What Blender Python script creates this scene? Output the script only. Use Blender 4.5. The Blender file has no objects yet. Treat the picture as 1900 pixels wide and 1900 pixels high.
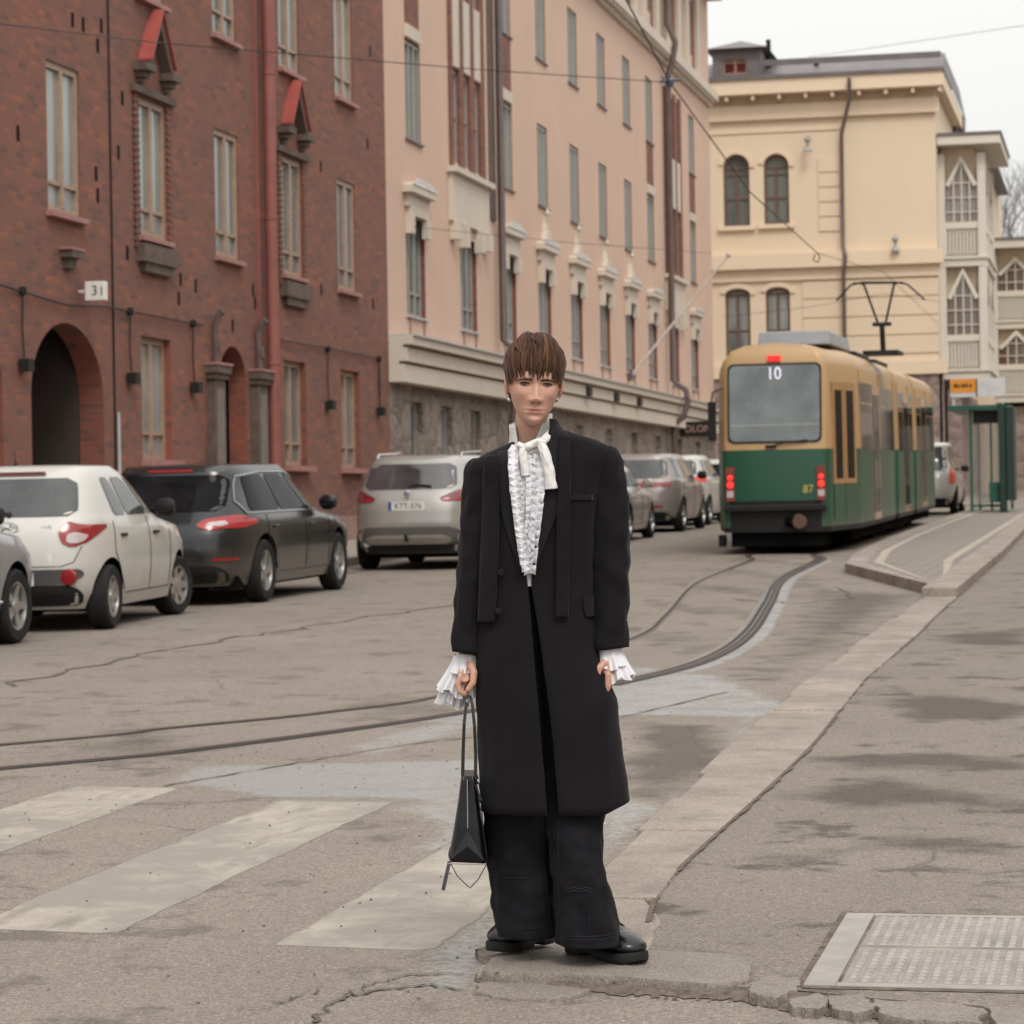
import bpy, bmesh, math, random
from mathutils import Vector, Matrix, noise
from math import sin, cos, pi, radians, sqrt, atan, exp

# ------------------------------------------------------------------ camera, light, exposure
SC = bpy.context.scene
COL = SC.collection
F, H, SL, RO = 5200.0, 1.4, .016, .017          # focal length in photo pixels, eye height, street slope, camera roll
TH = atan(1140 / F)                              # the street runs along +Y, the camera looks a little to its left
RT = Vector((cos(TH), sin(TH), 0)); FW = Vector((-sin(TH), cos(TH), 0)); UP = Vector((0, 0, 1))
cam = bpy.data.objects.new('camera', bpy.data.cameras.new('camera')); COL.objects.link(cam); SC.camera = cam
cx, cy, cz = cos(RO)*RT - sin(RO)*UP, sin(RO)*RT + cos(RO)*UP, -FW
M = Matrix((cx, cy, cz)).transposed().to_4x4(); M.translation = Vector((0, 0, H)); cam.matrix_world = M
cam.data.sensor_width = 36; cam.data.lens = F / 1900 * 36
cam.data.clip_start = .1; cam.data.clip_end = 3000
cam.data.dof.use_dof = True; cam.data.dof.focus_distance = 8.05; cam.data.dof.aperture_fstop = 9.5

W_ = bpy.data.worlds.new("World"); SC.world = W_; W_.use_nodes = True
nt = W_.node_tree; nt.nodes.clear()
out = nt.nodes.new('ShaderNodeOutputWorld'); add = nt.nodes.new('ShaderNodeAddShader')
SUN_EL, SUN_AZ = radians(50), radians(152)
sky = nt.nodes.new('ShaderNodeTexSky'); sky.sky_type = 'NISHITA'; sky.sun_disc = False
sky.sun_elevation = SUN_EL; sky.sun_rotation = SUN_AZ; sky.dust_density = 4
hs = nt.nodes.new('ShaderNodeHueSaturation'); hs.inputs['Saturation'].default_value = .25
b1 = nt.nodes.new('ShaderNodeBackground'); b1.inputs[1].default_value = .05
nt.links.new(sky.outputs[0], hs.inputs['Color']); nt.links.new(hs.outputs[0], b1.inputs[0])
# overcast cloud layer: three times brighter overhead than at the horizon
tc = nt.nodes.new('ShaderNodeTexCoord'); sx = nt.nodes.new('ShaderNodeSeparateXYZ')
mr = nt.nodes.new('ShaderNodeMapRange'); mr.inputs[1].default_value = 0; mr.inputs[2].default_value = 1
mr.inputs[3].default_value = .70; mr.inputs[4].default_value = 1.75
nz = nt.nodes.new('ShaderNodeTexNoise'); nz.inputs['Scale'].default_value = 2.5; nz.inputs['Detail'].default_value = 4
mz = nt.nodes.new('ShaderNodeMapRange'); mz.inputs[3].default_value = .93; mz.inputs[4].default_value = 1.07
mm = nt.nodes.new('ShaderNodeMath'); mm.operation = 'MULTIPLY'
b2 = nt.nodes.new('ShaderNodeBackground'); b2.inputs[0].default_value = (1, .985, .955, 1)
nt.links.new(tc.outputs['Generated'], sx.inputs[0]); nt.links.new(sx.outputs['Z'], mr.inputs[0])
nt.links.new(tc.outputs['Generated'], nz.inputs['Vector']); nt.links.new(nz.outputs[0], mz.inputs[0])
nt.links.new(mr.outputs[0], mm.inputs[0]); nt.links.new(mz.outputs[0], mm.inputs[1]); nt.links.new(mm.outputs[0], b2.inputs[1])
nt.links.new(b1.outputs[0], add.inputs[0]); nt.links.new(b2.outputs[0], add.inputs[1]); nt.links.new(add.outputs[0], out.inputs[0])
sun = bpy.data.objects.new('sun', bpy.data.lights.new('sun', 'SUN')); COL.objects.link(sun)
sun.data.energy = 1.3; sun.data.angle = radians(16); sun.data.color = (1, .95, .88)
sd = Vector((sin(SUN_AZ)*cos(SUN_EL), cos(SUN_AZ)*cos(SUN_EL), sin(SUN_EL)))
sun.rotation_euler = sd.to_track_quat('Z', 'Y').to_euler()
SC.view_settings.view_transform = 'Standard'; SC.view_settings.look = 'None'
SC.view_settings.exposure = -.12; SC.view_settings.gamma = 1
SC.cycles.use_denoising = True
SC.cycles.max_bounces = 6; SC.cycles.diffuse_bounces = 3; SC.cycles.glossy_bounces = 3; SC.cycles.transmission_bounces = 4
SC.cycles.sample_clamp_indirect = 6

# ------------------------------------------------------------------ survey helpers: a sight line onto a real plane
def ab(u, v):
    du = u - 950; dv = v - 950
    return du*cos(RO) - dv*sin(RO), -du*sin(RO) - dv*cos(RO)
def gz(x, y):                                    # height of the sloping street at a point
    return SL * (-x*sin(TH) + y*cos(TH))
def G(u, v, dz=0):                               # on the street surface
    a, b = ab(u, v); Y = (H - dz) / (SL - b/F); X = a*Y/F
    return X*cos(TH) - Y*sin(TH), X*sin(TH) + Y*cos(TH)
def Wl(u, v, lat=-13.9):                         # on a wall that runs along the street
    a, b = ab(u, v); t = a/F; Y = lat/(t*cos(TH) - sin(TH))
    return Y*(t*sin(TH) + cos(TH)), H + b*Y/F
def Cr(u, v, s):                                 # on a wall across the street
    a, b = ab(u, v); t = a/F; Y = s/(t*sin(TH) + cos(TH))
    return Y*(t*cos(TH) - sin(TH)), H + b*Y/F
rng = random.Random(7)

# ------------------------------------------------------------------ mesh builder
class MB:
    def __init__(s): s.v = []; s.f = []; s.m = []; s.col = {}
    def vert(s, p): s.v.append(tuple(p)); return len(s.v) - 1
    def face(s, idx, m=0): s.f.append(tuple(idx)); s.m.append(m)
    def poly(s, pts, m=0): s.face([s.vert(p) for p in pts], m)
    def box(s, a, b, m=0, T=None):
        x0, y0, z0 = a; x1, y1, z1 = b
        P = [(x0,y0,z0),(x1,y0,z0),(x1,y1,z0),(x0,y1,z0),(x0,y0,z1),(x1,y0,z1),(x1,y1,z1),(x0,y1,z1)]
        if T: P = [T @ Vector(p) for p in P]
        i = [s.vert(p) for p in P]
        for q in ((0,3,2,1),(4,5,6,7),(0,1,5,4),(1,2,6,5),(2,3,7,6),(3,0,4,7)): s.face([i[k] for k in q], m)
    def loft(s, rings, m=0, closed=True, cap=True, capend=True):
        ids = [[s.vert(p) for p in r] for r in rings]; n = len(ids[0])
        for a, b in zip(ids, ids[1:]):
            for k in range(n if closed else n-1):
                l = (k+1) % n; s.face((a[k], a[l], b[l], b[k]), m)
        if closed and cap: s.face(list(reversed(ids[0])), m)
        if closed and capend: s.face(ids[-1], m)
        return ids
    def tube(s, pts, r, n=8, m=0, cap=True):
        pts = [Vector(p) for p in pts]; rs = r if isinstance(r, (list, tuple)) else [r]*len(pts)
        rings = []; prev = None
        for i, p in enumerate(pts):
            d = (pts[min(i+1, len(pts)-1)] - pts[max(i-1, 0)]).normalized()
            if prev is None:
                ref = Vector((0,0,1)) if abs(d.z) < .9 else Vector((1,0,0)); e = d.cross(ref).normalized()
            else:
                e = prev - d*prev.dot(d); e = e.normalized() if e.length > 1e-6 else d.orthogonal().normalized()
            prev = e; g = d.cross(e)
            rings.append([p + (e*cos(2*pi*k/n) + g*sin(2*pi*k/n))*rs[i] for k in range(n)])
        return s.loft(rings, m, cap=cap, capend=cap)
    def lathe(s, prof, c, axis='z', n=24, m=0, cap=True):
        rings = []
        for r, h in prof:
            ring = []
            for k in range(n):
                a = 2*pi*k/n; q = (r*cos(a), r*sin(a))
                if axis == 'z': p = (c[0]+q[0], c[1]+q[1], c[2]+h)
                elif axis == 'x': p = (c[0]+h, c[1]+q[0], c[2]+q[1])
                else: p = (c[0]+q[0], c[1]+h, c[2]+q[1])
                ring.append(p)
            rings.append(ring)
        return s.loft(rings, m, cap=cap, capend=cap)
    def prism(s, pts, vec, m=0):                 # polygon swept along a vector
        a = [s.vert(p) for p in pts]; b = [s.vert(Vector(p)+Vector(vec)) for p in pts]; n = len(a)
        s.face(list(reversed(a)), m); s.face(b, m)
        for k in range(n): s.face((a[k], a[(k+1)%n], b[(k+1)%n], b[k]), m)
    def build_split(s, name, mats, parent=None, **kw):   # every separate piece becomes an object of its own
        par = list(range(len(s.v)))
        def find(i):
            while par[i] != i: par[i] = par[par[i]]; i = par[i]
            return i
        for f in s.f:
            for k in f[1:]: par[find(k)] = find(f[0])
        grp = {}
        for f, m in zip(s.f, s.m): grp.setdefault(find(f[0]), []).append((f, m))
        out = []
        for fs in grp.values():
            q = MB(); ix = {}
            for f, m in fs:
                for i in f:
                    if i not in ix: ix[i] = q.vert(s.v[i])
                q.face([ix[i] for i in f], m)
            out.append(q.build(name, mats, parent, **kw))
        return out
    def build(s, name, mats, parent=None, smooth=False, loc=None, bevel=0, fix=True):
        me = bpy.data.meshes.new(name); me.from_pydata(s.v, [], s.f)
        mats = mats if isinstance(mats, (list, tuple)) else [mats]
        for k in mats: me.materials.append(k)
        for p, k in zip(me.polygons, s.m): p.material_index = k
        if fix:
            bm = bmesh.new(); bm.from_mesh(me); bmesh.ops.recalc_face_normals(bm, faces=bm.faces); bm.to_mesh(me); bm.free()
        if smooth:
            for p in me.polygons: p.use_smooth = True
            me.set_sharp_from_angle(angle=radians(smooth if smooth is not True else 40))
        me.update()
        o = bpy.data.objects.new(name, me); COL.objects.link(o)
        if parent: o.parent = parent
        if loc: o.location = loc
        if bevel:
            bv = o.modifiers.new('bevel', 'BEVEL'); bv.width = bevel; bv.segments = 2; bv.limit_method = 'ANGLE'
        return o
def tag(o, label=None, cat=None, group=None, kind=None):
    for k, v in (('label', label), ('category', cat), ('group', group), ('kind', kind)):
        if v: o[k] = v
    return o
def empty(name, loc, label, cat, group=None, rz=0):
    o = bpy.data.objects.new(name, None); COL.objects.link(o); o.location = loc; o.rotation_euler = (0, 0, rz)
    o.empty_display_size = .2
    return tag(o, label, cat, group)
def copy_tree(o, parent=None):
    c = o.copy(); COL.objects.link(c); c.parent = parent
    for ch in [x for x in bpy.data.objects if x.parent == o]: copy_tree(ch, c)
    return c
def wloc(o, p):                                  # put a child at a world position, its parent unrotated
    o.location = Vector(p) - (o.parent.location if o.parent else Vector())
    return o

# ------------------------------------------------------------------ materials
def nodes(name):
    m = bpy.data.materials.new(name); m.use_nodes = True; t = m.node_tree
    return m, t, t.nodes['Principled BSDF']
def N(t, kind, **kw):
    n = t.nodes.new(kind)
    for k, v in kw.items():
        if k in n.inputs: n.inputs[k].default_value = v
        else: setattr(n, k, v)
    return n
def obj_vec(t, scale=(1,1,1), attr=None):
    tc = N(t, 'ShaderNodeTexCoord'); mp = N(t, 'ShaderNodeMapping'); mp.inputs['Scale'].default_value = scale
    t.links.new(tc.outputs['Object'], mp.inputs['Vector']); return mp.outputs[0]
def noise_n(t, vec, scale, detail=5, rough=.6):
    n = N(t, 'ShaderNodeTexNoise'); n.inputs['Scale'].default_value = scale; n.inputs['Detail'].default_value = detail
    n.inputs['Roughness'].default_value = rough
    t.links.new(vec, n.inputs['Vector']); return n.outputs['Fac']
def ramp(t, fac, stops):
    r = N(t, 'ShaderNodeValToRGB'); e = r.color_ramp.elements
    while len(e) > len(stops): e.remove(e[-1])
    while len(e) < len(stops): e.new(.5)
    for k, (p, c) in enumerate(stops):
        e[k].position = p; e[k].color = (c[0], c[1], c[2], 1) if isinstance(c, (tuple, list)) else (c, c, c, 1)
    t.links.new(fac, r.inputs[0]); return r.outputs[0]
def mix(t, fac, a, b, mode='MIX'):
    n = N(t, 'ShaderNodeMix', data_type='RGBA', blend_type=mode)
    for sock, v in ((n.inputs[0], fac), (n.inputs[6], a), (n.inputs[7], b)):
        if isinstance(v, (int, float)): sock.default_value = v
        elif isinstance(v, tuple): sock.default_value = (*v, 1) if len(v) == 3 else v
        else: t.links.new(v, sock)
    return n.outputs[2]
def bump(t, p, h, strength, dist=.01):
    b = N(t, 'ShaderNodeBump'); b.inputs['Strength'].default_value = strength; b.inputs['Distance'].default_value = dist
    t.links.new(h, b.inputs['Height']); t.links.new(b.outputs[0], p.inputs['Normal'])
def pbr(name, col, rough=.6, metal=0, var=.12, scale=3, bmp=0, bscale=60, bdist=.004, coat=0, spec=.5, col2=None, emit=0, speck=0):
    m, t, p = nodes(name)
    v = obj_vec(t); f = noise_n(t, v, scale)
    lo = tuple(max(0, c*(1-var)) for c in col); hi = tuple(min(1, c*(1+var)) for c in (col2 or col))
    c_ = ramp(t, f, [(.3, lo), (.7, hi)])
    if speck:
        va = N(t, 'ShaderNodeTexVoronoi', feature='F1'); va.inputs['Scale'].default_value = speck; t.links.new(v, va.inputs['Vector']); sa = N(t, 'ShaderNodeSeparateColor'); t.links.new(va.outputs['Color'], sa.inputs[0])
        c_ = mix(t, 1.0, c_, ramp(t, sa.outputs[0], [(0, .6), (.2, .88), (.7, 1.0), (1, 1.35)]), 'MULTIPLY')
        c_ = mix(t, ramp(t, noise_n(t, v, 5, 6, .7), [(.5, 0), (.7, .45)]), c_, tuple(q*.5 for q in lo))
    t.links.new(c_, p.inputs['Base Color'])
    p.inputs['Roughness'].default_value = rough; p.inputs['Metallic'].default_value = metal
    p.inputs['Specular IOR Level'].default_value = spec
    if coat: p.inputs['Coat Weight'].default_value = coat; p.inputs['Coat Roughness'].default_value = .05
    if bmp: bump(t, p, noise_n(t, v, bscale, 6, .65), bmp, bdist)
    if emit: p.inputs['Emission Color'].default_value = (*col, 1); p.inputs['Emission Strength'].default_value = emit
    return m
def wall_vec(t, sx=1, sz=1):                     # x+y across, z up: serves walls of both directions
    tc = N(t, 'ShaderNodeTexCoord'); s = N(t, 'ShaderNodeSeparateXYZ'); a = N(t, 'ShaderNodeMath'); c = N(t, 'ShaderNodeCombineXYZ')
    t.links.new(tc.outputs['Object'], s.inputs[0]); t.links.new(s.outputs['X'], a.inputs[0]); t.links.new(s.outputs['Y'], a.inputs[1])
    t.links.new(a.outputs[0], c.inputs[0]); t.links.new(s.outputs['Z'], c.inputs[1]); return c.outputs[0], tc.outputs['Object']
def brick_mat(name, c1, c2, c3, mortar, bw=.30, rh=.095):
    m, t, p = nodes(name); wv, ov = wall_vec(t)
    b = N(t, 'ShaderNodeTexBrick'); t.links.new(wv, b.inputs['Vector'])
    b.inputs['Scale'].default_value = 1; b.inputs['Brick Width'].default_value = bw; b.inputs['Row Height'].default_value = rh
    b.inputs['Mortar Size'].default_value = .008; b.inputs['Mortar Smooth'].default_value = .3; b.inputs['Bias'].default_value = 0
    b.inputs['Color1'].default_value = (0,0,0,1); b.inputs['Color2'].default_value = (1,1,1,1); b.inputs['Mortar'].default_value = (.5,.5,.5,1)
    big = noise_n(t, ov, .55, 5); mid = noise_n(t, ov, 2.3, 4)
    tone = mix(t, .30, b.outputs['Color'], noise_n(t, ov, 7, 3))
    c = ramp(t, tone, [(.05, c3), (.35, c1), (.65, c1), (1, c2)])
    c = mix(t, ramp(t, mix(t, .4, big, mid), [(.42, 0), (.68, .5)]), c, c3)
    c = mix(t, b.outputs['Fac'], c, mortar)
    t.links.new(c, p.inputs['Base Color']); p.inputs['Roughness'].default_value = .85
    inv = N(t, 'ShaderNodeMath', operation='SUBTRACT'); inv.inputs[0].default_value = 1; t.links.new(b.outputs['Fac'], inv.inputs[1])
    hh = N(t, 'ShaderNodeMath', operation='ADD'); t.links.new(inv.outputs[0], hh.inputs[0]); t.links.new(noise_n(t, ov, 25, 4), hh.inputs[1])
    bump(t, p, hh.outputs[0], .5, .008)
    return m
def plaster(name, col, stain, sc=1.0):
    m, t, p = nodes(name); v = obj_vec(t); vs = obj_vec(t, (1, 1, .18))
    a = noise_n(t, v, .5*sc, 6); b = noise_n(t, vs, 1.7*sc, 6, .7); c = noise_n(t, v, 40, 3)
    k = mix(t, ramp(t, a, [(.35, 0), (.75, .5)]), col, stain)
    k = mix(t, ramp(t, b, [(.52, 0), (.8, .45)]), k, stain)
    k = mix(t, ramp(t, c, [(.3, .06), (.7, 0)]), k, (0, 0, 0))
    t.links.new(k, p.inputs['Base Color']); p.inputs['Roughness'].default_value = .85
    bump(t, p, c, .25, .004); return m
def rubble(name, cols, scale=2.2, dark=(.05,.042,.036)):
    m, t, p = nodes(name); wv, ov = wall_vec(t)
    n = N(t, 'ShaderNodeTexNoise'); n.inputs['Scale'].default_value = 2.2; t.links.new(wv, n.inputs['Vector'])
    w = mix(t, .12, wv, n.outputs['Color'], 'ADD')
    vo = N(t, 'ShaderNodeTexVoronoi', feature='DISTANCE_TO_EDGE'); vo.inputs['Scale'].default_value = scale; t.links.new(w, vo.inputs['Vector'])
    vc = N(t, 'ShaderNodeTexVoronoi', feature='F1'); vc.inputs['Scale'].default_value = scale; t.links.new(w, vc.inputs['Vector'])
    s = N(t, 'ShaderNodeSeparateColor'); t.links.new(vc.outputs['Color'], s.inputs[0])
    fine = noise_n(t, ov, 9, 6, .7)
    c = ramp(t, s.outputs[0], [(0, cols[0]), (.5, cols[1]), (1, cols[2])])
    c = mix(t, ramp(t, fine, [(.35, .55), (.65, 0)]), c, dark)
    c = mix(t, ramp(t, vo.outputs['Distance'], [(0, .8), (.06, 0)]), c, dark)
    t.links.new(c, p.inputs['Base Color']); p.inputs['Roughness'].default_value = .8
    h = mix(t, .5, ramp(t, vo.outputs['Distance'], [(0, 0), (.25, 1)]), fine)
    bump(t, p, h, .9, .08); return m
def glass_mat(name, dark, light, rough=.06, sc=.7):
    m, t, p = nodes(name); oi = N(t, 'ShaderNodeObjectInfo'); tc = N(t, 'ShaderNodeTexCoord')
    ad = N(t, 'ShaderNodeVectorMath', operation='ADD'); ml = N(t, 'ShaderNodeMath', operation='MULTIPLY'); ml.inputs[1].default_value = 37
    t.links.new(oi.outputs['Random'], ml.inputs[0]); t.links.new(tc.outputs['Object'], ad.inputs[0]); t.links.new(ml.outputs[0], ad.inputs[1])
    def sv(sc3): q = N(t, 'ShaderNodeMapping'); q.inputs['Scale'].default_value = sc3; t.links.new(ad.outputs[0], q.inputs['Vector']); return q.outputs[0]
    fold_ = noise_n(t, sv((9, 9, .25)), 1.4, 3); big = noise_n(t, sv((1, 1, .6)), sc, 2)
    c = mix(t, ramp(t, mix(t, .5, fold_, big), [(.42, 0), (.58, 1)]), dark, light)
    c = mix(t, ramp(t, oi.outputs['Random'], [(.3, .75), (.6, 0)]), c, tuple(q*.55 for q in dark))
    t.links.new(c, p.inputs['Base Color']); p.inputs['Roughness'].default_value = rough; p.inputs['Specular IOR Level'].default_value = .6
    bump(t, p, noise_n(t, sv((1, 1, 1)), 2.2, 2), .12, .02); return m

BRICK = brick_mat('brick', (.215,.083,.056), (.35,.112,.054), (.112,.060,.050), (.15,.098,.082), .27, .09)
BRICK2 = brick_mat('brick_reveal', (.26,.075,.045), (.34,.09,.045), (.10,.045,.035), (.15,.09,.075), .28, .09)
PINK = plaster('pink_plaster', (.62,.435,.335), (.51,.36,.28))
CREAM = plaster('cream_stone', (.62,.545,.46), (.48,.42,.35))
YELLOW = plaster('yellow_plaster', (.72,.585,.43), (.65,.53,.40))
YELLOW2 = plaster('yellow_trim', (.76,.61,.45), (.67,.545,.41))
WHITEW = plaster('white_wood', (.66,.62,.54), (.56,.51,.44))
RUBBLE = rubble('rough_granite', ((.24,.195,.165),(.31,.25,.21),(.37,.31,.26)), 1.9, (.10,.08,.068))
RUBBLE2 = rubble('rough_granite_pink', ((.26,.19,.165),(.33,.25,.22),(.38,.30,.265)), 1.4, (.15,.11,.10))
WOOD = pbr('window_wood', (.33,.23,.17), .55, var=.15, scale=6)
WOODG = pbr('grey_window_wood', (.30,.29,.27), .5, var=.1, scale=6)
WOODD = pbr('dark_window_wood', (.13,.075,.055), .5, var=.15, scale=6)
CURT = glass_mat('window_glass_pale', (.20,.22,.21), (.33,.35,.33), .08, .9)
GLASSD = glass_mat('window_glass_grey', (.10,.115,.115), (.26,.28,.27), .07, .9)
SLATE = pbr('sheet_metal_roof', (.13,.115,.115), .5, var=.2, scale=1.5)
REDM = pbr('red_sheet_metal', (.32,.07,.055), .45, var=.15, scale=3)
REDPIPE = pbr('red_brown_pipe', (.25,.085,.07), .5, var=.15, scale=2)
BROWNM = pbr('brown_pipe', (.115,.082,.075), .5, var=.2, scale=2)
DKSTONE = pbr('dark_brown_stone', (.105,.075,.062), .8, var=.3, scale=6, bmp=.3, bscale=30)
GREYST = pbr('grey_brown_stone', (.18,.15,.13), .8, var=.2, scale=5, bmp=.3, bscale=30)
SILL = pbr('pinkish_sill', (.33,.16,.14), .6, var=.15, scale=5)
BLACKM = pbr('black_metal', (.018,.017,.017), .5, var=.2, spec=.2)
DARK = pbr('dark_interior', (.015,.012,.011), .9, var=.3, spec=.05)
WHITEP = pbr('white_enamel', (.72,.70,.64), .4, var=.05)
ZINC = pbr('pale_zinc', (.42,.42,.41), .45, var=.15, scale=2)
GREENM = pbr('green_metal', (.01,.085,.06), .4, var=.2)

# ------------------------------------------------------------------ walls with openings
class Fr:                                        # a wall plane: origin, direction along it, outward normal
    def __init__(s, o, u, n): s.o = Vector(o); s.u = Vector(u); s.n = Vector(n)
    def p(s, a, z, d=0): return s.o + s.u*a + UP*z + s.n*d
def wall(mb, fr, a0, a1, z0, z1, holes, m=0):
    A = sorted({a0, a1, *[h[0] for h in holes], *[h[1] for h in holes]}); Z = sorted({z0, z1, *[h[2] for h in holes], *[h[3] for h in holes]})
    A = [a for a in A if a0-1e-6 <= a <= a1+1e-6]; Z = [z for z in Z if z0-1e-6 <= z <= z1+1e-6]
    for p, q in zip(A, A[1:]):
        for r, s in zip(Z, Z[1:]):
            ca, cz_ = (p+q)/2, (r+s)/2
            if any(h[0] < ca < h[1] and h[2] < cz_ < h[3] for h in holes): continue
            mb.poly([fr.p(p, r), fr.p(q, r), fr.p(q, s), fr.p(p, s)], m)
    for h in holes:
        b0, b1, y0, y1, dep, rm = h[:6]; rise = h[6] if len(h) > 6 else 0
        P = [(b0, y0), (b1, y0)]
        if rise:
            sp = y1 - rise; n = 16; c = (b0+b1)/2; w = (b1-b0)/2
            arc = [(c + w*cos(pi*k/n), sp + rise*sin(pi*k/n)) for k in range(n+1)]
            P += arc
            for k in range(n):
                (xa, za), (xb, zb) = arc[k], arc[k+1]
                mb.poly([fr.p(xa, za), fr.p(xa, y1), fr.p(xb, y1), fr.p(xb, zb)], m)
        else: P += [(b1, y1), (b0, y1)]
        for k in range(len(P)):
            (xa, za), (xb, zb) = P[k], P[(k+1) % len(P)]
            mb.poly([fr.p(xa, za), fr.p(xb, zb), fr.p(xb, zb, -dep), fr.p(xa, za, -dep)], rm)
def bx(mb, fr, a0, a1, z0, z1, d0, d1, m=0):     # a box on a wall
    P = [fr.p(a, z, d) for z in (z0, z1) for (a, d) in ((a0,d0),(a1,d0),(a1,d1),(a0,d1))]
    i = [mb.vert(p) for p in P]
    for q in ((0,3,2,1),(4,5,6,7),(0,1,5,4),(1,2,6,5),(2,3,7,6),(3,0,4,7)): mb.face([i[k] for k in q], m)
def make_window(fr0, w, h, fmat, gmat, parent, mull=1, trans=(.2,), ft=.07, arch=0, sill=None, seed=0):
    """window frame at local origin (opening's lower corner), with its pane as a child"""
    fr = Fr((0,0,0), fr0.u, fr0.n); mb = MB(); d0, d1 = -.04, .04
    if arch:
        n = 16; c = w/2; sp = h - arch
        o_ = [(c + (w/2)*cos(pi*k/n), sp + arch*sin(pi*k/n)) for k in range(n+1)]
        i_ = [(c + (w/2-ft)*cos(pi*k/n), sp + (arch-ft)*sin(pi*k/n)) for k in range(n+1)]
        for k in range(n):
            for d in (d1,): mb.poly([fr.p(*o_[k], d), fr.p(*o_[k+1], d), fr.p(*i_[k+1], d), fr.p(*i_[k], d)])
            mb.poly([fr.p(*i_[k], d1), fr.p(*i_[k+1], d1), fr.p(*i_[k+1], d0), fr.p(*i_[k], d0)])
        bx(mb, fr, 0, ft, 0, sp, d0, d1); bx(mb, fr, w-ft, w, 0, sp, d0, d1); bx(mb, fr, ft, w-ft, 0, ft, d0, d1)
        bx(mb, fr, ft, w-ft, sp-.03, sp+.03, d0, d1-.006)
    else:
        bx(mb, fr, 0, ft, 0, h, d0, d1); bx(mb, fr, w-ft, w, 0, h, d0, d1)
        bx(mb, fr, ft, w-ft, 0, ft, d0, d1); bx(mb, fr, ft, w-ft, h-ft, h, d0, d1)
    for k in range(mull):
        a = w*(k+1)/(mull+1); bx(mb, fr, a-.045, a+.045, ft, h-ft if not arch else h-arch-.03, d0, d1+.008)
    e = [ft] + [w*(k+1)/(mull+1) for k in range(mull)] + [w-ft]
    for tr in trans:
        for p, q in zip(e, e[1:]):
            bx(mb, fr, p + (.045 if p > ft else 0), q - (.045 if q < w-ft else 0), h*tr-.025, h*tr+.025, d0, d1-.004)
    o = mb.build('window', fmat, parent)
    g = MB()
    if arch: g.poly([fr.p(ft*.5, ft*.5, -.01), fr.p(w-ft*.5, ft*.5, -.01)] + [fr.p(c + (w/2-ft*.5)*cos(pi*k/n), sp + (arch-ft*.5)*sin(pi*k/n), -.01) for k in range(n+1)])
    else: g.poly([fr.p(ft*.5, ft*.5, -.01), fr.p(w-ft*.5, ft*.5, -.01), fr.p(w-ft*.5, h-ft*.5, -.01), fr.p(ft*.5, h-ft*.5, -.01)])
    g.build('pane', gmat, o)
    if sill:
        sb = MB(); sp_, st, sm = sill; bx(sb, fr, -.08, w+.08, -st, -.001, -.1, sp_); sb.build('sill', sm, o)
    return o
# ================================================================== buildings
LW = -13.9
WEST = Fr((LW, 0, 0), (0, 1, 0), (1, 0, 0))
def put_windows(proto, parent, spots):           # copies of one window (frame, pane, sill) set into openings
    for i, (p) in enumerate(spots):
        o = proto if i == 0 else copy_tree(proto, parent)
        wloc(o, p)

# ---------------------------------------------------------------- red brick building
B = empty('brick_building', (LW, 30, .5), 'dark red brick building with two red gabled window hoods, left of the pink one', 'building')
def local(mb):                                   # world coordinates to the parent's
    mb.v = [tuple(Vector(p) - CUR.location) for p in mb.v]; return mb
CUR = B
ctr = [28.65, 32.15, 35.6, 39.13, 42.62, 46.17, 49.63]
holes = []; pm, pf, pu, pg = [], [], [], []
gw_c = [39.15, 46.2, 49.7]
for i, c in enumerate(ctr):
    for z0, z1 in ((5.5, 7.52), (9.0, 11.0), (12.5, 14.5)):
        dep = .07
        holes.append((c-.6, c+.6, z0, z1, dep+.1, 0)); pm.append((LW-dep, c-.6, z0))
for c in gw_c:
    holes.append((c-.64, c+.64, 2.25, 4.05, .24, 1)); pg.append((LW-.14, c-.64, 2.25))
holes += [(34.3, 36.95, .3, 4.05, .36, 1, 1.0), (30.7, 33.35, .3, 4.05, .36, 1, 1.0), (42.1, 43.45, .3, 4.12, .3, 1, .55)]
mb = MB(); wall(mb, WEST, 22, 52.5, 0, 16.5, holes)
for a in (22, 52.5): mb.poly([WEST.p(a,0), WEST.p(a,16.5), WEST.p(a,16.5,-12), WEST.p(a,0,-12)])
mb.poly([WEST.p(22,0,-12), WEST.p(52.5,0,-12), WEST.p(52.5,16.5,-12), WEST.p(22,16.5,-12)])
local(mb).build('wall', [BRICK, BRICK2, BRICK2], B)
mb = MB(); mb.poly([WEST.p(21.6,16.5,.4), WEST.p(52.6,16.5,.4), WEST.p(52.6,19.5,-6), WEST.p(21.6,19.5,-6)]); mb.poly([WEST.p(21.6,16.5,-12.4), WEST.p(52.6,16.5,-12.4), WEST.p(52.6,19.5,-6), WEST.p(21.6,19.5,-6)])
mb.poly([WEST.p(21.6,16.5,-12.4), WEST.p(21.6,16.5,.4), WEST.p(21.6,19.5,-6)]); mb.poly([WEST.p(52.6,16.5,-12.4), WEST.p(52.6,16.5,.4), WEST.p(52.6,19.5,-6)])
local(mb).build('roof', SLATE, B)
mb = MB()
for a0, a1 in ((22, 30.7), (33.35, 34.3), (36.95, 42.1), (43.45, 52.45)): bx(mb, WEST, a0, a1, .2, 1.38, -.2, .02)
local(mb).build_split('plinth', pbr('red_granite_plinth', (.27,.165,.135), .7, var=.2, scale=8, bmp=.2), B)
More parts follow.
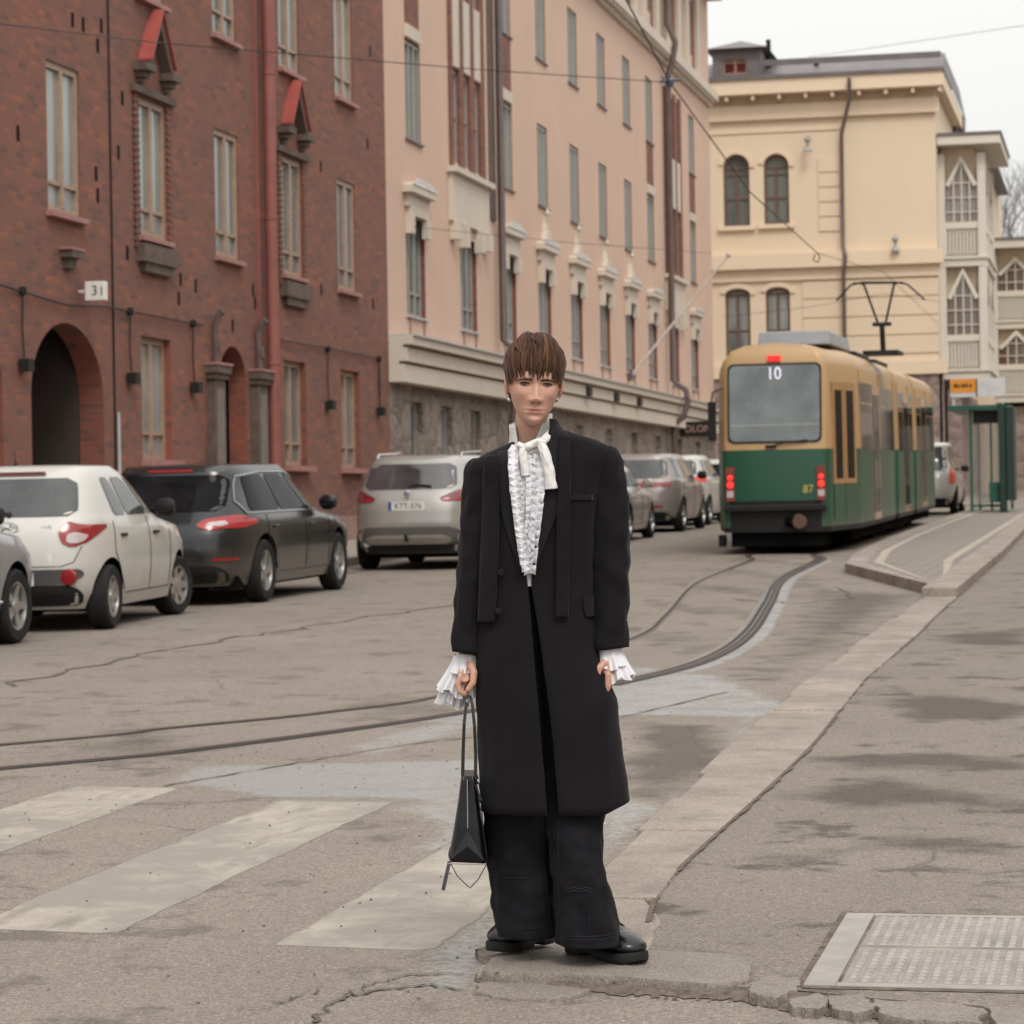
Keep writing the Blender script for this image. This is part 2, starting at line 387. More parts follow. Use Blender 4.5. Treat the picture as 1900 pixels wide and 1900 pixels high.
# door and arch passages; passage shade is put into the near-black end and plaster
mb = MB(); bx(mb, WEST, 34.2, 37.0, .3, 4.2, -5.2, -5.1); bx(mb, WEST, 30.1, 33.3, .3, 4.2, -5.2, -5.1); local(mb).build_split('dark_passage_end', DARK, B)
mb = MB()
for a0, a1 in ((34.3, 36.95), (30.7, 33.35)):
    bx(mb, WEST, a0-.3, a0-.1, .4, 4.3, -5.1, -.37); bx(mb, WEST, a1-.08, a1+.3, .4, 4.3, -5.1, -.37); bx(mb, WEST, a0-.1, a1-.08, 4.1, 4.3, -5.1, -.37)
local(mb).build('passage_wall', pbr('darkened_passage_plaster', (.05,.036,.03), .9), B)
mb = MB(); bx(mb, WEST, 42.1, 43.45, .4, 4.1, -.75, -.62); bx(mb, WEST, 42.25, 42.7, 1.0, 3.3, -.62, -.58); bx(mb, WEST, 42.85, 43.3, 1.0, 3.3, -.62, -.58)
local(mb).build('door', pbr('dark_door', (.05,.03,.025), .6), B)
w = make_window(WEST, 1.2, 2.02, WOOD, CURT, B, 1, (.2,), .09, sill=(.17, .07, SILL)); put_windows(w, B, [p for p in pm if p[2] < 13])
w = make_window(WEST, 1.28, 1.8, WOOD, CURT, B, 1, (.22,), .09, sill=(.30, .09, SILL)); put_windows(w, B, pg)
# raised dark surrounds with heavy sills at the two hooded windows
for c in (39.13, 46.17):
    mb = MB(); bx(mb, WEST, c-.78, c-.62, 5.3, 7.55, .002, .02, 1); bx(mb, WEST, c+.62, c+.78, 5.3, 7.55, .002, .02, 1)
    k = 0
    while 5.32 + k*.1 < 7.5:
        bx(mb, WEST, c-.85, c-.6, 5.32+k*.1, 5.36+k*.1, .004, .028, 0); bx(mb, WEST, c+.62, c+.80, 5.32+k*.1, 5.36+k*.1, .004, .028, 0); k += 1
    bx(mb, WEST, c-.9, c+.9, 7.56, 7.66, .002, .08, 0)
    local(mb).build('window_surround', [DKSTONE, BRICK2], B)
    mb = MB(); bx(mb, WEST, c-.75, c+.75, 5.12, 5.38, .002, .13); bx(mb, WEST, c-.6, c+.6, 4.98, 5.12, .002, .09); local(mb).build('stone_sill', DKSTONE, B)
    # gabled hood: two sloping slabs on corbels
    hd = MB(); ap, hw, ba, pr_ = 8.84, .50, 8.04, .17
    for sg in (-1, 1):
        P = [(c, ap), (c+sg*hw, ba), (c+sg*hw, ba-.16), (c, ap-.24)]
        hd.prism([WEST.p(a, z, .002) for a, z in P], WEST.n*pr_, 1)
        Q = [(c, ap+.03), (c+sg*(hw+.05), ba+.03), (c+sg*(hw+.05), ba+.001), (c, ap+.001)]
        hd.prism([WEST.p(a, z, .002) for a, z in Q], WEST.n*(pr_+.05), 0)
    h_ = local(hd).build('gable_hood', [REDM, DKSTONE], B)
    cb = MB()
    for sg in (-1, 1):
        bx(cb, WEST, c+sg*.56-.2, c+sg*.56+.2, ba-.16, ba-.05, .003, .22); bx(cb, WEST, c+sg*.56-.13, c+sg*.56+.13, ba-.25, ba-.16, .003, .14); bx(cb, WEST, c+sg*.56-.08, c+sg*.56+.08, ba-.32, ba-.25, .003, .08)
    local(cb).build_split('corbel', DKSTONE, h_)
# doorway columns with capitals and carved brackets
for a in (41.72, 43.95):
    mb = MB(); bx(mb, WEST, a-.27, a+.27, .3, 3.55, .002, .13); bx(mb, WEST, a-.17, a+.17, .9, 3.4, .13, .14, 1)
    bx(mb, WEST, a-.32, a+.32, 3.55, 3.64, .002, .17); bx(mb, WEST, a-.36, a+.36, 3.64, 3.76, .002, .21); 
    local(mb).build('column', [DKSTONE, GREYST], B)
    cp = MB(); bx(cp, WEST, a-.38, a+.38, 3.761, 3.80, .002, .23)
    local(cp).build('column_cap', SILL, B)
    br = MB(); s_ = WEST.p(a, 0, 0)
    br.tube([WEST.p(a, 3.80, .08), WEST.p(a, 4.1, .07), WEST.p(a-.02, 4.35, .06), WEST.p(a, 4.5, .10), WEST.p(a+.02, 4.62, .17), WEST.p(a+.02, 4.56, .22)], [.055,.04,.045,.055,.065,.035], 8)
    br.tube([WEST.p(a, 4.0, .13), WEST.p(a, 4.2, .12)], [.04,.02], 6)
    local(br).build('carved_bracket', DKSTONE, B, smooth=True)
mb = MB(); bx(mb, WEST, 35.4, 35.84, 4.92, 5.02, .002, .17); bx(mb, WEST, 35.48, 35.76, 4.78, 4.92, .002, .1); local(mb).build('keystone', DKSTONE, B)
mb = MB(); bx(mb, WEST, 35.36, 35.88, 5.021, 5.05, .002, .18); local(mb).build('keystone_cap', SILL, B)
# drainpipe, joint line and cable
mb = MB(); mb.tube([WEST.p(44.45, .7, .16), WEST.p(44.45, 16.4, .16)], .105, 12)
for z in (1.5, 3.9, 6.3, 8.7, 11.1): mb.tube([WEST.p(44.45, z, .16), WEST.p(44.45, z+.06, .16)], .118, 12)
bx(mb, WEST, 44.12, 44.22, .7, 16, .001, .04); local(mb).build('drainpipe', REDPIPE, B, smooth=True)
mb = MB(); mb.tube([WEST.p(37.35, 1.4, .012), WEST.p(37.35, 16, .012)], .016, 5); local(mb).build('lightning_wire', BLACKM, B)
mb = MB(); mb.tube([WEST.p(37.45, 1.2, .03), WEST.p(37.45, 2.9, .03)], .025, 6); local(mb).build('grey_conduit', ZINC, B)
mb = MB(); pts = [(30,4.36),(33.2,4.38),(35.0,4.30),(35.5,4.28),(36.9,4.36),(41.2,4.36)]
mb.tube([WEST.p(a, z, .05) for a, z in pts], .014, 6)
mb.tube([WEST.p(a, z, .05) for a, z in [(45.3,4.36),(48,4.38),(51.6,4.36),(51.6,3.45)]], .014, 6)
local(mb).build('cable', BLACKM, B)
mb = MB()
for a, z in [(34.0,6.4),(37.7,6.6),(38.0,5.2),(36.4,8.2),(40.3,5.0),(41.0,4.95),(43.9,5.1),(44.0,4.9),(47.9,5.4),(51.4,5.4),(51.2,8.4),(36.1,8.6),(36.0,8.2),(37.1,8.3),(36.95,8.0),(36.8,6.2),(36.85,5.9),(40.2,4.7),(42.8,4.45),(48.0,7.6),(51.5,10.2),(37.9,7.4),(38.4,5.4)]:
    bx(mb, WEST, a-.05, a+.05, z-.1, z+.1, -.02, .004)
local(mb).build_split('wall_slot', DARK, B)
# wall lamps hanging from the cable
lamps = [(33.96, 3.4, 'leftmost black box lamp on the brick wall, left of the big arch'), (37.95, 3.4, 'black box lamp on the brick wall right of the big arch'),
         (40.72, 3.38, 'black box lamp on the brick wall left of the columned doorway'), (48.1, 3.36, 'black box lamp on the brick wall between the two right ground windows'),
         (51.6, 3.36, 'black box lamp at the right end of the brick wall')]
for a, z, lb in lamps:
    L = empty('wall_lamp', (LW, a, z), lb, 'wall lamp', 'black lamps along the brick wall'); CUR = L
    mb = MB(); bx(mb, WEST, a-.10, a+.10, z-.08, z+.08, .02, .15); bx(mb, WEST, a-.08, a+.08, z-.05, z+.05, .001, .02); local(mb).build('lamp_box', BLACKM, L)
    mb = MB(); mb.tube([WEST.p(a-.02, z+.09, .06), WEST.p(a-.02, z+.5, .04), WEST.p(a, 4.36, .05)], .012, 6); mb.lathe([(.02,-.06),(.05,-.04),(.05,.04),(.02,.06)], WEST.p(a, 4.36, .05), 'z', 8)
    local(mb).build('conduit', BLACKM, L)
CUR = B
# house number sign
def text_mesh(txt, size, mat, name, parent, M_, extr=.002, align='CENTER'):
    c = bpy.data.curves.new(name, 'FONT'); c.body = txt; c.size = size; c.extrude = extr; c.align_x = align; c.align_y = 'CENTER'
    o = bpy.data.objects.new(name, c); COL.objects.link(o)
    bpy.context.view_layer.update()
    me = bpy.data.meshes.new_from_object(o.evaluated_get(bpy.context.evaluated_depsgraph_get()))
    bpy.data.objects.remove(o); me.materials.clear(); me.materials.append(mat)
    me.transform(M_); t_ = bpy.data.objects.new(name, me); COL.objects.link(t_); t_.parent = parent
    return t_
def textM(origin, xdir, ydir):
    x = Vector(xdir).normalized(); y = Vector(ydir).normalized(); z = x.cross(y); m = Matrix((x, y, z)).transposed().to_4x4(); m.translation = Vector(origin); return m
sg = empty('house_number_sign', (LW, 36.0, 4.5), 'white house number box reading 3 over the big brick arch', 'sign')
mb = MB(); mb.box((.12, -.02, -.13), (.40, .12, .13)); mb.box((.0, .03, -.02), (.12, .07, .02)); mb.build('lamp_housing', WHITEP, sg, bevel=.01)
text_mesh('3', .19, pbr('sign_black', (.03,.03,.03), .5), 'digit', sg, textM((.26, -.024, 0), (1,0,0), (0,0,1)))
mb = MB(); mb.tube([(.36, -.022, -.06), (.36, -.022, .06)], .008, 5); mb.build('side_mark', BLACKM, sg)

# ---------------------------------------------------------------- pink building
K = empty('apartment_building', (LW, 52.5, .8), 'long pink plaster apartment building with cream cornices and stone ground floor', 'building'); CUR = K
PC = [54.75, 59.4, 63.5, 67.6, 71.7, 75.75, 79.75, 83.7, 88.0, 92.15]
holes = []; pP, pM, pS = [], [], []
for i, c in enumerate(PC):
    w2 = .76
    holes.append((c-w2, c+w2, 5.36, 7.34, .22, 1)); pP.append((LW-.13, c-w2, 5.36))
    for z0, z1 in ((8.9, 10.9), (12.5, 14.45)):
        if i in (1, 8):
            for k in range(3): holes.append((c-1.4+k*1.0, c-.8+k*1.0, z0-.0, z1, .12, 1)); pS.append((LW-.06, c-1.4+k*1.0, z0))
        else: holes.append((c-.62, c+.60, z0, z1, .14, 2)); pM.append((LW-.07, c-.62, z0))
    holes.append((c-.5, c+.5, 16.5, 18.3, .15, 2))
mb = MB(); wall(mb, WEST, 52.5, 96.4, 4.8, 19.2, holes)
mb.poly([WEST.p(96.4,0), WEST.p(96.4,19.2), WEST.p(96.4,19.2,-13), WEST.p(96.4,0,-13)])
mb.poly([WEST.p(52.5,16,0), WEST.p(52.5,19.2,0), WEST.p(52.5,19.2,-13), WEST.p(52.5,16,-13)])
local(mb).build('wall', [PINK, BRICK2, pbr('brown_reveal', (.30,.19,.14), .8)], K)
mb = MB(); ph = []; pgw = []
gws = [54.6, 57.15, 59.85, 63.6, 67.65, 71.7, 75.95, 80.0, 84.2, 88.3, 92.35]
for k, c in enumerate(gws): ph.append((c-.46, c+.50 if k < 3 else c+.7, 1.1, 3.64, .30, 1)); pgw.append((LW-.16, c-.46, 1.1))
wall(mb, WEST, 52.5, 96.4, 0, 3.98, ph); local(mb).build('ground_floor_wall', [RUBBLE, RUBBLE], K)
mb = MB(); bx(mb, WEST, 52.5, 96.4, 3.96, 4.30, -.3, .30); bx(mb, WEST, 52.5, 96.4, 4.30, 4.36, -.3, .20); bx(mb, WEST, 52.5, 96.4, 4.36, 4.62, -.3, .36); bx(mb, WEST, 52.5, 96.4, 4.62, 4.68, -.3, .28); bx(mb, WEST, 52.5, 96.4, 4.68, 4.84, -.3, .48)
local(mb).build('string_course', CREAM, K)
mb = MB(); bx(mb, WEST, 52.55, 96.45, 4.842, 4.88, -.1, .53); local(mb).build('string_course_flashing', ZINC, K)
mb = MB(); bx(mb, WEST, 62.3, 96.4, 15.3, 15.5, .002, .12); bx(mb, WEST, 62.3, 96.5, 15.5, 15.8, .002, .32); bx(mb, WEST, 62.3, 96.55, 19.0, 19.3, -.1, .5)
a = 62.5
while a < 96: bx(mb, WEST, a, a+.22, 15.4, 15.498, .13, .28); a += .5
local(mb).build('cornice', CREAM, K)
mb = MB()
for i, c in enumerate(PC):                       # top storey: cream pilasters with brick fields
    for sg_ in (-1, 1): bx(mb, WEST, c+sg_*1.15-.28, c+sg_*1.15+.28, 15.9, 18.95, .002, .14, 0)
    bx(mb, WEST, c-.82, c-.55, 16.1, 18.9, .001, .03, 1); bx(mb, WEST, c+.55, c+.82, 16.1, 18.9, .001, .03, 1)
local(mb).build_split('top_storey_pilaster', [CREAM, BRICK2], K)
mb = MB(); mb.poly([WEST.p(52.4,19.3,.85), WEST.p(96.6,19.3,.85), WEST.p(96.6,22,-6), WEST.p(52.4,22,-6)]); mb.poly([WEST.p(52.4,19.3,-13), WEST.p(96.6,19.3,-13), WEST.p(96.6,22,-6), WEST.p(52.4,22,-6)]); local(mb).build('roof', SLATE, K)
w = make_window(WEST, 1.52, 1.98, WOODG, GLASSD, K, 2, (.24,), .07, sill=(.19, .05, ZINC)); put_windows(w, K, pP)
w = make_window(WEST, 1.22, 1.97, WOODG, CURT, K, 2, (), .06, sill=(.12, .05, BROWNM)); put_windows(w, K, pM)
w = make_window(WEST, .6, 1.97, WOODG, GLASSD, K, 0, (.5,), .06); put_windows(w, K, pS)
w = make_window(WEST, .92, 2.54, WOODG, GLASSD, K, 0, (.3,), .08); put_windows(w, K, pgw)
w = make_window(WEST, 1.0, 1.8, WOODG, CURT, K, 1, (.3,), .07); put_windows(w, K, [(LW-.1, c-.5, 16.5) for c in PC])
for i, c in enumerate(PC):                       # hoods over the main-floor windows
    mb = MB()
    if i in (1, 8):
        bx(mb, WEST, c-1.75, c+1.75, 7.6, 8.62, .002, .10, 0); bx(mb, WEST, c-1.85, c+1.85, 8.62, 8.74, .002, .22, 0)
        for sg_ in (-1, 1):
            bx(mb, WEST, c+sg_*1.5-.16, c+sg_*1.5+.16, 7.2, 7.6, .002, .2, 0); bx(mb, WEST, c+sg_*.72-.12, c+sg_*.72+.12, 7.1, 7.6, .002, .2, 0)
        local(mb).build('cream_panel', CREAM, K)
        mb = MB(); b_ = [c-1.62, c-1.4, c-.8, c-.4, c+.2, c+.6, c+1.2, c+1.62]
        for k in (0, 2, 4, 6):
            bx(mb, WEST, b_[k], b_[k+1], 8.76, 14.6, .001, .06, 0)
        for k in (1, 3, 5):
            if i == 1: bx(mb, WEST, b_[k]+.03, b_[k+1]-.03, 10.92, 12.48, .002, .075, 1)
            else:
                bx(mb, WEST, b_[k]+.03, b_[k+1]-.03, 10.92, 12.48, .002, .075, 1)
        local(mb).build('brick_bay_field', [BRICK, CREAM], K); continue
    bx(mb, WEST, c-.75, c+.75, 7.36, 7.52, .002, .11, 0); bx(mb, WEST, c-.85, c+.85, 7.52, 7.78, .002, .10, 0)
    for sg_ in (-1, 1): bx(mb, WEST, c+sg_*.66-.13, c+sg_*.66+.13, 6.98, 7.36, .002, .14, 0)
    P = [(c-1.0, 7.78), (c+1.0, 7.78), (c+1.0, 7.92), (c+.55, 8.02), (c, 8.06), (c-.55, 8.02), (c-1.0, 7.92)]
    mb.prism([WEST.p(a, z, .002) for a, z in P], WEST.n*.22, 0)
    if 3 <= i <= 6:
        for r_, z_, zz in ((.34, 8.06, 8.3), (.22, 8.3, 8.48), (.10, 8.48, 8.7)):
            P = [(c-r_, z_), (c+r_, z_), (c+r_*.6, zz), (c-r_*.6, zz)]; mb.prism([WEST.p(a, z, .002) for a, z in P], WEST.n*(r_*.4), 0)
        mb.lathe([(.05,0),(.08,.05),(.04,.12),(.01,.2)], WEST.p(c, 8.68, .1), 'z', 8)
    local(mb).build('window_hood', CREAM, K)
    f2 = MB()
    P = [(c-1.03, 7.925), (c+1.03, 7.925), (c+.57, 8.085), (c, 8.105), (c-.57, 8.085)]
    f2.poly([WEST.p(c-1.03, 7.925, .24), WEST.p(c+1.03, 7.925, .24), WEST.p(c+.56, 8.09, .2), WEST.p(c-.56, 8.09, .2)])
    local(f2).build('hood_flashing', ZINC, K)
for c in (63.5, 83.7, 92.15, 54.75):              # red brick apron fields between upper windows
    mb = MB(); bx(mb, WEST, c-.6, c+.5, 11.2, 12.44, .001, .02, 0); bx(mb, WEST, c-.65, c+.52, 10.92, 11.18, .002, .06, 1); local(mb).build('brick_apron', [BRICK, CREAM], K)
mb = MB()
for c in PC:
    for sg_ in (-1, 1): bx(mb, WEST, c+sg_*.57-.04, c+sg_*.57+.04, 4.9, 5.30, .001, .03)
local(mb).build_split('apron_strip', pbr('dark_pink_strip', (.33,.20,.155), .85), K)  # narrow strips in a darker pink than the wall
for a, name in ((62.1, 'drainpipe'), (86.2, 'drainpipe')):
    mb = MB()
    if a < 70: mb.tube([WEST.p(a, .8, .2), WEST.p(a, 4.0, .4), WEST.p(a, 4.6, .6), WEST.p(a, 4.95, .6), WEST.p(a, 5.3, .16), WEST.p(a, 19, .16)], .085, 10); bx(mb, WEST, a-.55, a-.05, 8.0, 19, .001, .05)
    else: mb.tube([WEST.p(a, .8, .2), WEST.p(a, 4.0, .2), WEST.p(a, 4.25, .5), WEST.p(a, 4.75, .66), WEST.p(a, 5.1, .6), WEST.p(a, 5.4, .2), WEST.p(a, 14.9, .2), WEST.p(a, 15.3, .35), WEST.p(a, 15.9, .45), WEST.p(a, 16.5, .2), WEST.p(a, 19, .2)], .095, 10)
    local(mb).build(name, BROWNM, K, smooth=True)
mb = MB()
for a in (70.9, 74.9, 78.6):
    bx(mb, WEST, a, a+.5, 4.36, 4.6, .365, .44)
local(mb).build_split('string_course_gap', BLACKM, K)
# flagpole leaning out of the facade
fp = empty('flagpole', (LW, 80, 5.2), 'white flagpole slanting out from the pink facade', 'flagpole'); CUR = fp
P0 = Vector((LW+.1, Wl(1165, 697)[0], Wl(1165, 697)[1])); Y1 = Wl(1352, 473, -11.0)
P1 = Vector((-11.0, Y1[0], Y1[1]))
mb = MB(); mb.tube([P0, (P0+P1)/2, P1], [.045, .038, .03], 8); mb.lathe([(.02,-.08),(.07,-.04),(.08,0),(.07,.05),(.02,.09)], P1, 'z', 10)
local(mb).build('pole', pbr('white_pole_paint', (.56,.49,.44), .6), fp, smooth=True)
mb = MB(); mb.box(tuple(P0-Vector((.12,.1,.15))), tuple(P0+Vector((.05,.1,.15)))); local(mb).build('bracket', BROWNM, fp)
# shop sign
sx_ = Cr(1282, 785, 88); sx2 = Cr(1330, 803, 88)
ss = empty('shop_sign', (sx_[0], 88, sx_[1]), 'black shop sign with pink letters on the pink building near the tram', 'sign'); CUR = ss
mb = MB(); mb.box((LW+.1, 88, sx2[1]-.1), (LW+1.25, 88.12, sx_[1]+.05)); local(mb).build('board', BLACKM, ss)
tm = text_mesh('OLON', .30, pbr('sign_letters', (.42,.22,.2), .5), 'lettering', ss, textM((LW+.68 - ss.location.x, -.006, (sx2[1]+sx_[1])/2 - .03 - ss.location.z), (1,0,0), (0,0,1)))

# ---------------------------------------------------------------- yellow villa across the end of the street
SY = 106.0
CF = Fr((0, SY, 0), (1, 0, 0), (0, -1, 0))
yc = lambda u, v: Cr(u, v, SY)
xL = yc(1290, 400)[0]; xR = yc(1738, 400)[0]; zt = yc(1500, 175)[1]; zb = gz(-12, SY)
V = empty('yellow_building', ((xL+xR)/2, SY, zb), 'pale yellow villa with arched windows and grey metal roof behind the tram', 'building'); CUR = V
holes = []; sp_ = {}
arch_px = [(1341,1392,288,419,.62),(1416,1465,287,415,.62),(1345,1394,537,690,.30),(1420,1468,534,690,.30),(1306,1318,300,419,.62),(1305,1318,540,690,.3)]
for (u0, u1, v0, v1, rise) in arch_px:
    a0, z1 = yc(u0, v0); a1, z0 = yc(u1, v1); holes.append((a0, a1, z0, z1, .3, 1, rise*(a1-a0)/ .98 * .8))
mb = MB(); wall(mb, CF, xL, xR, zb-1, zt, holes)
mb.poly([(xR, SY, zb-1), (xR, SY+14, zb-1), (xR, SY+14, zt), (xR, SY, zt)]); mb.poly([(xL, SY, zb-1), (xL, SY+14, zb-1), (xL, SY+14, zt), (xL, SY, zt)])
local(mb).build('wall', [YELLOW, YELLOW2], V)
for i, h in enumerate(holes):
    o = make_window(CF, h[1]-h[0], h[3]-h[2], WOODD, CURT if i % 2 else GLASSD, V, 1, (.38, .72) if i < 2 else (.5,), .09, arch=h[6]); wloc(o, CF.p(h[0], h[2], -.2))
mb = MB(); z1 = yc(1500, 470)[1]
bx(mb, CF, xL, xR+.25, z1-.55, z1, .003, .35); bx(mb, CF, xL, xR+.1, z1-1.0, z1-.55, .003, .12)
bx(mb, CF, xL, xR+.15, zt-.9, zt-.35, .003, .2)
z2 = yc(1400, 240)[1]; bx(mb, CF, xL, yc(1555,0)[0], z2-.15, z2, .003, .05)
z2 = yc(1400, 224)[1]; bx(mb, CF, xL, yc(1555,0)[0], z2-.08, z2, .003, .04)
zz = yc(1500, 675)[1]; bx(mb, CF, xL, xR+.3, zz-.5, zz, .003, .22)
local(mb).build('cornice', YELLOW2, V)
for i, h in enumerate(holes[:4]):
    mb = MB(); bx(mb, CF, h[0]-.2, h[1]+.2, h[2]-.16, h[2]-.001, -.1, .16); local(mb).build('window_sill', YELLOW2, V); mb = MB(); arc = []
    n = 14; c = (h[0]+h[1])/2; wd = (h[1]-h[0])/2; sp = h[3]-h[6]
    for k in range(n):
        a_, b_ = pi*k/n, pi*(k+1)/n
        q = [(c+(wd+.02)*cos(a_), sp+(h[6]+.02)*sin(a_)), (c+(wd+.2)*cos(a_), sp+(h[6]+.2)*sin(a_)), (c+(wd+.2)*cos(b_), sp+(h[6]+.2)*sin(b_)), (c+(wd+.02)*cos(b_), sp+(h[6]+.02)*sin(b_))]
        arc.append([CF.p(x, z, d) for (x, z), d in ((q[0], .002), (q[1], .002), (q[1], .072), (q[0], .072))])
    mb.loft(arc); local(mb).build('window_moulding', YELLOW2, V)
# quoins in bands right of the windows, rustic joints on the lower floor
mb = MB(); qa0, qa1 = yc(1513, 0)[0], yc(1553, 0)[0]; zz = yc(1500, 430)[1]; k = 0
while zz + .55 < zt - 2.2: bx(mb, CF, qa0, qa1, zz, zz+.5, .002, .05); zz += .56
zz = yc(1500, 660)[1]
zlow = z1 - 1.05
while zz < zlow - .5:
    bx(mb, CF, yc(1480, 0)[0], xR+.02, zz, zz+.66, .002, .045); zz += .72
local(mb).build_split('quoin_band', YELLOW, V)
mb = MB(); a = xL + .3
while a < xR + .2: bx(mb, CF, a, a+.12, zt-.2, zt-.01, .003, .7); a += 1.0
local(mb).build_split('eave_bracket', YELLOW2, V)
zr = yc(1600, 108)[1]
mb = MB(); e0, e1 = -.001, .55; 
bx(mb, CF, xL-.5, xR+.36, zt, zt+.55, -14.6, .8, 0); local(mb).build('eave', YELLOW2, V)
mb = MB(); z0r = zt+.55; z1r = zr
P = [(xL-.5, SY-.83, z0r), (xR+.40, SY-.83, z0r), (xR+.25, SY+2.2, z1r+.4), (xL-.5, SY+2.2, z1r+.4)]; mb.poly(P)
mb.poly([(xR+.40, SY-.83, z0r), (xR+.40, SY+14.6, z0r), (xR+.25, SY+12, z1r+.4), (xR+.25, SY+2.2, z1r+.4)])
mb.poly([(xR+.25, SY+2.2, z1r+.4), (xL-.5, SY+2.2, z1r+.4), (xL-.5, SY+12, z1r+.4), (xR+.25, SY+12, z1r+.4)])
bx(mb, CF, yc(1420,0)[0], xR+.3, z0r+.5, z0r+.72, .62, .72); bx(mb, CF, xL, xR+.42, z0r, z0r+.12, .75, .9)
local(mb).build('roof', SLATE, V)
# dormer
da0, _ = yc(1319, 0); da1, _ = yc(1425, 0); dz0 = z0r; dz1 = yc(1370, 96)[1]
dm = MB(); hw_ = [(da0+.5, da1-.75, dz0+.25, dz1-.35, .2, 0)]
DF = Fr((0, SY-.6, 0), (1,0,0), (0,-1,0)); wall(dm, DF, da0+.1, da1-.25, dz0, dz1, hw_)
dm.box((da0+.1, SY-.59, dz0), (da0+.3, SY+4, dz1)); dm.box((da1-.45, SY-.59, dz0), (da1-.25, SY+4, dz1))
ap = ((da0+da1)/2-.1, SY+1.0, yc(1370, 73)[1]+.1)
c4_ = [(da0-.15, SY-.95, dz1), (da1+.05, SY-.95, dz1), (da1+.05, SY+3.6, dz1), (da0-.15, SY+3.6, dz1)]
for k in range(4): dm.poly([c4_[k], c4_[(k+1)%4], ap])
dm.poly(c4_)
dmo = local(dm).build('dormer', SLATE, V)
o = make_window(DF, da1-da0-1.25, dz1-dz0-.6, pbr('dormer_wood', (.28,.17,.12), .6), pbr('dormer_glass_red', (.10,.018,.022), .12), V, 1, (.75,), .07); o.name = 'dormer_window'; wloc(o, DF.p(da0+.5, dz0+.25, -.1))
# drainpipe of the villa
a = yc(1558, 0)[0]; mb = MB()
mb.tube([CF.p(yc(1580,155)[0], zt+.4, .98), CF.p(yc(1580,155)[0], zt-.3, .8), CF.p(a, zt-1.6, .25), CF.p(a, z1+.2, .25), CF.p(a+.1, z1-.2, .5), CF.p(a, z1-.9, .3), CF.p(a, zb, .3)], .075, 8); local(mb).build('drainpipe', BROWNM, V, smooth=True)
mb = MB()
for u, v in ((1420, 60), (1510, 100)):
    q = yc(u, v+40); mb.tube([(q[0], SY+1.0, q[1]-.5), (q[0], SY+1.0, q[1]+.7)], .1, 6)
local(mb).build_split('roof_vent', BLACKM, V)
# granite base under the villa
mb = MB(); zz = yc(1500, 690)[1]; bx(mb, CF, xL, xR+.12, zb-1, zz-.1, .002, .1); bx(mb, Fr((xR, SY, 0), (0,1,0), (1,0,0)), -.1, 14, zb-1, zz-.1, .002, .1)
local(mb).build('granite_base', RUBBLE2, V)
for (u, v, lb) in ((1501, 268, 'small wall lantern high on the yellow facade'),(1663, 452, 'small wall lantern above the ledge at the right of the yellow facade')):
    q = yc(u, v); l_ = empty('facade_lantern', (q[0], SY-.2, q[1]), lb, 'lantern', 'lanterns on the yellow facade')
    mb = MB(); mb.lathe([(.03,.30),(.12,.24),(.14,.15),(.07,.08),(.04,.0),(.04,-.1),(.15,-.20),(.17,-.27),(.03,-.29)], (0, -.25, -.05), 'z', 10); mb.tube([(0,-.25,.22),(0,-.1,.30),(0,.19,.27)], .025, 6)
    mb.build('lantern', pbr('grey_lantern', (.3,.31,.3), .5), l_, smooth=True)

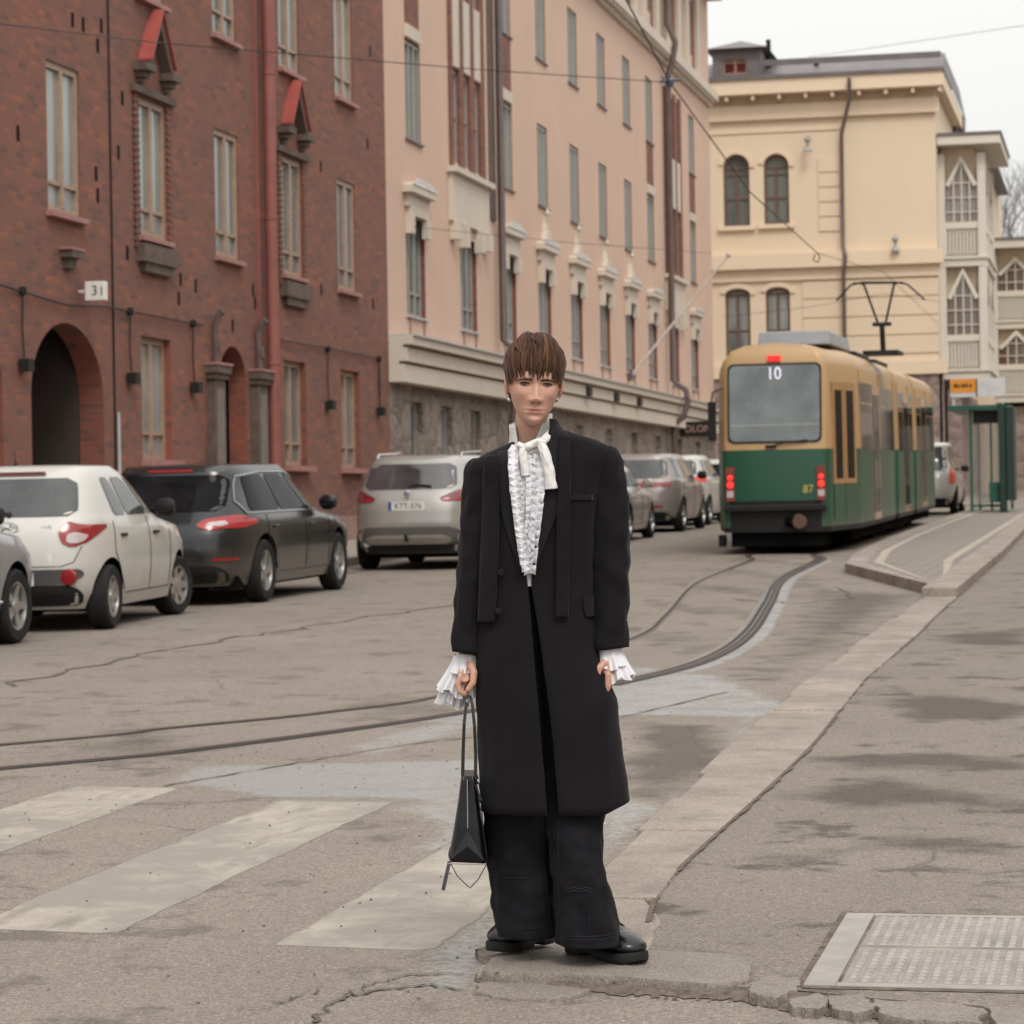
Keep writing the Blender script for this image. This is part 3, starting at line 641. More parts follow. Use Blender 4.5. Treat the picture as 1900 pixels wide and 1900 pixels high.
# ---------------------------------------------------------------- white wooden verandas beside the villa
VGL = glass_mat('veranda_glass', (.17,.10,.07), (.30,.29,.27), .12, .7)
def veranda(x0, x1, y0, y1, z0, z1, storeys, label, group='white verandas beside the villa'):
    o = empty('veranda', ((x0+x1)/2, y0, z0), label, 'veranda', group); global CUR; CUR = o
    hh = (z1-z0)/storeys
    frm, gls, bal, scr = MB(), MB(), MB(), MB()
    for fr_, w_ in ((Fr((x0, y0, 0), (1,0,0), (0,-1,0)), x1-x0), (Fr((x1, y0, 0), (0,1,0), (1,0,0)), y1-y0)):
        nb = max(1, round(w_/2.9)); bw = w_/nb
        for s in range(storeys):
            b = z0 + s*hh
            bx(frm, fr_, -.1, w_+.1, b-.28, b, -.2, .18); bx(frm, fr_, -.15, w_+.15, b, b+.1, -.2, .26)
            bx(frm, fr_, 0, w_, b+1.15, b+1.4, -.1, .1)
            for k in range(nb+1):
                if k == 0 or k == nb: bx(frm, fr_, k*bw-.13, k*bw+.13, b+.1, b+hh-.28, -.16, .16)
                else: bx(frm, fr_, k*bw-.10, k*bw+.10, b+.1, b+hh-.28, -.15, .12)
            for k in range(nb):
                a0 = k*bw+.15; a1 = (k+1)*bw-.15; cc = (a0+a1)/2; sp = b+hh*.66; tp = b+hh-.34
                # pointed braces forming the arch
                for sg_ in (-1, 1):
                    e = a0 if sg_ < 0 else a1
                    frm.prism([fr_.p(e, sp, -.06), fr_.p(cc, tp, -.06), fr_.p(cc, tp-.22, -.06), fr_.p(e - sg_*.15, sp-.08, -.06)], fr_.n*.17)
                nb_ = 4
                for j in range(1, nb_): 
                    a = a0+(a1-a0)*j/nb_; hz = tp-.25-abs(a-cc)/(a1-a0)*2*(tp-sp)*.9; bx(frm, fr_, a-.025, a+.025, b+1.4, hz, -.04, .045)
                j = 0; zz = b+1.4+.38
                while zz < tp-.5:
                    inset = 0 if zz < sp else (zz-sp)/(tp-sp)*(a1-a0)/2
                    bx(frm, fr_, a0+inset, a1-inset, zz-.02, zz+.02, -.03, .036); zz += .55
                gls.poly([fr_.p(a0, b+1.35, -.03), fr_.p(a1, b+1.35, -.03), fr_.p(a1, sp, -.03), fr_.p(cc, tp-.1, -.03), fr_.p(a0, sp, -.03)])
            a = .12
            while a < w_-.1: bx(bal, fr_, a, a+.07, b+.2, b+1.15, -.03, .06); a += .13
            bx(bal, fr_, .05, w_-.05, b+.1, b+1.2, -.09, -.05)
    local(frm).build('timber_frame', WHITEW, o); local(gls).build_split('glazing', VGL, o); local(bal).build('balustrade', WHITEW, o)
    rf = MB(); e = .75
    rf.poly([(x0-.1, y0-e, z1), (x1+e, y0-e, z1), (x1+e, y1+e, z1), (x0-.1, y1+e, z1)])
    rf.box((x0-.1, y0-e, z1+.002), (x1+e, y1+e, z1+.34)); rf.box((x0-.1, y0-e-.06, z1+.342), (x1+e+.06, y1+e, z1+.44), 1)
    local(rf).build('roof', [WHITEW, SLATE], o)
    dk = MB(); dk.box((x0-.05, y0+.3, z0-.2), (x1-.3, y0+.4, z1-.01)); dk.box((x1-.4, y0+.4, z0-.2), (x1-.3, y1, z1-.01)); dk.box((x0-.05, y0+.21, z0-.27), (x1-.21, y1, z0-.2)); local(dk).build('inner_wall', YELLOW, o)
    return o
SV = 107.2
v0 = Cr(1745, 400, SV)[0]; v1 = Cr(1822, 400, SV)[0]; vz1 = Cr(1780, 272, SV)[1]; vz0 = Cr(1780, 690, SV)[1]
veranda(max(v0, xR+.12), v1, SV, SV+6.5, vz0, vz1, 2, 'two storey white timber veranda on the right side of the yellow villa')
SV2 = 126
v0 = Cr(1846, 600, SV2)[0]; v1 = Cr(1925, 600, SV2)[0]; vz1 = Cr(1870, 462, SV2)[1]; vz0 = Cr(1870, 735, SV2)[1]
veranda(v0, v1, SV2, SV2+8, vz0, vz1, 2, 'farther white timber veranda at the right edge of the photo')
# villa wing roofs and walls that carry the far verandas
wg = empty('villa_wing', (xR-2, SY+14.2, gz(0, 120)), 'yellow rear wing with dark roof showing above the white verandas', 'building', None); CUR = wg
q0 = Cr(1736, 300, 118); q1 = Cr(1845, 300, 118)
mb = MB(); mb.box((xR-4, SY+14.05, gz(0,118)-1), (v0+.0, SV2+9, Cr(1800, 300, 118)[1])); 
mb.box((v0+.02, SV2+8.9, gz(0,118)-1), (v1+6, SV2+9.6, Cr(1870, 480, SV2)[1])); local(mb).build('wall', YELLOW, wg)
mb = MB(); za = Cr(1760, 255, 118)[1]
mb.prism([(xR-4.5, SY+13.5, Cr(1800,300,118)[1]), (v0+.5, SY+13.5, Cr(1800,300,118)[1]), (v0-3.0, SY+13.5, za), (xR-4.5, SY+13.5, za)], (0, 12, 0))
q = Cr(1775, 215, 118); mb.box((q[0]-.3, 118, za-1), (q[0]+.3, 118.8, q[1])); q = Cr(1752, 232, 118); mb.box((q[0]-.9, 117, za-1.2), (q[0]+.6, 119, q[1]+.1))
local(mb).build('roof', SLATE, wg)
mb = MB(); mb.box((xR+.2, SY+1.4, gz(0,110)-1), (v0-.5, SV2-.2, Cr(1780, 705, SV)[1]-.35)); mb.box((v0-.4, SV2+.3, gz(0,126)-1), (v1+6, SV2+8.8, Cr(1870, 742, SV2)[1]-.3))
local(mb).build('granite_base', RUBBLE2, wg)
# building closing the view at the far right behind the verandas
fb = empty('distant_building', (14, 175, gz(14,175)), 'pale distant building low at the right edge behind the shelter', 'building'); CUR = fb
FF = Fr((0, 175, 0), (1,0,0), (0,-1,0)); mb = MB(); hs_ = []
for r_ in range(3):
    for k in range(8): hs_.append((-3+k*3.4, -1.8+k*3.4, 4.5+r_*3.2, 6.3+r_*3.2, .2, 1))
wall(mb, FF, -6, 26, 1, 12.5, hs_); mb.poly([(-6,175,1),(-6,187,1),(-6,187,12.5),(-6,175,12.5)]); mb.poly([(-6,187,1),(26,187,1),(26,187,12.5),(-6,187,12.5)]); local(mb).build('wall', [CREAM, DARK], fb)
w = make_window(FF, 1.2, 1.8, WOODD, GLASSD, fb, 1, (.6,), .08); put_windows(w, fb, [FF.p(h[0], h[2], -.15) for h in hs_])
mb = MB(); mb.prism([(-6.4,174.6,12.5),(-6.4,187.4,12.5),(-6.4,181,15.5)], (32.8,0,0)); local(mb).build('roof', SLATE, fb)

# unseen setback row added right of the frame: shades the street, shows in glass
OP = empty('unseen_opposite_row', (14, 20, 0), 'long unseen pale yellow building row across the street, added for reflections', 'building'); CUR = OP
OF = Fr((14, 0, 0), (0, 1, 0), (-1, 0, 0)); oh = []
for k in range(44):
    for z0 in (2.6, 6.2, 9.8): oh.append((19+k*4.0, 20.4+k*4.0, z0, z0+2.0, .2, 1))
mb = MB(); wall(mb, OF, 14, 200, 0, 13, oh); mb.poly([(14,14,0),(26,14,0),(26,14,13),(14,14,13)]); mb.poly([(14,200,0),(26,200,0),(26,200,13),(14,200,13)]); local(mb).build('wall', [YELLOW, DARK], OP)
mb = MB()
for h in oh: mb.poly([OF.p(h[0],h[2],-.19), OF.p(h[1],h[2],-.19), OF.p(h[1],h[3],-.19), OF.p(h[0],h[3],-.19)])
g_ = local(mb).build('window_panes', GLASSD, OP); g_['kind'] = 'stuff'
mb = MB(); mb.prism([(13.5,13.5,13),(26.5,13.5,13),(20,13.5,16.5)], (0,187,0)); local(mb).build('roof', SLATE, OP)
# ================================================================== ground
def smooth_line(pts, n=12):                      # Catmull-Rom through plan points
    P = [Vector((*p, 0)) for p in pts]; P = [P[0]*2-P[1]] + P + [P[-1]*2-P[-2]]; out = []
    for i in range(1, len(P)-2):
        for k in range(n):
            t = k/n; a, b, c, d = P[i-1], P[i], P[i+1], P[i+2]
            out.append(.5*((2*b)+(c-a)*t+(2*a-5*b+4*c-d)*t*t+(3*b-a-3*c+d)*t**3))
    out.append(P[-2]); return out
RL = [(-9.5, 9.0)] + [G(*p) for p in ((0,1382),(300,1352),(600,1322),(850,1282),(1165,1185),(1230,1140),(1290,1080))] + [(-5.3, 40), (-5.7, 44), (-5.75, 60), (-5.7, 100)]
RR = [(-9.0, 8.0)] + [G(*p) for p in ((0,1425),(400,1385),(845,1322),(1170,1258),(1300,1220),(1370,1175),(1410,1120),(1440,1075))] + [(-4.35, 40), (-4.7, 44), (-4.75, 60), (-4.7, 100)]
RLc, RRc = smooth_line(RL), smooth_line(RR)
import numpy as np
RLn, RRn = np.array([p[:2] for p in RLc]), np.array([p[:2] for p in RRc])
def dseg(P, L):                                  # distance of points to a polyline
    d = np.full(len(P), 1e9)
    for a, b in zip(L[:-1], L[1:]):
        ab_ = b-a; t = np.clip(((P-a)@ab_)/max(ab_@ab_, 1e-9), 0, 1); q = a + t[:, None]*ab_
        d = np.minimum(d, np.hypot(*(P-q).T))
    return d
def inpoly(P, poly):
    poly = np.array(poly); x, y = P[:,0], P[:,1]; c = np.zeros(len(P), bool); j = len(poly)-1
    for i in range(len(poly)):
        xi, yi = poly[i]; xj, yj = poly[j]
        c ^= ((yi > y) != (yj > y)) & (x < (xj-xi)*(y-yi)/(yj-yi+1e-12)+xi); j = i
    return c
def soft(P, poly, w=.12):                        # soft edged inside mask
    d = dseg(P, np.array(list(poly)+[poly[0]])); return np.where(inpoly(P, poly), np.clip(.5+d/w/2, 0, 1), np.clip(.5-d/w/2, 0, 1))
def steps(*seg):
    o = []
    for a, b, h in seg:
        n = max(1, round((b-a)/h)); o += [a+(b-a)*k/n for k in range(n)]
    return o + [seg[-1][1]]
def ground_sheet(name, xs, ys, mat, dz, masks, keep=None):
    xs, ys = np.array(xs), np.array(ys); X, Y = np.meshgrid(xs, ys); P = np.stack([X.ravel(), Y.ravel()], 1)
    Z = gz(P[:,0], P[:,1]) + dz
    nx, ny = len(xs), len(ys); I = np.arange(nx*ny).reshape(ny, nx)
    q = np.stack([I[:-1,:-1], I[:-1,1:], I[1:,1:], I[1:,:-1]], -1).reshape(-1, 4)
    me = bpy.data.meshes.new(name); me.from_pydata(np.column_stack([P, Z]).tolist(), [], q.tolist()); me.materials.append(mat)
    for k, fn in masks.items():
        at = me.attributes.new(k, 'FLOAT', 'POINT'); at.data.foreach_set('value', np.clip(fn(P), 0, 1).astype(np.float32))
    o = bpy.data.objects.new(name, me); COL.objects.link(o); o['kind'] = 'structure'; return o
PX = lambda L: [G(*p) for p in L]
def rail_mask(P):
    d = np.minimum(dseg(P, RLn), dseg(P, RRn)); mid = (RLn + RRn[:len(RLn)])/2 if len(RLn) == len(RRn) else RLn
    return np.clip(1.15 - d/.75, 0, 1) * np.clip(1.2-(P[:,1]-30)/40, .35, 1)
wetA = PX([(1130,1225),(1300,1235),(1390,1195),(1436,1110),(1418,1105),(1350,1215),(1480,1310),(1440,1335),(1340,1400),(1380,1345),(1180,1335),(1100,1335)])
wetB = PX([(1165,1235),(1330,1255),(1460,1310),(1400,1335),(1350,1395),(1385,1330),(1180,1325),(900,1345),(760,1380),(700,1400),(640,1385),(860,1330),(1000,1300)])
wetC = PX([(900,1500),(1130,1480),(1255,1500),(1190,1520),(1150,1570),(1100,1600),(1120,1520)])
wetD = PX([(500,1420),(880,1410),(1000,1440),(880,1490),(740,1480),(500,1478),(320,1450),(380,1420)])
wetE = PX([(740,1500),(880,1470),(900,1560),(760,1585),(840,1530)])
wetF = PX([(830,1745),(905,1690),(930,1730),(880,1790),(890,1840),(800,1830)])
wetG = PX([(1235,1150),(1430,1060),(1400,1075),(1300,1140),(1180,1215),(1150,1215)])
def wet(P):
    m = np.zeros(len(P))
    for w in (wetB, wetC, wetD, wetE, wetF): m = np.maximum(m, soft(P, w, .22))
    m = np.maximum(m, soft(P, wetG, .3)*.6)
    d = dseg(P, RRn); m = np.maximum(m, np.clip(1-abs(d-.18)/.16, 0, 1)*.9*(P[:,1] < 40)*(P[:,1] > 15)*(P[:,0] > np.interp(P[:,1], RRn[:,1], RRn[:,0])-.02))
    return m
patchA = PX([(1160,1335),(1345,1345),(1385,1400),(1250,1500),(1120,1480),(1150,1400)])
patchB = PX([(1480,1110),(1560,1090),(1740,1105),(1600,1190),(1440,1300),(1360,1270),(1420,1190)])
patchC = PX([(1450,1080),(1545,1080),(1660,1110),(1730,1120),(1700,1130),(1560,1120),(1450,1130)])
def dirty(P):
    m = np.maximum(soft(P, patchA, .3), soft(P, patchB, .6)*.9); m = np.maximum(m, soft(P, patchC, .5)*.7)
    d = dseg(P, (RLn[:120]+RRn[:120])/2); return np.maximum(m, np.clip(1.7-d/.9, 0, 1)*(.42+.25*np.sin(P[:,0]*3.1+P[:,1]*1.7)))
def asphalt(name, base, dark, light, wetcol, blotch=1.0, grit=130):
    m, t, p = nodes(name); v = obj_vec(t)
    at = lambda k: (lambda n: n.outputs['Fac'])(N(t, 'ShaderNodeAttribute', attribute_name=k))
    n1 = noise_n(t, v, .7, 6, .62); n2 = noise_n(t, v, 2.6, 6, .65); n3 = noise_n(t, v, grit, 3, .8); n4 = noise_n(t, v, 30, 5, .7)
    c = mix(t, ramp(t, n1, [(.35, 0), (.65, 1)]), base, light)
    c = mix(t, ramp(t, n2, [(.555, 0), (.63, .62*blotch)]), c, dark)
    ed = mix(t, .5, n2, at('dirty')); c = mix(t, ramp(t, ed, [(.50, 0), (.66, .9)]), c, dark)
    # cracks
    nv = N(t, 'ShaderNodeTexNoise'); nv.inputs['Scale'].default_value = 1.3; t.links.new(v, nv.inputs['Vector'])
    wv = mix(t, .35, v, nv.outputs['Color'], 'ADD')
    cr = N(t, 'ShaderNodeTexVoronoi', feature='DISTANCE_TO_EDGE'); cr.inputs['Scale'].default_value = .45; t.links.new(wv, cr.inputs['Vector'])
    ck = ramp(t, cr.outputs['Distance'], [(0, 1), (.006, 0)]); ckm = mix(t, 1.0, ck, ramp(t, n1, [(.5, 0), (.58, .7)]), 'MULTIPLY')
    c = mix(t, ckm, c, (.06, .05, .042))
    c = mix(t, ramp(t, n3, [(.30, .6), (.5, 0)]), c, dark); c = mix(t, ramp(t, n3, [(.56, 0), (.75, .45)]), c, (.45, .40, .35))
    c = mix(t, ramp(t, n4, [(.3, .25), (.6, 0)]), c, dark)
    va = N(t, 'ShaderNodeTexVoronoi', feature='F1'); va.inputs['Scale'].default_value = 150; t.links.new(v, va.inputs['Vector']); sa = N(t, 'ShaderNodeSeparateColor'); t.links.new(va.outputs['Color'], sa.inputs[0])
    c = mix(t, 1.0, c, ramp(t, sa.outputs[0], [(0, .58), (.25, .88), (.6, 1.0), (.92, 1.13), (1, 1.55)]), 'MULTIPLY')
    wm = mix(t, .5, at('wet'), mix(t, .5, n4, n2)); wf = mix(t, 1.0, ramp(t, wm, [(.46, 0), (.56, 1)]), ramp(t, mix(t, .5, n4, n2), [(.36, .15), (.56, 1)]), 'MULTIPLY')
    c = mix(t, wf, c, mix(t, ramp(t, n3, [(.4, .0), (.6, 1)]), wetcol, tuple(x*1.3 for x in wetcol)))
    t.links.new(c, p.inputs['Base Color'])
    t.links.new(ramp(t, wf, [(0, .85), (1, .42)]), p.inputs['Roughness']); p.inputs['Specular IOR Level'].default_value = .45
    b = N(t, 'ShaderNodeBump'); b.inputs['Strength'].default_value = .5; b.inputs['Distance'].default_value = .006
    t.links.new(mix(t, .35, n3, n4), b.inputs['Height']); t.links.new(b.outputs[0], p.inputs['Normal'])
    return m
ROAD = asphalt('road_asphalt', (.208,.175,.145), (.084,.066,.054), (.248,.211,.175), (.225,.220,.214))
WALK = asphalt('pavement_asphalt', (.190,.159,.132), (.062,.048,.040), (.228,.193,.160), (.2,.19,.18), 1.35)
road = ground_sheet('road', steps((-400,-14,40),(-14,-7,.3),(-7,.6,.07),(.6,8,.6),(8,400,40)), steps((-60,6,6),(6,24,.07),(24,48,.16),(48,120,2),(120,900,60)), ROAD, 0, {'wet': wet, 'dirty': dirty})
def strip(mb, line, w0, w1, dz, m=0, off=0):     # flat ribbon offset sideways from a plan line
    L = [Vector(p) for p in line]; rows = []
    for i, p in enumerate(L):
        d = (L[min(i+1, len(L)-1)]-L[max(i-1, 0)]).normalized(); n = Vector((d.y, -d.x, 0))
        rows.append([(q.x, q.y, gz(q.x, q.y)+dz) for q in (p+n*w0, p+n*w1)])
    mb.loft(rows, m, closed=False)
RAIL = pbr('worn_rail_steel', (.36,.31,.28), .28, .8, var=.3, scale=4); GROOVE = pbr('rail_groove', (.025,.02,.018), .8)
RUST = pbr('rusty_dirt', (.13,.095,.075), .8, var=.4, scale=9)
mb = MB()
for L in (RLc, RRc):
    strip(mb, L, -.028, .022, .006, 0); strip(mb, L, .0225, .058, .0035, 1); strip(mb, L, .059, .070, .005, 0)
mb_b = MB()
strip(mb, [p for p in RRc if 17.5 < p.y < 42], .0705, .15, .0037, 1); strip(mb, [p for p in RRc if 17.5 < p.y < 42], .10, .115, .005, 2)
strip(mb, [p for p in RRc if p.y < 17.6], .0705, .10, .0037, 1)
mb.build('tram_rails', [RAIL, GROOVE, RUST])['kind'] = 'structure'
# crossing stripes, worn paint
def paint_mat(name, col, wear):
    m, t, p = nodes(name); v = obj_vec(t); n1 = noise_n(t, v, 2.4, 6, .68); n3 = noise_n(t, v, 230, 3, .8); n2 = noise_n(t, obj_vec(t, (3, .5, 1)), 3, 5)
    c = mix(t, ramp(t, n1, [(.38, 0), (.58, .85)]), col, wear); c = mix(t, ramp(t, n2, [(.55, 0), (.72, .5)]), c, wear)
    c = mix(t, ramp(t, n3, [(.28, .6), (.45, 0)]), c, wear)
    t.links.new(c, p.inputs['Base Color']); p.inputs['Roughness'].default_value = .75
    # worn through to the asphalt in ragged spots
    a = N(t, 'ShaderNodeAttribute', attribute_name='edge'); mk = mix(t, .5, a.outputs['Fac'], n1)
    al = mix(t, 1.0, ramp(t, mk, [(.30, 0), (.40, 1)]), ramp(t, n3, [(.24, .2), (.36, 1)]), 'MULTIPLY')
    al = mix(t, 1.0, al, ramp(t, mix(t, .5, n1, n2), [(.36, .5), (.47, 1)]), 'MULTIPLY')
    t.links.new(al, p.inputs['Alpha']); bump(t, p, n3, .4, .004); return m
PAINT = paint_mat('worn_white_paint', (.385,.345,.285), (.215,.19,.162))
def paint_patch(name, poly, step=.06):
    poly = [Vector((*p, 0)) for p in poly]; a, b, c, d = poly; nu = max(4, int((b-a).length/step)); nv_ = max(4, int((d-a).length/step)); V_, E_ = [], []
    for j in range(nv_+1):
        for i in range(nu+1):
            u, v = i/nu, j/nv_; q = (a*(1-u)+b*u)*(1-v)+(d*(1-u)+c*u)*v; V_.append((q.x, q.y, gz(q.x, q.y)+.0007))
            e = min(u*(b-a).length, (1-u)*(b-a).length, v*(d-a).length, (1-v)*(d-a).length); E_.append(min(1, .05+e/.035*.5 if e < .035 else .55+(e-.035)/.1*.45))
    Fc = [(j*(nu+1)+i, j*(nu+1)+i+1, (j+1)*(nu+1)+i+1, (j+1)*(nu+1)+i) for j in range(nv_) for i in range(nu)]
    me = bpy.data.meshes.new(name); me.from_pydata(V_, [], Fc); me.materials.append(PAINT)
    me.attributes.new('edge', 'FLOAT', 'POINT').data.foreach_set('value', E_)
    o = bpy.data.objects.new(name, me); COL.objects.link(o); o['kind'] = 'structure'; return o
for k, pts in enumerate([[(-560,1975),(-340,2010),(0,0),(0,0)], 0, 0, 0, 0][:0]): pass
def lat_stripe(x0, x1, y0, y1, sk=.05): paint_patch('crossing_stripe', [(x0, y0), (x1, y0-sk), (x1, y1-sk), (x0, y1)])
lat_stripe(-2.50, -1.98, 7.92, 10.9); lat_stripe(-3.56, -3.02, 8.10, 11.45); lat_stripe(-4.66, -4.10, 8.3, 11.9); lat_stripe(-5.74, -5.2, 8.5, 12.1)
# bottom of the picture: a lighter patched strip of the cross street
mb = MB()
Lp = PX([(-300,1990),(300,1960),(620,1880),(760,1850),(1000,1840),(1300,1868),(1500,1898),(2100,1960)])
Lc = smooth_line(Lp, 6)
rnd = random.Random(3)
mb2 = MB()
def crack(pts, w=.012, amp=.035, sub=8):
    L = []
    for a, b in zip(pts, pts[1:]):
        for k in range(sub):
            t = k/sub; L.append(Vector((a[0]*(1-t)+b[0]*t + rnd.uniform(-amp, amp), a[1]*(1-t)+b[1]*t + rnd.uniform(-amp, amp), 0)))
    L.append(Vector((*pts[-1], 0))); rows = []
    for i, p in enumerate(L):
        d = (L[min(i+1, len(L)-1)]-L[max(i-1, 0)]).normalized(); n = Vector((d.y, -d.x, 0)); ww = w*rnd.uniform(.3, 1.6)
        rows.append([(q.x, q.y, gz(q.x, q.y)+.0048) for q in (p-n*ww, p+n*ww)])
    mb2.loft(rows, 0, closed=False)
crack(PX([(590,1900),(600,1868),(640,1850),(700,1840),(790,1828),(860,1838)]), .006, .02)
crack(PX([(640,1850),(690,1828),(760,1812),(860,1808)]), .004, .02); crack(PX([(440,1875),(520,1862),(560,1850),(600,1830)]), .003)
crack(PX([(300,1460),(500,1425),(700,1390),(900,1365),(1160,1330),(1350,1285)]), .007, .02)
crack(PX([(150,1138),(300,1110),(500,1080),(760,1050)]), .03, .06); crack(PX([(0,1275),(200,1230),(400,1190),(600,1160),(850,1120)]), .02, .12)
crack(PX([(1545,1090),(1590,1110),(1480,1120),(1360,1112)]), .02, .05)
mb2.build('asphalt_cracks', pbr('crack_dirt', (.10,.078,.06), .9, var=.3, scale=20))['kind'] = 'structure'

# pavement on the right with its kerbstones
KI = [(1.0, 0)]
kerb_in = [(-1.42, 8.3), (-1.47, 8.75), (-1.50, 9.4), (-1.50, 13.4), (-1.62, 17.6), (-1.62, 21.9), (-1.66, 27), (-1.70, 40), (-1.9, 60), (-2.0, 90)]
kerb_out = [(-1.66, 8.3), (-1.72, 8.75), (-1.77, 9.4), (-1.90, 13.4), (-1.98, 17.6), (-2.0, 21.9), (-2.0, 27), (-2.05, 40), (-2.3, 60), (-2.4, 90)]
bottom = PX([(1250,1838),(1480,1852),(1620,1868),(1900,1888),(2300,1915)])
WZ = .022
pave_poly = [kerb_in[0]] + list(kerb_in[1:]) + [(12, 90), (12, bottom[-1][1]-.3)] + list(reversed(bottom)) + [(-1.80, 7.70), (-1.84, 7.80), (-1.70, 8.3)]
mb = MB()
xs, ys = steps((-2.1, 3, .08), (3, 12, 3)), steps((6, 30, .08), (30, 90, 1.5))
def sheet_in(name, poly, xs, ys, mat, dz, masks):
    X, Y = np.meshgrid(xs, ys); P = np.stack([X.ravel(), Y.ravel()], 1); inside = inpoly(P, poly)
    pa = np.array(list(poly)); 
    # snap the outside fringe onto the outline so the edge is clean
    nx, ny = len(xs), len(ys); I = np.arange(nx*ny).reshape(ny, nx); q = np.stack([I[:-1,:-1], I[:-1,1:], I[1:,1:], I[1:,:-1]], -1).reshape(-1, 4)
    q = q[inside[q].any(1)]; used_ = np.unique(q); out_ = used_[~inside[used_]]
    L = np.array(list(poly)+[poly[0]]); best = np.full(len(out_), 1e9); bp = P[out_].copy()
    for a, b in zip(L[:-1], L[1:]):
        d = b-a; t = np.clip(((P[out_]-a)@d)/max(d@d, 1e-9), 0, 1); c = a+t[:,None]*d; e = np.hypot(*(P[out_]-c).T); s = e < best; best[s] = e[s]; bp[s] = c[s]
    P[out_] = bp; re_ = -np.ones(len(P), int); re_[used_] = np.arange(len(used_)); P = P[used_]; q = re_[q]
    me = bpy.data.meshes.new(name); me.from_pydata(np.column_stack([P, gz(P[:,0], P[:,1])+dz]).tolist(), [], q.tolist()); me.materials.append(mat)
    for k, fn in masks.items(): me.attributes.new(k, 'FLOAT', 'POINT').data.foreach_set('value', np.clip(fn(P), 0, 1).astype(np.float32))
    o = bpy.data.objects.new(name, me); COL.objects.link(o); o['kind'] = 'structure'; return o
PXW = lambda L: [G(*p, WZ) for p in L]
dk = [PXW(L) for L in ([(1480,1475),(1620,1445),(1740,1465),(1900,1490),(1900,1500),(1700,1490),(1560,1500)],[(1350,1590),(1500,1568),(1700,1540),(1900,1560),(1900,1600),(1640,1585),(1430,1615)],[(1640,1300),(1760,1290),(1900,1310),(1900,1330),(1720,1335)],[(1750,1180),(1900,1165),(1900,1200),(1780,1195)],[(1550,1640),(1700,1660),(1640,1672)],[(1500,1405),(1740,1400),(1900,1412),(1900,1425),(1600,1425)])]
sheet_in('pavement', pave_poly, xs, ys, WALK, WZ, {'wet': lambda P: P[:,0]*0, 'dirty': lambda P: np.clip(np.max([soft(P, w, .35) for w in dk], 0)*.95 + .22*(P[:,1] > 10.5), 0, 1)})
GRAN = pbr('kerb_granite', (.262,.218,.180), .75, var=.30, scale=1.6, bmp=.5, bscale=120, bdist=.004, speck=190)
GRAN2 = pbr('kerb_granite_grey', (.215,.183,.153), .75, var=.25, scale=5, bmp=.6, bscale=90, bdist=.005, speck=190)
mb = MB(); n = len(kerb_in); st = 0; joint = .02
segs = []
for i in range(1, n-1):
    a0, a1, b0, b1 = [Vector(p) for p in (kerb_in[i], kerb_in[i+1], kerb_out[i], kerb_out[i+1])]; Ln = (a1-a0).length; k = max(1, round(Ln/(1.05 if i < 4 else 1.3)))
    for j in range(k): segs.append([a0.lerp(a1, (j+joint/2)/k), a0.lerp(a1, (j+1-joint/2)/k), b0.lerp(b1, (j+1-joint/2)/k), b0.lerp(b1, (j+joint/2)/k)])
for s_ in segs:
    jit = rnd.uniform(-.02, .02); P = [(p.x+(jit if k > 1 else 0), p.y, gz(p.x, p.y)) for k, p in enumerate(s_)]; top = WZ+.006+rnd.uniform(-.004, .006)
    if s_[0].y > 28: top = .125
    a = [(x, y, z-.1) for x, y, z in P]; b = [(x, y, z+top) for x, y, z in P]
    mb.loft([a, b], 0)
k_o = mb.build('kerbstones', GRAN, bevel=.012); k_o['kind'] = 'structure'
mb = MB(); a = [(p[0]+.03, p[1], gz(*p)+WZ+.004) for p in kerb_in[2:7]]; 
rows = []
for p, q in zip(smooth_line(kerb_in[0:8], 40), range(9999)):
    w = max(.0005, rnd.gauss(.004, .006)); rows.append([(p.x-.012, p.y, gz(p.x, p.y)+WZ+.0075), (p.x+w, p.y, gz(p.x, p.y)+WZ+.0075)])
mb.loft(rows, 0, closed=False); mb.build('pavement_joint', pbr('joint_dirt', (.10,.078,.06), .9, var=.4, scale=30, bmp=.6))['kind'] = 'structure'
def stone(pts, z0, z1, name, mat=GRAN2, label=None, rough=.004):
    pts = pts+[pts[0]]; P = [Vector((a[0]*(1-k/6)+b[0]*k/6+rnd.uniform(-.006,.006), a[1]*(1-k/6)+b[1]*k/6+rnd.uniform(-.01,.01), 0)) for a, b in zip(pts, pts[1:]) for k in range(6)]; c = sum(P, Vector())/len(P); mb = MB(); rings = []
    for sc, z in ((1, z0-.08), (1.0, z1-.012), (.993, z1-.004), (.982, z1), (.6, z1+.0005), (.2, z1+.0005)):
        rings.append([(c.x+(p.x-c.x)*sc + (noise.noise(Vector((p.x*9, p.y*9, z)))*rough*3 if sc > .9 else 0), c.y+(p.y-c.y)*sc, gz(c.x+(p.x-c.x)*sc, c.y+(p.y-c.y)*sc)+z+noise.noise(Vector((p.x*7, p.y*7, sc)))*rough) for p in P])
    mb.loft(rings); o = mb.build(name, mat, smooth=50); o['kind'] = 'structure'; return o
T1 = .036
stone([G(u, v, T1) for u, v in ((890,1800),(905,1775),(1010,1758),(1200,1762),(1370,1772),(1395,1785),(1390,1812),(1340,1826),(1200,1815),(1050,1806),(930,1806))], 0, T1, 'corner_kerbstone')
stone([G(u, v, .03) for u, v in ((1395,1822),(1420,1810),(1480,1815),(1478,1835),(1440,1850),(1392,1842))], 0, .028, 'corner_kerbstone')
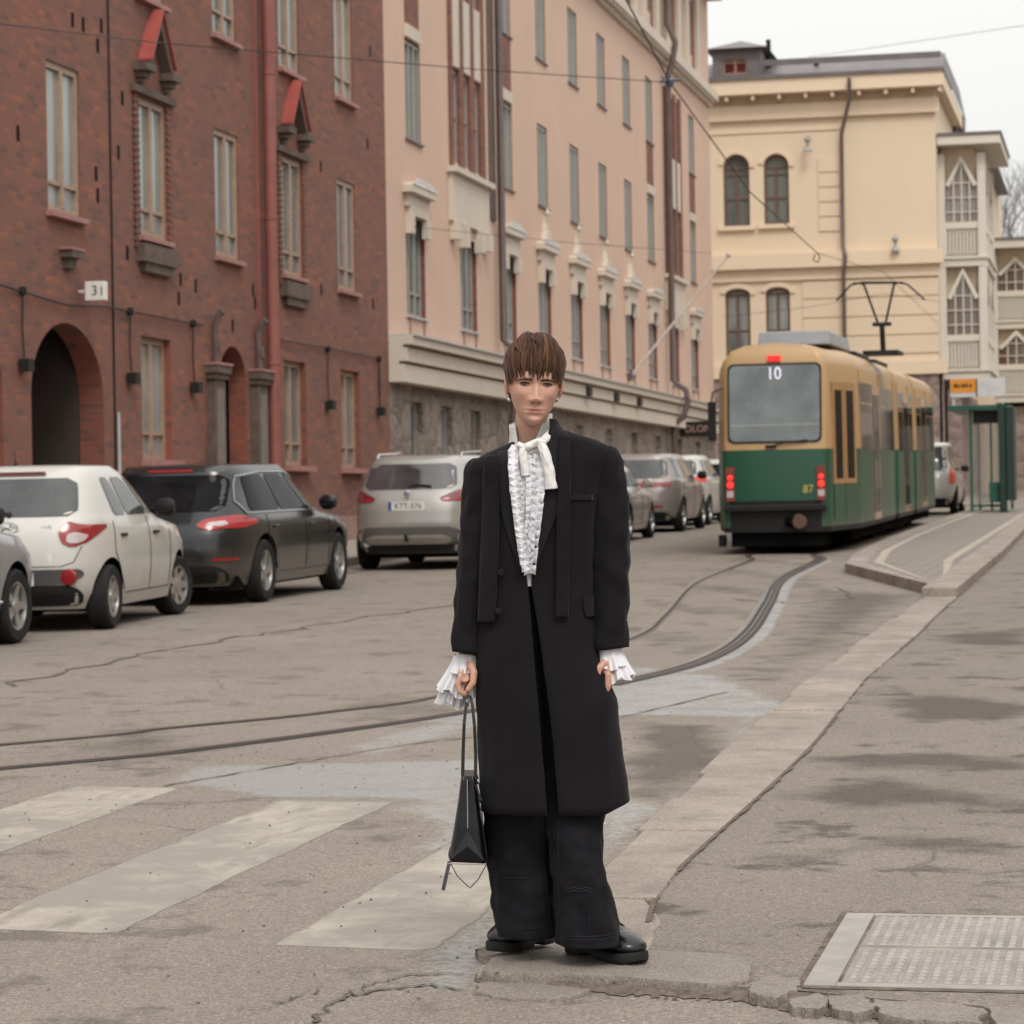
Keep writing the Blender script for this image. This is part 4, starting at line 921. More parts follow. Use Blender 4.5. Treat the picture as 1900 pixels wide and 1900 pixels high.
for k, pts in enumerate([[(1465,1850),(1520,1838),(1545,1855),(1520,1868),(1470,1864)],[(1540,1845),(1600,1845),(1625,1862),(1590,1878),(1545,1866)],[(1620,1852),(1760,1858),(1830,1868),(1820,1895),(1700,1888),(1625,1876)],[(1830,1862),(1960,1872),(1980,1905),(1850,1900)],[(890,1808),(1000,1812),(1090,1822),(1060,1838),(950,1838),(880,1826)]]):
    stone([G(u, v, .03) for u, v in pts], 0, .027 if k < 4 else .010, 'corner_kerbstone', rough=.006)
stone([G(u, v, .03) for u, v in ((1170,1640),(1105,1655),(1035,1690),(960,1735),(905,1778),(880,1800),(1010,1790),(1200,1770),(1230,1700))], 0, .0245, 'corner_kerbstone', GRAN)
mb = MB(); sk_ = [(12, bottom[-1][1]-.3)] + list(reversed(bottom)) + [(-1.80, 7.70), (-1.84, 7.80), (-1.70, 8.3)]
mb.loft([[(x, y, gz(x, y)-.03), (x, y, gz(x, y)+WZ)] for x, y in sk_], 0, closed=False); mb.build('pavement_edge', bpy.data.materials['pavement_asphalt'])['kind'] = 'structure'
# broken asphalt crumbs in the gutter
mb = MB()
for k in range(420):
    u = rnd.uniform(1050, 1900); v = 1828+(u-1050)*.06+rnd.gauss(0, 7); x, y = G(u, v); r = rnd.uniform(.003, .011)
    q = [Vector((rnd.uniform(-1,1), rnd.uniform(-1,1), rnd.uniform(-.1,.8)))*r for _ in range(5)]; z = gz(x, y)+.003
    mb.loft([[(x-r, y-r, z), (x+r, y-r*.8, z), (x+r*.7, y+r, z), (x-r, y+r*.8, z)], [(x-r*.5, y-r*.4, z+r), (x+r*.5, y-r*.5, z+r*.8), (x+r*.4, y+r*.5, z+r*.9), (x-r*.4, y+r*.3, z+r*.7)]])
for k in range(700):
    x, y = rnd.uniform(-6, 1.2), rnd.uniform(7, 16); r = rnd.uniform(.0015, .005); z = gz(x, y)+(WZ if x > -1.5 else .002)
    mb.loft([[(x-r, y-r, z), (x+r, y-r, z), (x+r, y+r, z), (x-r, y+r, z)], [(x-r*.5, y-r*.4, z+r), (x+r*.5, y-r*.5, z+r), (x+r*.4, y+r*.5, z+r), (x-r*.4, y+r*.3, z+r)]])
g_ = mb.build('grit', pbr('grit_stone', (.13,.10,.08), .9, var=.5, scale=40)); tag(g_, 'grit and asphalt crumbs lying along the broken kerb and road', 'grit', kind='stuff')
mb = MB(); rows = []
for p in smooth_line(PX([(885,1815),(1050,1832),(1200,1842),(1350,1848),(1470,1868),(1650,1888),(1900,1908)]), 14):
    w = rnd.uniform(.03, .08); rows.append([(p.x, p.y-w, gz(p.x, p.y-w)+.003), (p.x, p.y, gz(p.x, p.y)+.013+rnd.uniform(-.004,.004)), (p.x+.01, p.y+.11, gz(p.x, p.y+.11)+.018)])
mb.loft(rows, 0, closed=False); mb.build('gutter_dirt', pbr('gutter_soil', (.115,.088,.068), .95, var=.5, scale=25, bmp=.8, bscale=90))['kind'] = 'structure'

# left pavement and kerb along the brick and pink buildings
mb = MB(); rows = []
ys_ = [15+k*1.2 for k in range(75)]
mb.loft([[(-11.2, y, gz(-11.2, y)+.12), (LW-.3, y, gz(LW, y)+.12)] for y in ys_], 0, closed=False)
o = mb.build('left_pavement', pbr('left_pavement_stone', (.27,.225,.19), .85, var=.15, scale=1.2, bmp=.3)); o['kind'] = 'structure'
mb = MB()
for y in ys_[:-1]: mb.loft([[(-11.2, y+.01, gz(-11,y)-.1), (-11.0, y+.01, gz(-11,y)-.1), (-11.0, y+1.19, gz(-11,y+1.2)-.1), (-11.2, y+1.19, gz(-11,y+1.2)-.1)], [(-11.2, y+.01, gz(-11,y)+.124), (-11.0, y+.01, gz(-11,y)+.124), (-11.0, y+1.19, gz(-11,y+1.2)+.124), (-11.2, y+1.19, gz(-11,y+1.2)+.124)]])
mb.build('left_kerb', pbr('left_kerb_granite', (.17,.145,.125), .8, var=.2, scale=3))['kind'] = 'structure'

# tram stop platform: paving, pale warning strip, stone edge
PZ = .12
ol = [G(1568,1045,PZ), G(1735,1090,PZ)]; PL = [G(1568,1045,PZ), (-1.80, G(1735,1090,PZ)[1]), (-1.80, 36), (-1.85, 50), (-1.95, 78), (-3.95, 78), (-3.95, 56), (-3.9, 48), (-3.75, 40)]
def inset(poly, d):
    n = len(poly); out = []; area = sum(poly[i][0]*poly[(i+1)%n][1]-poly[(i+1)%n][0]*poly[i][1] for i in range(n)); sg = 1 if area > 0 else -1
    for i in range(n):
        p0, p1, p2 = Vector(poly[i-1]), Vector(poly[i]), Vector(poly[(i+1)%n]); a = (p1-p0).normalized(); b = (p2-p1).normalized()
        na = Vector((-a.y, a.x))*sg; nb = Vector((-b.y, b.x))*sg; m = (na+nb); m = m/max(m.dot(na), .35); out.append(tuple(p1+m*d))
    return out
def ring_mesh(mb, A, B_, dz, m): 
    n = len(A)
    for i in range(n): mb.poly([(*A[i], gz(*A[i])+dz), (*A[(i+1)%n], gz(*A[(i+1)%n])+dz), (*B_[(i+1)%n], gz(*B_[(i+1)%n])+dz), (*B_[i], gz(*B_[i])+dz)], m)
i1, i2, i3 = inset(PL, .26), inset(PL, .36), inset(PL, .48)
mb = MB(); ring_mesh(mb, PL, i1, PZ, 0); ring_mesh(mb, i1, i2, PZ, 1); ring_mesh(mb, i2, i3, PZ+.004, 2)
mb.poly([(*p, gz(*p)+PZ) for p in i3], 1)
for i in range(len(PL)):
    a, b = PL[i], PL[(i+1)%len(PL)]; mb.poly([(*a, gz(*a)-.05), (*b, gz(*b)-.05), (*b, gz(*b)+PZ), (*a, gz(*a)+PZ)], 0)
m_, t_, p_ = nodes('grey_pavers'); v_ = obj_vec(t_); bt = N(t_, 'ShaderNodeTexBrick'); t_.links.new(v_, bt.inputs['Vector']); bt.inputs['Scale'].default_value = 1
bt.inputs['Brick Width'].default_value = .3; bt.inputs['Row Height'].default_value = .3; bt.inputs['Mortar Size'].default_value = .012
bt.inputs['Color1'].default_value = (.19,.165,.14,1); bt.inputs['Color2'].default_value = (.23,.20,.17,1); bt.inputs['Mortar'].default_value = (.11,.095,.08,1); t_.links.new(bt.outputs[0], p_.inputs['Base Color']); p_.inputs['Roughness'].default_value = .85
mb.build('stop_platform', [GRAN, m_, pbr('pale_warning_strip', (.34,.295,.235), .8, var=.15, scale=4)], fix=True)['kind'] = 'structure'

# ---------------------------------------------------------------- steel service cover in the pavement
c0 = G(1490, 1830, WZ); c1 = G(1572, 1697, WZ); x0, y0 = c0; y1 = c1[1]; x1 = x0 + 1.35
mc = empty('service_cover', (x0, y0, gz(x0, y0)+WZ), 'large galvanised steel cover with dimpled plates in the pavement at the lower right', 'manhole cover'); CUR = mc
GALV = pbr('galvanised_steel', (.30,.275,.25), .55, .25, var=.2, scale=7, bmp=.15, bscale=60); GALV2 = pbr('dirty_galvanised_plate', (.25,.225,.20), .6, .2, var=.3, scale=5)
zt_ = lambda x, y: gz(x, y)+WZ
def slab(mb, xa, xb, ya, yb, z0, z1, m=0):
    P = [(xa, ya), (xb, ya), (xb, yb), (xa, yb)]; mb.loft([[(x, y, zt_(x, y)+z0) for x, y in P], [(x, y, zt_(x, y)+z1) for x, y in P]], m)
mb = MB(); fw = .085
slab(mb, x0, x0+fw, y0, y1, -.03, .0065); slab(mb, x0+fw, x1, y0, y0+.04, -.03, .0064); slab(mb, x0+fw, x1, y1-.035, y1, -.03, .0066)
local(mb).build('frame', GALV, mc, bevel=.003)
ym = y0+(y1-y0)*.52
for ya, yb in ((y0+.048, ym-.006), (ym+.006, y1-.043)):
    mb = MB(); slab(mb, x0+fw+.01, x1, ya, yb, -.03, .003); plate = local(mb).build('cover_plate', GALV2, mc)
    mb = MB(); yy = ya+.03; r = 0
    while yy < yb-.012:
        xx = x0+fw+.035+(r % 2)*.0
        while xx < x0+1.2:
            z = zt_(xx, yy)+.003; s = .0115
            mb.loft([[(xx-s, yy-s*1.3, z), (xx+s, yy-s*1.3, z), (xx+s, yy+s*1.3, z), (xx-s, yy+s*1.3, z)], [(xx-s*.6, yy-s*.7, z+.005), (xx+s*.6, yy-s*.7, z+.005), (xx+s*.6, yy+s*.7, z+.005), (xx-s*.6, yy+s*.7, z+.005)]], cap=False)
            xx += .036
        yy += .052; r += 1
    d_ = local(mb).build('dimple_pattern', GALV, plate); d_['kind'] = 'stuff'
# dirt seam round the cover
mb = MB()
for xa, xb, ya, yb in ((x0-.02, x0-.001, y0-.01, y1+.04), (x0-.001, x1, y1+.001, y1+.04), (x0-.001, x1, y0-.035, y0-.001)):
    P = [(xa, ya), (xb, ya), (xb, yb), (xa, yb)]; mb.poly([(x, y, zt_(x, y)+.002) for x, y in P])
mb.build('pavement_joint', bpy.data.materials['gutter_soil'])['kind'] = 'structure'
# cigarette end
q = G(912, 1733); cg = empty('cigarette_end', (q[0], q[1], gz(*q)), 'white and orange cigarette end lying in the gutter by the left shoe', 'litter')
mb = MB(); mb.tube([(0,0,.008),(.03,.004,.008)], .0045, 8); mb.build('filter', pbr('orange_paper', (.55,.2,.06), .8), cg); mb = MB(); mb.tube([(.0305,.004,.008),(.055,.007,.008)], .0044, 8); mb.build('paper', WHITEP, cg)
# ================================================================== vehicles
def paint(name, col, metal=.0, rough=.32, coat=.6):
    m, t, p = nodes(name); v = obj_vec(t); n1 = noise_n(t, v, 3, 5); sz = N(t, 'ShaderNodeSeparateXYZ'); t.links.new(v, sz.inputs[0])
    dirt = ramp(t, mix(t, .45, ramp(t, sz.outputs['Z'], [(.15, 1), (.8, 0)]), n1), [(.35, 0), (.75, .5)])
    t.links.new(mix(t, dirt, col, (.19, .16, .13)), p.inputs['Base Color']); p.inputs['Metallic'].default_value = metal
    p.inputs['Roughness'].default_value = rough; p.inputs['Coat Weight'].default_value = coat; p.inputs['Coat Roughness'].default_value = .08
    return m
TYRE = pbr('tyre_rubber', (.020,.019,.018), .85, var=.25, scale=12, spec=.15); RIM = pbr('alloy_rim', (.38,.37,.36), .35, .7, var=.1)
CGL = pbr('car_glass', (.014,.016,.017), .04, var=.2, scale=1, spec=.3); CGL.node_tree.nodes['Principled BSDF'].inputs['IOR'].default_value = 1.13; CHROME = pbr('chrome', (.55,.55,.54), .18, 1)
PLAST = pbr('black_plastic', (.016,.0155,.015), .5, var=.15, spec=.2); WELL = pbr('wheel_well', (.006,.006,.006), .95, spec=.03)
TLR = pbr('tail_light_red', (.24,.012,.014), .2, var=.2, scale=9, coat=.4); TLW = pbr('tail_light_clear', (.45,.38,.36), .15, coat=.8)
PLATEW = pbr('plate_white', (.62,.61,.56), .4); PLBLUE = pbr('plate_blue', (.02,.06,.28), .4); INKK = pbr('plate_ink', (.03,.03,.035), .5)
def interp(tab, z, k):
    if z <= tab[0][0]: return tab[0][k]
    for a, b in zip(tab, tab[1:]):
        if z <= b[0]:
            t = (z-a[0])/(b[0]-a[0]); return a[k]+(b[k]-a[k])*t
    return tab[-1][k]
class Car:
    """body as stacked rounded plan outlines; rows of tab: height, rear end, front end, half width"""
    def __init__(s, tab, n=5.0):
        s.tab = tab; s.n = n
    def w(s, z): return interp(s.tab, z, 3)
    def rear(s, x, z):
        a, b, w = (interp(s.tab, z, k) for k in (1, 2, 3)); c, L = (a+b)/2, (b-a)/2
        return c - L*max(0, 1-min(1, abs(x)/w)**s.n)**(1/s.n)
    def side(s, y, z):
        a, b, w = (interp(s.tab, z, k) for k in (1, 2, 3)); c, L = (a+b)/2, (b-a)/2
        return w*max(0, 1-min(1, abs(y-c)/L)**s.n)**(1/s.n)
    def ring(s, z, n=72):
        a, b, w = (interp(s.tab, z, k) for k in (1, 2, 3)); c, L = (a+b)/2, (b-a)/2; R = []
        for k in range(n):
            t = 2*pi*k/n; cs, sn = cos(t), sin(t); e = 2/s.n
            R.append((w*math.copysign(abs(cs)**e, cs), c+L*math.copysign(abs(sn)**e, sn), z))
        return R
def patch_rear(mb, car, poly, off=.006, m=0, res=7):     # poly in (x, z); convex, fan of quads draped on the back
    q = lambda x, z: max(-car.w(z)*.972, min(car.w(z)*.972, x))
    drape(mb, poly, lambda x, z: (q(x, z)*(1+off*.4), car.rear(q(x, z), z)-off, z), m, res)
def patch_side(mb, car, poly, off=.006, m=0, res=9, sgn=1):
    drape(mb, poly, lambda y, z: (sgn*(car.side(y, z)+off), y, z), m, res)
def drape(mb, poly, fn, m, res):
    """scan-line grid over a polygon, mapped by fn"""
    z0, z1 = min(p[1] for p in poly), max(p[1] for p in poly); rows = []
    for j in range(res+1):
        z = z0+(z1-z0)*(.002+.996*j/res); xs = []
        for i in range(len(poly)):
            (xa, za), (xb, zb) = poly[i], poly[(i+1)%len(poly)]
            if (za-z)*(zb-z) <= 0 and za != zb: xs.append(xa+(xb-xa)*(z-za)/(zb-za))
        if len(xs) < 2: continue
        a, b = min(xs), max(xs); rows.append([fn(a+(b-a)*k/12, z) for k in range(13)])
    mb.loft(rows, m, closed=False)
def rounded(poly, r=.03, n=4):
    out = []
    for i in range(len(poly)):
        p0, p, p2 = Vector(poly[i-1]), Vector(poly[i]), Vector(poly[(i+1)%len(poly)]); a = (p0-p); b = (p2-p); ra = min(r, a.length*.45, b.length*.45)
        A, B_ = p+a.normalized()*ra, p+b.normalized()*ra
        for k in range(n+1): t = k/n; out.append(tuple(A*(1-t)**2+p*2*t*(1-t)+B_*t*t))
    return out
def wheel_mesh(parent, r, x, y, w=.20, spokes=5, steer=0, sgn=1):
    o = MB(); prof = [(r*.60,-w/2),(r*.92,-w/2),(r*.985,-w/2+.02),(r,-w/2+.04),(r,w/2-.04),(r*.985,w/2-.02),(r*.92,w/2),(r*.66,w/2-.005),(r*.64,w/2-.03),(r*.62,-w/2+.02)]
    o.lathe(prof, (0,0,0), 'x', 36); t_ = o.build('wheel', TYRE, parent, smooth=40); t_.location = (x, y, r)
    m = MB(); h = w/2-.012
    m.lathe([(r*.655,h-.012),(r*.66,h),(r*.60,h),(r*.58,h-.03),(r*.575,-.02)], (0,0,0), 'x', 32, cap=False)
    for k in range(spokes):
        a = 2*pi*k/spokes; c_, s_ = cos(a), sin(a); P = []
        for (rr, wd, hx) in ((.03, .045, h-.012), (r*.35, .034, h-.02), (r*.6, .03, h-.008)):
            for sg_ in (-1, 1): P.append((hx, rr*c_-sg_*wd*s_, rr*s_+sg_*wd*c_))
        for q in ((0,1,3,2),(2,3,5,4)): m.poly([P[i] for i in q])
        for q in ((0,2),(2,4),(1,3),(3,5)): m.poly([P[q[0]], P[q[1]], tuple(Vector(P[q[1]])-Vector((.03,0,0))), tuple(Vector(P[q[0]])-Vector((.03,0,0)))])
    m.lathe([(.0,h+.002),(.03,h+.002),(.06,h-.006),(.065,h-.03)], (0,0,0), 'x', 16)
    d = MB(); d.lathe([(.0,h-.07),(r*.60,h-.07)], (0,0,0), 'x', 24)
    ri = m.build('rim', RIM, t_, smooth=35); di = d.build('brake_disc', WELL, t_)
    t_.rotation_euler = (0, 0, (0 if sgn > 0 else pi)+steer)
    return t_
def car_body(root, car, zs, mat_, wheels, r_arch, name='body', crown=.02):
    mb = MB(); rings = [car.ring(z) for z in zs]; top = zs[-1]
    a, b, w = (interp(car.tab, top, k) for k in (1,2,3)); c = (a+b)/2
    for sc, dz in ((.9, crown*.45), (.7, crown*.8), (.4, crown)): rings.append([(x*sc, c+(y-c)*sc, top+dz) for x, y, z in rings[len(zs)-1]])
    mb.loft(rings); o = mb.build(name, mat_, root, smooth=28)
    cb = MB()
    for y in wheels:
        for sg_ in (-1, 1):
            X = sg_*car.w(.45); cb.lathe([(r_arch, -.28), (r_arch, .28)], (X, y, r_arch-.035), 'x', 40)
    cut = cb.build('cutter', WELL, root)
    m = o.modifiers.new('arch', 'BOOLEAN'); m.object = cut; m.operation = 'DIFFERENCE'; m.solver = 'EXACT'; m.use_self = True
    try: m.material_mode = 'TRANSFER'
    except Exception: pass
    bpy.context.view_layer.update()
    me = bpy.data.meshes.new_from_object(o.evaluated_get(bpy.context.evaluated_depsgraph_get())); o.modifiers.clear(); o.data = me
    bpy.data.objects.remove(cut)
    for p in me.polygons: p.use_smooth = True
    me.set_sharp_from_angle(angle=radians(28)); return o
def text_flat(txt, size, mat_, name, parent, loc, sx=1.0, bold=0):
    M_ = textM(loc, (1,0,0), (0,0,1)); M_ = M_ @ Matrix.Diagonal((sx, 1, 1, 1)); o = text_mesh(txt, size, mat_, name, parent, M_, .0015); return o
def seams(mb, car, lines, sgn=1, off=.004, r=.006):
    for L in lines: mb.tube([(sgn*(car.side(y, z)+off*0), y, z) for y, z in L], r, 5)
def dens(L, n=10):
    out = []
    for a, b in zip(L, L[1:]):
        for k in range(n): t = k/n; out.append((a[0]*(1-t)+b[0]*t, a[1]*(1-t)+b[1]*t))
    return out + [L[-1]]
def place_vehicle(o, xc, ys):
    o.location = (xc, ys, gz(xc, ys)); o.rotation_euler = (math.atan(SL*cos(TH)), -math.atan(-SL*sin(TH))*-1, 0)
def generic_car(name, label, xc, y_rear, mat_, L, W, Hh, wb, ro, rw=.31, style='hatch', glass=CGL, group='cars parked along the left kerb', rim_spokes=5, steer=0, rails=False):
    o = empty(name, (0,0,0), label, 'car', group)
    w = W/2
    if style == 'hatch':
        tab = [(.20,.12,L-.15,w*.93),(.34,.02,L-.04,w*.975),(.55,0,L,w),(.72,.015,L-.03,w),(.88,.05,L-.25,w*.985),(.97,.10,L-.95,w*.955),(1.02,.14,L-1.12,w*.93),(1.15,.22,L-1.38,w*.885),(1.30,.32,L-1.68,w*.83),(Hh-.09,.40,L-1.92,w*.775),(Hh-.03,.50,L-2.1,w*.72)]
    elif style == 'estate':
        tab = [(.20,.16,L-.18,w*.93),(.34,.03,L-.06,w*.975),(.55,0,L,w),(.74,.03,L-.04,w),(.86,.09,L-.4,w*.985),(.93,.16,L-1.15,w*.95),(1.0,.22,L-1.4,w*.92),(1.12,.34,L-1.62,w*.87),(1.26,.50,L-1.9,w*.81),(Hh-.10,.56,L-2.0,w*.75),(Hh-.03,.68,L-2.15,w*.70)]
    elif style == 'suv':
        tab = [(.26,.14,L-.18,w*.93),(.45,.02,L-.05,w*.98),(.65,0,L,w),(.85,.02,L-.03,w),(.98,.06,L-.35,w*.985),(1.06,.12,L-1.1,w*.955),(1.14,.18,L-1.25,w*.92),(1.28,.27,L-1.5,w*.86),(1.42,.36,L-1.75,w*.80),(Hh-.09,.44,L-1.95,w*.76),(Hh-.03,.58,L-2.2,w*.70)]
    elif style == 'sedan':
        tab = [(.20,.14,L-.15,w*.93),(.36,.02,L-.04,w*.98),(.55,0,L,w),(.76,.02,L-.03,w),(.88,.08,L-.5,w*.98),(.95,.30,L-1.2,w*.94),(1.0,.55,L-1.35,w*.91),(1.12,.85,L-1.6,w*.85),(1.26,1.1,L-1.9,w*.79),(Hh-.08,1.35,L-2.1,w*.74),(Hh-.03,1.6,L-2.3,w*.68)]
    car = Car(tab); zs = sorted({t[0] for t in tab} | {.28,.42,.48,.62,.68,.8,.92,1.08,1.2} | {Hh-.16,Hh-.06}); zs = [z for z in zs if z <= Hh-.03]
    yr = ro; yf = ro+wb
    car_body(o, car, zs, mat_, (yr, yf), rw+.05)
    for y, st in ((yr, 0), (yf, steer)):
        for sg_ in (-1, 1): wheel_mesh(o, rw, sg_*(w-.11), y, .20, rim_spokes, st, sg_)
    # belt, glass
    zb = tab[5][0]; zt_ = Hh-.13; g = MB()
    rwp = [(-w*.74, zb+.06),(w*.74, zb+.06),(w*.67, zt_),(-w*.67, zt_)]; patch_rear(g, car, rounded(rwp, .09), .008); g.build('rear_window', glass, o, smooth=60)
    dl = [('front', .44, .70), ('mid', .16, .42)]
    ytop0, ytop1 = interp(tab, zt_, 1), interp(tab, zt_, 2); yb0, yb1 = interp(tab, zb+.04, 1), interp(tab, zb+.04, 2)
    cuts = [0.10, .42, .74, 1.0] if style in ('estate','suv','hatch') else [.12, .5, .80, 1.0]
    for sgn in (1, -1):
        for k, (c0, c1) in enumerate(zip(cuts, cuts[1:])):
            A = lambda c, z: (ytop0+(ytop1-ytop0)*c if z else yb0+(yb1-yb0)*c)
            lo0, lo1 = yb0+(yb1-yb0)*(c0*.93+.05), yb0+(yb1-yb0)*(c1*.93+.05); hi0, hi1 = ytop0+.06+(ytop1-ytop0)*c0*.93, ytop0+.02+(ytop1-ytop0)*c1*.93
            if style == 'hatch' and k == 0: lo0 += .32; hi0 += .12
            if k == 2: lo1 = min(lo1, yb1-.28)
            P = [(lo0+.02, zb+.05), (lo1-.02, zb+.05), (min(hi1, lo1)-.02, zt_), (hi0+.03, zt_)]
            g = MB(); patch_side(g, car, rounded(P, .05), .007, 0, 8, sgn); g.build('side_window', glass, o, smooth=60)
    s_ = MB()
    ym = yr+wb*.52; 
    for sgn in (1, -1):
        seams(s_, car, [dens([(ym, .30), (ym, zb+.02)]), dens([(yf-rw-.14, .32), (yf-rw-.10, zb)]), dens([(yr+rw+.10, .34), (yr+.1, .70), (yr+.12, zb)])], sgn)
    seams(s_, car, [dens([(yr+rw+.15, .31), (yf-rw-.12, .31)])], 1)
    s_.build_split('door_seam', PLAST, o)
    h = MB()
    for y in (yr+.28, ym+.14): h.box((car.side(y, zb-.13)-.01, y, zb-.145), (car.side(y, zb-.13)+.022, y+.17, zb-.115))
    h.build_split('door_handle', mat_ if style != 'hatch' else PLAST, o, bevel=.006)
    mm_ = MB(); yk = interp(tab, zb+.05, 2)-.38
    rings = []
    for k, (dx, sc) in enumerate(((.0,.5),(.05,1),(.15,1.05),(.21,.7))): rings.append([(w*.93+dx+.02, yk+.09*sc*cos(a)*.7-.02*k, zb+.10+.085*sc*sin(a)) for a in [2*pi*j/12 for j in range(12)]])
    mm_.loft(rings); mm_.build('mirror', mat_ if style in ('sedan','estate') else PLAST, o, smooth=50)
    # bumper panel, plate, light seams
    lb = MB(); patch_rear(lb, car, rounded([(-w*.76,.23),(w*.76,.23),(w*.80,.34),(w*.70,.42),(-w*.70,.42),(-w*.80,.34)], .04), .008); lb.build('lower_bumper', PLAST, o, smooth=60)
    sk = MB(); sk.box((-w*.85, .35, .17), (w*.85, L-.35, .3)); sk.build('underbody', WELL, o)
    return o, car, tab, zb, zt_
WHITEC = paint('white_car_paint', (.50,.485,.445)); BLACKC = paint('graphite_car_paint', (.008,.009,.011), .1, .25, .35); SILVER = paint('silver_car_paint', (.36,.345,.325), .45, .3)
SILV2 = paint('dull_silver_car_paint', (.30,.305,.32), .45, .3); CHAMP = paint('pale_champagne_paint', (.43,.40,.36), .4, .3); GREYC = paint('grey_car_paint', (.30,.265,.25), .4, .3)
GLP = pbr('tinted_rear_glass', (.06,.064,.064), .06, var=.45, scale=2.2, spec=.5)

# white hatchback ------------------------------------------------------------
XK = -8.98
o, car, tab, zb, zt_ = generic_car('hatchback', 'white small hatchback with round fog lamp, parked in front of the black estate', 0, 0, WHITEC, 3.67, 1.66, 1.5, 2.385, .60, .29, 'hatch', GLP, steer=-.22, rim_spokes=7)
w = .83
mb = MB(); patch_rear(mb, car, rounded([(.50,.98),(.80,.97),(.76,.86),(.66,.76),(.52,.76),(.46,.9)], .05), .014); patch_rear(mb, car, rounded([(-.50,.98),(-.46,.9),(-.52,.76),(-.66,.76),(-.76,.86),(-.80,.97)], .05), .014)
tl = mb.build_split('tail_light', TLR, o, smooth=60)[0]
mb = MB(); patch_rear(mb, car, rounded([(.60,.89),(.71,.86),(.66,.79),(.54,.79),(.54,.87)], .03), .019); mb.build('clear_lens', TLW, tl)
mb = MB(); patch_rear(mb, car, rounded([(-.68,.50),(-.56,.43),(.56,.43),(.68,.50),(.66,.56),(-.66,.56)], .06), .012); mb.build('bumper_insert', pbr('grey_plastic', (.06,.06,.06), .5), o, smooth=60)
for sx_ in (-.56, .56):
    mb = MB(); y_ = car.rear(.56, .49)-.012; mb.lathe([(0,-.03),(.065,-.025),(.075,0),(.075,.03)], (sx_, y_, .49), 'y', 20); mb.build('fog_lamp', TLR, o, smooth=40)
mb = MB(); y_ = car.rear(0, .93)-.012; mb.v = []; n = 28
for k in range(n): pass
rr = [[(( .11+dr)*cos(2*pi*k/n)-.0, y_-dy, .93+(.058+dr)*sin(2*pi*k/n)) for k in range(n)] for dr, dy in ((0,0),(.0,.012),(-.014,.012),(-.014,0))]
mb.loft(rr+[rr[0]], cap=False, capend=False)
for sg_ in (-1, 1): mb.tube([(sg_*.045, y_-.008, .975), (sg_*.035, y_-.008, .93), (sg_*.05, y_-.008, .885)], .009, 6)
mb.tube([(-.045, y_-.008, .925), (0, y_-.008, .945), (.045, y_-.008, .93)], .009, 6); em = mb.build('emblem', CHROME, o)
em.location.x = .0
y_ = car.rear(.38, .93)-.006; text_flat('i10', .07, CHROME, 'badge', o, (.36, y_, .925), 1.1)
mb = MB(); mb.box((-.26, -.02, .42), (.26, -.008, .53)); pl_ = mb.build('number_plate', PLATEW, o)
mb = MB(); patch_rear(mb, car, rounded([(-.28,zt_+.03),(.28,zt_+.03),(.26,zt_+.06),(-.26,zt_+.06)], .01), .02); mb.build('brake_light', pbr('dark_red_lens', (.09,.02,.02), .2), o)
mb = MB(); y_ = car.rear(.1, 1.06); mb.tube([(.0,y_-.02,1.06),(-.2,car.rear(.1,1.09)-.03,1.085),(-.42,car.rear(.2,1.07)-.03,1.07)], .012, 6); mb.tube([(0,y_-.0,1.03),(0,y_-.03,1.06)], .025, 8); mb.build('rear_wiper', PLAST, o)
mb = MB(); mb.tube([(-.15,.85,1.49),(-.15,.80,1.62)], [.006,.003], 6); mb.lathe([(.03,0),(.02,.02),(.008,.035)], (-.15,.85,1.485), 'z', 10); mb.build('antenna', PLAST, o)
mb = MB(); seams(mb, car, [], 1); mb.tube([(x, car.rear(x, z)+.001, z) for x, z in dens([(-.66,.76),(-.60,.62),(-.5,.585),(.5,.585),(.60,.62),(.66,.76)])], .005, 5); mb.build('tailgate_seam', PLAST, o)
def heading(o, xr, yr_wheel, W, ro, yaw=0):
    place_vehicle(o, xr-W/2, yr_wheel-ro)
    if yaw: o.location.x += (ro)*sin(yaw)+W/2*(1-cos(yaw)); o.rotation_euler.z = yaw
heading(o, XK+.05, 23.9, 1.66, .60, radians(4.6))

DTG = pbr('dark_tinted_glass', (.012,.011,.013), .05, var=.5, scale=2, spec=.4); DTG.node_tree.nodes['Principled BSDF'].inputs['IOR'].default_value = 1.14
# black estate -----------------------------------------------------------------
o, car, tab, zb, zt_ = generic_car('estate_car', 'black estate car with red and clear tail lamp, parked under the columned doorway', 0, 0, BLACKC, 4.87, 1.85, 1.50, 2.85, 1.0, .335, 'estate', DTG)
for sg_ in (-1, 1):
    mb = MB(); P = [(sg_*.42,.84),(sg_*.50,.91),(sg_*.80,.95),(sg_*.905,.87),(sg_*.84,.80),(sg_*.55,.79)]; P = P if sg_ > 0 else P[::-1]; patch_rear(mb, car, rounded(P, .04), .014, 0, 9); tl = mb.build('tail_light', pbr('bright_red_lens', (.32,.018,.022), .2, coat=.3), o, smooth=60)
    mb = MB(); P = [(sg_*.52,.85),(sg_*.58,.885),(sg_*.70,.89),(sg_*.74,.85),(sg_*.66,.83)]; P = P if sg_ > 0 else P[::-1]; patch_rear(mb, car, P, .02, 0, 5); mb.build('clear_lens', TLW, tl)
    mb = MB(); P = [(sg_*.60,.47),(sg_*.82,.47),(sg_*.80,.50),(sg_*.62,.50)]; P = P if sg_ > 0 else P[::-1]; patch_rear(mb, car, P, .014, 0, 3); mb.build('reflector', TLR, o)
mb = MB(); patch_rear(mb, car, [(-.25,zt_+.035),(.25,zt_+.035),(.24,zt_+.06),(-.24,zt_+.06)], .02, 0, 3); mb.build('brake_light', TLR, o)
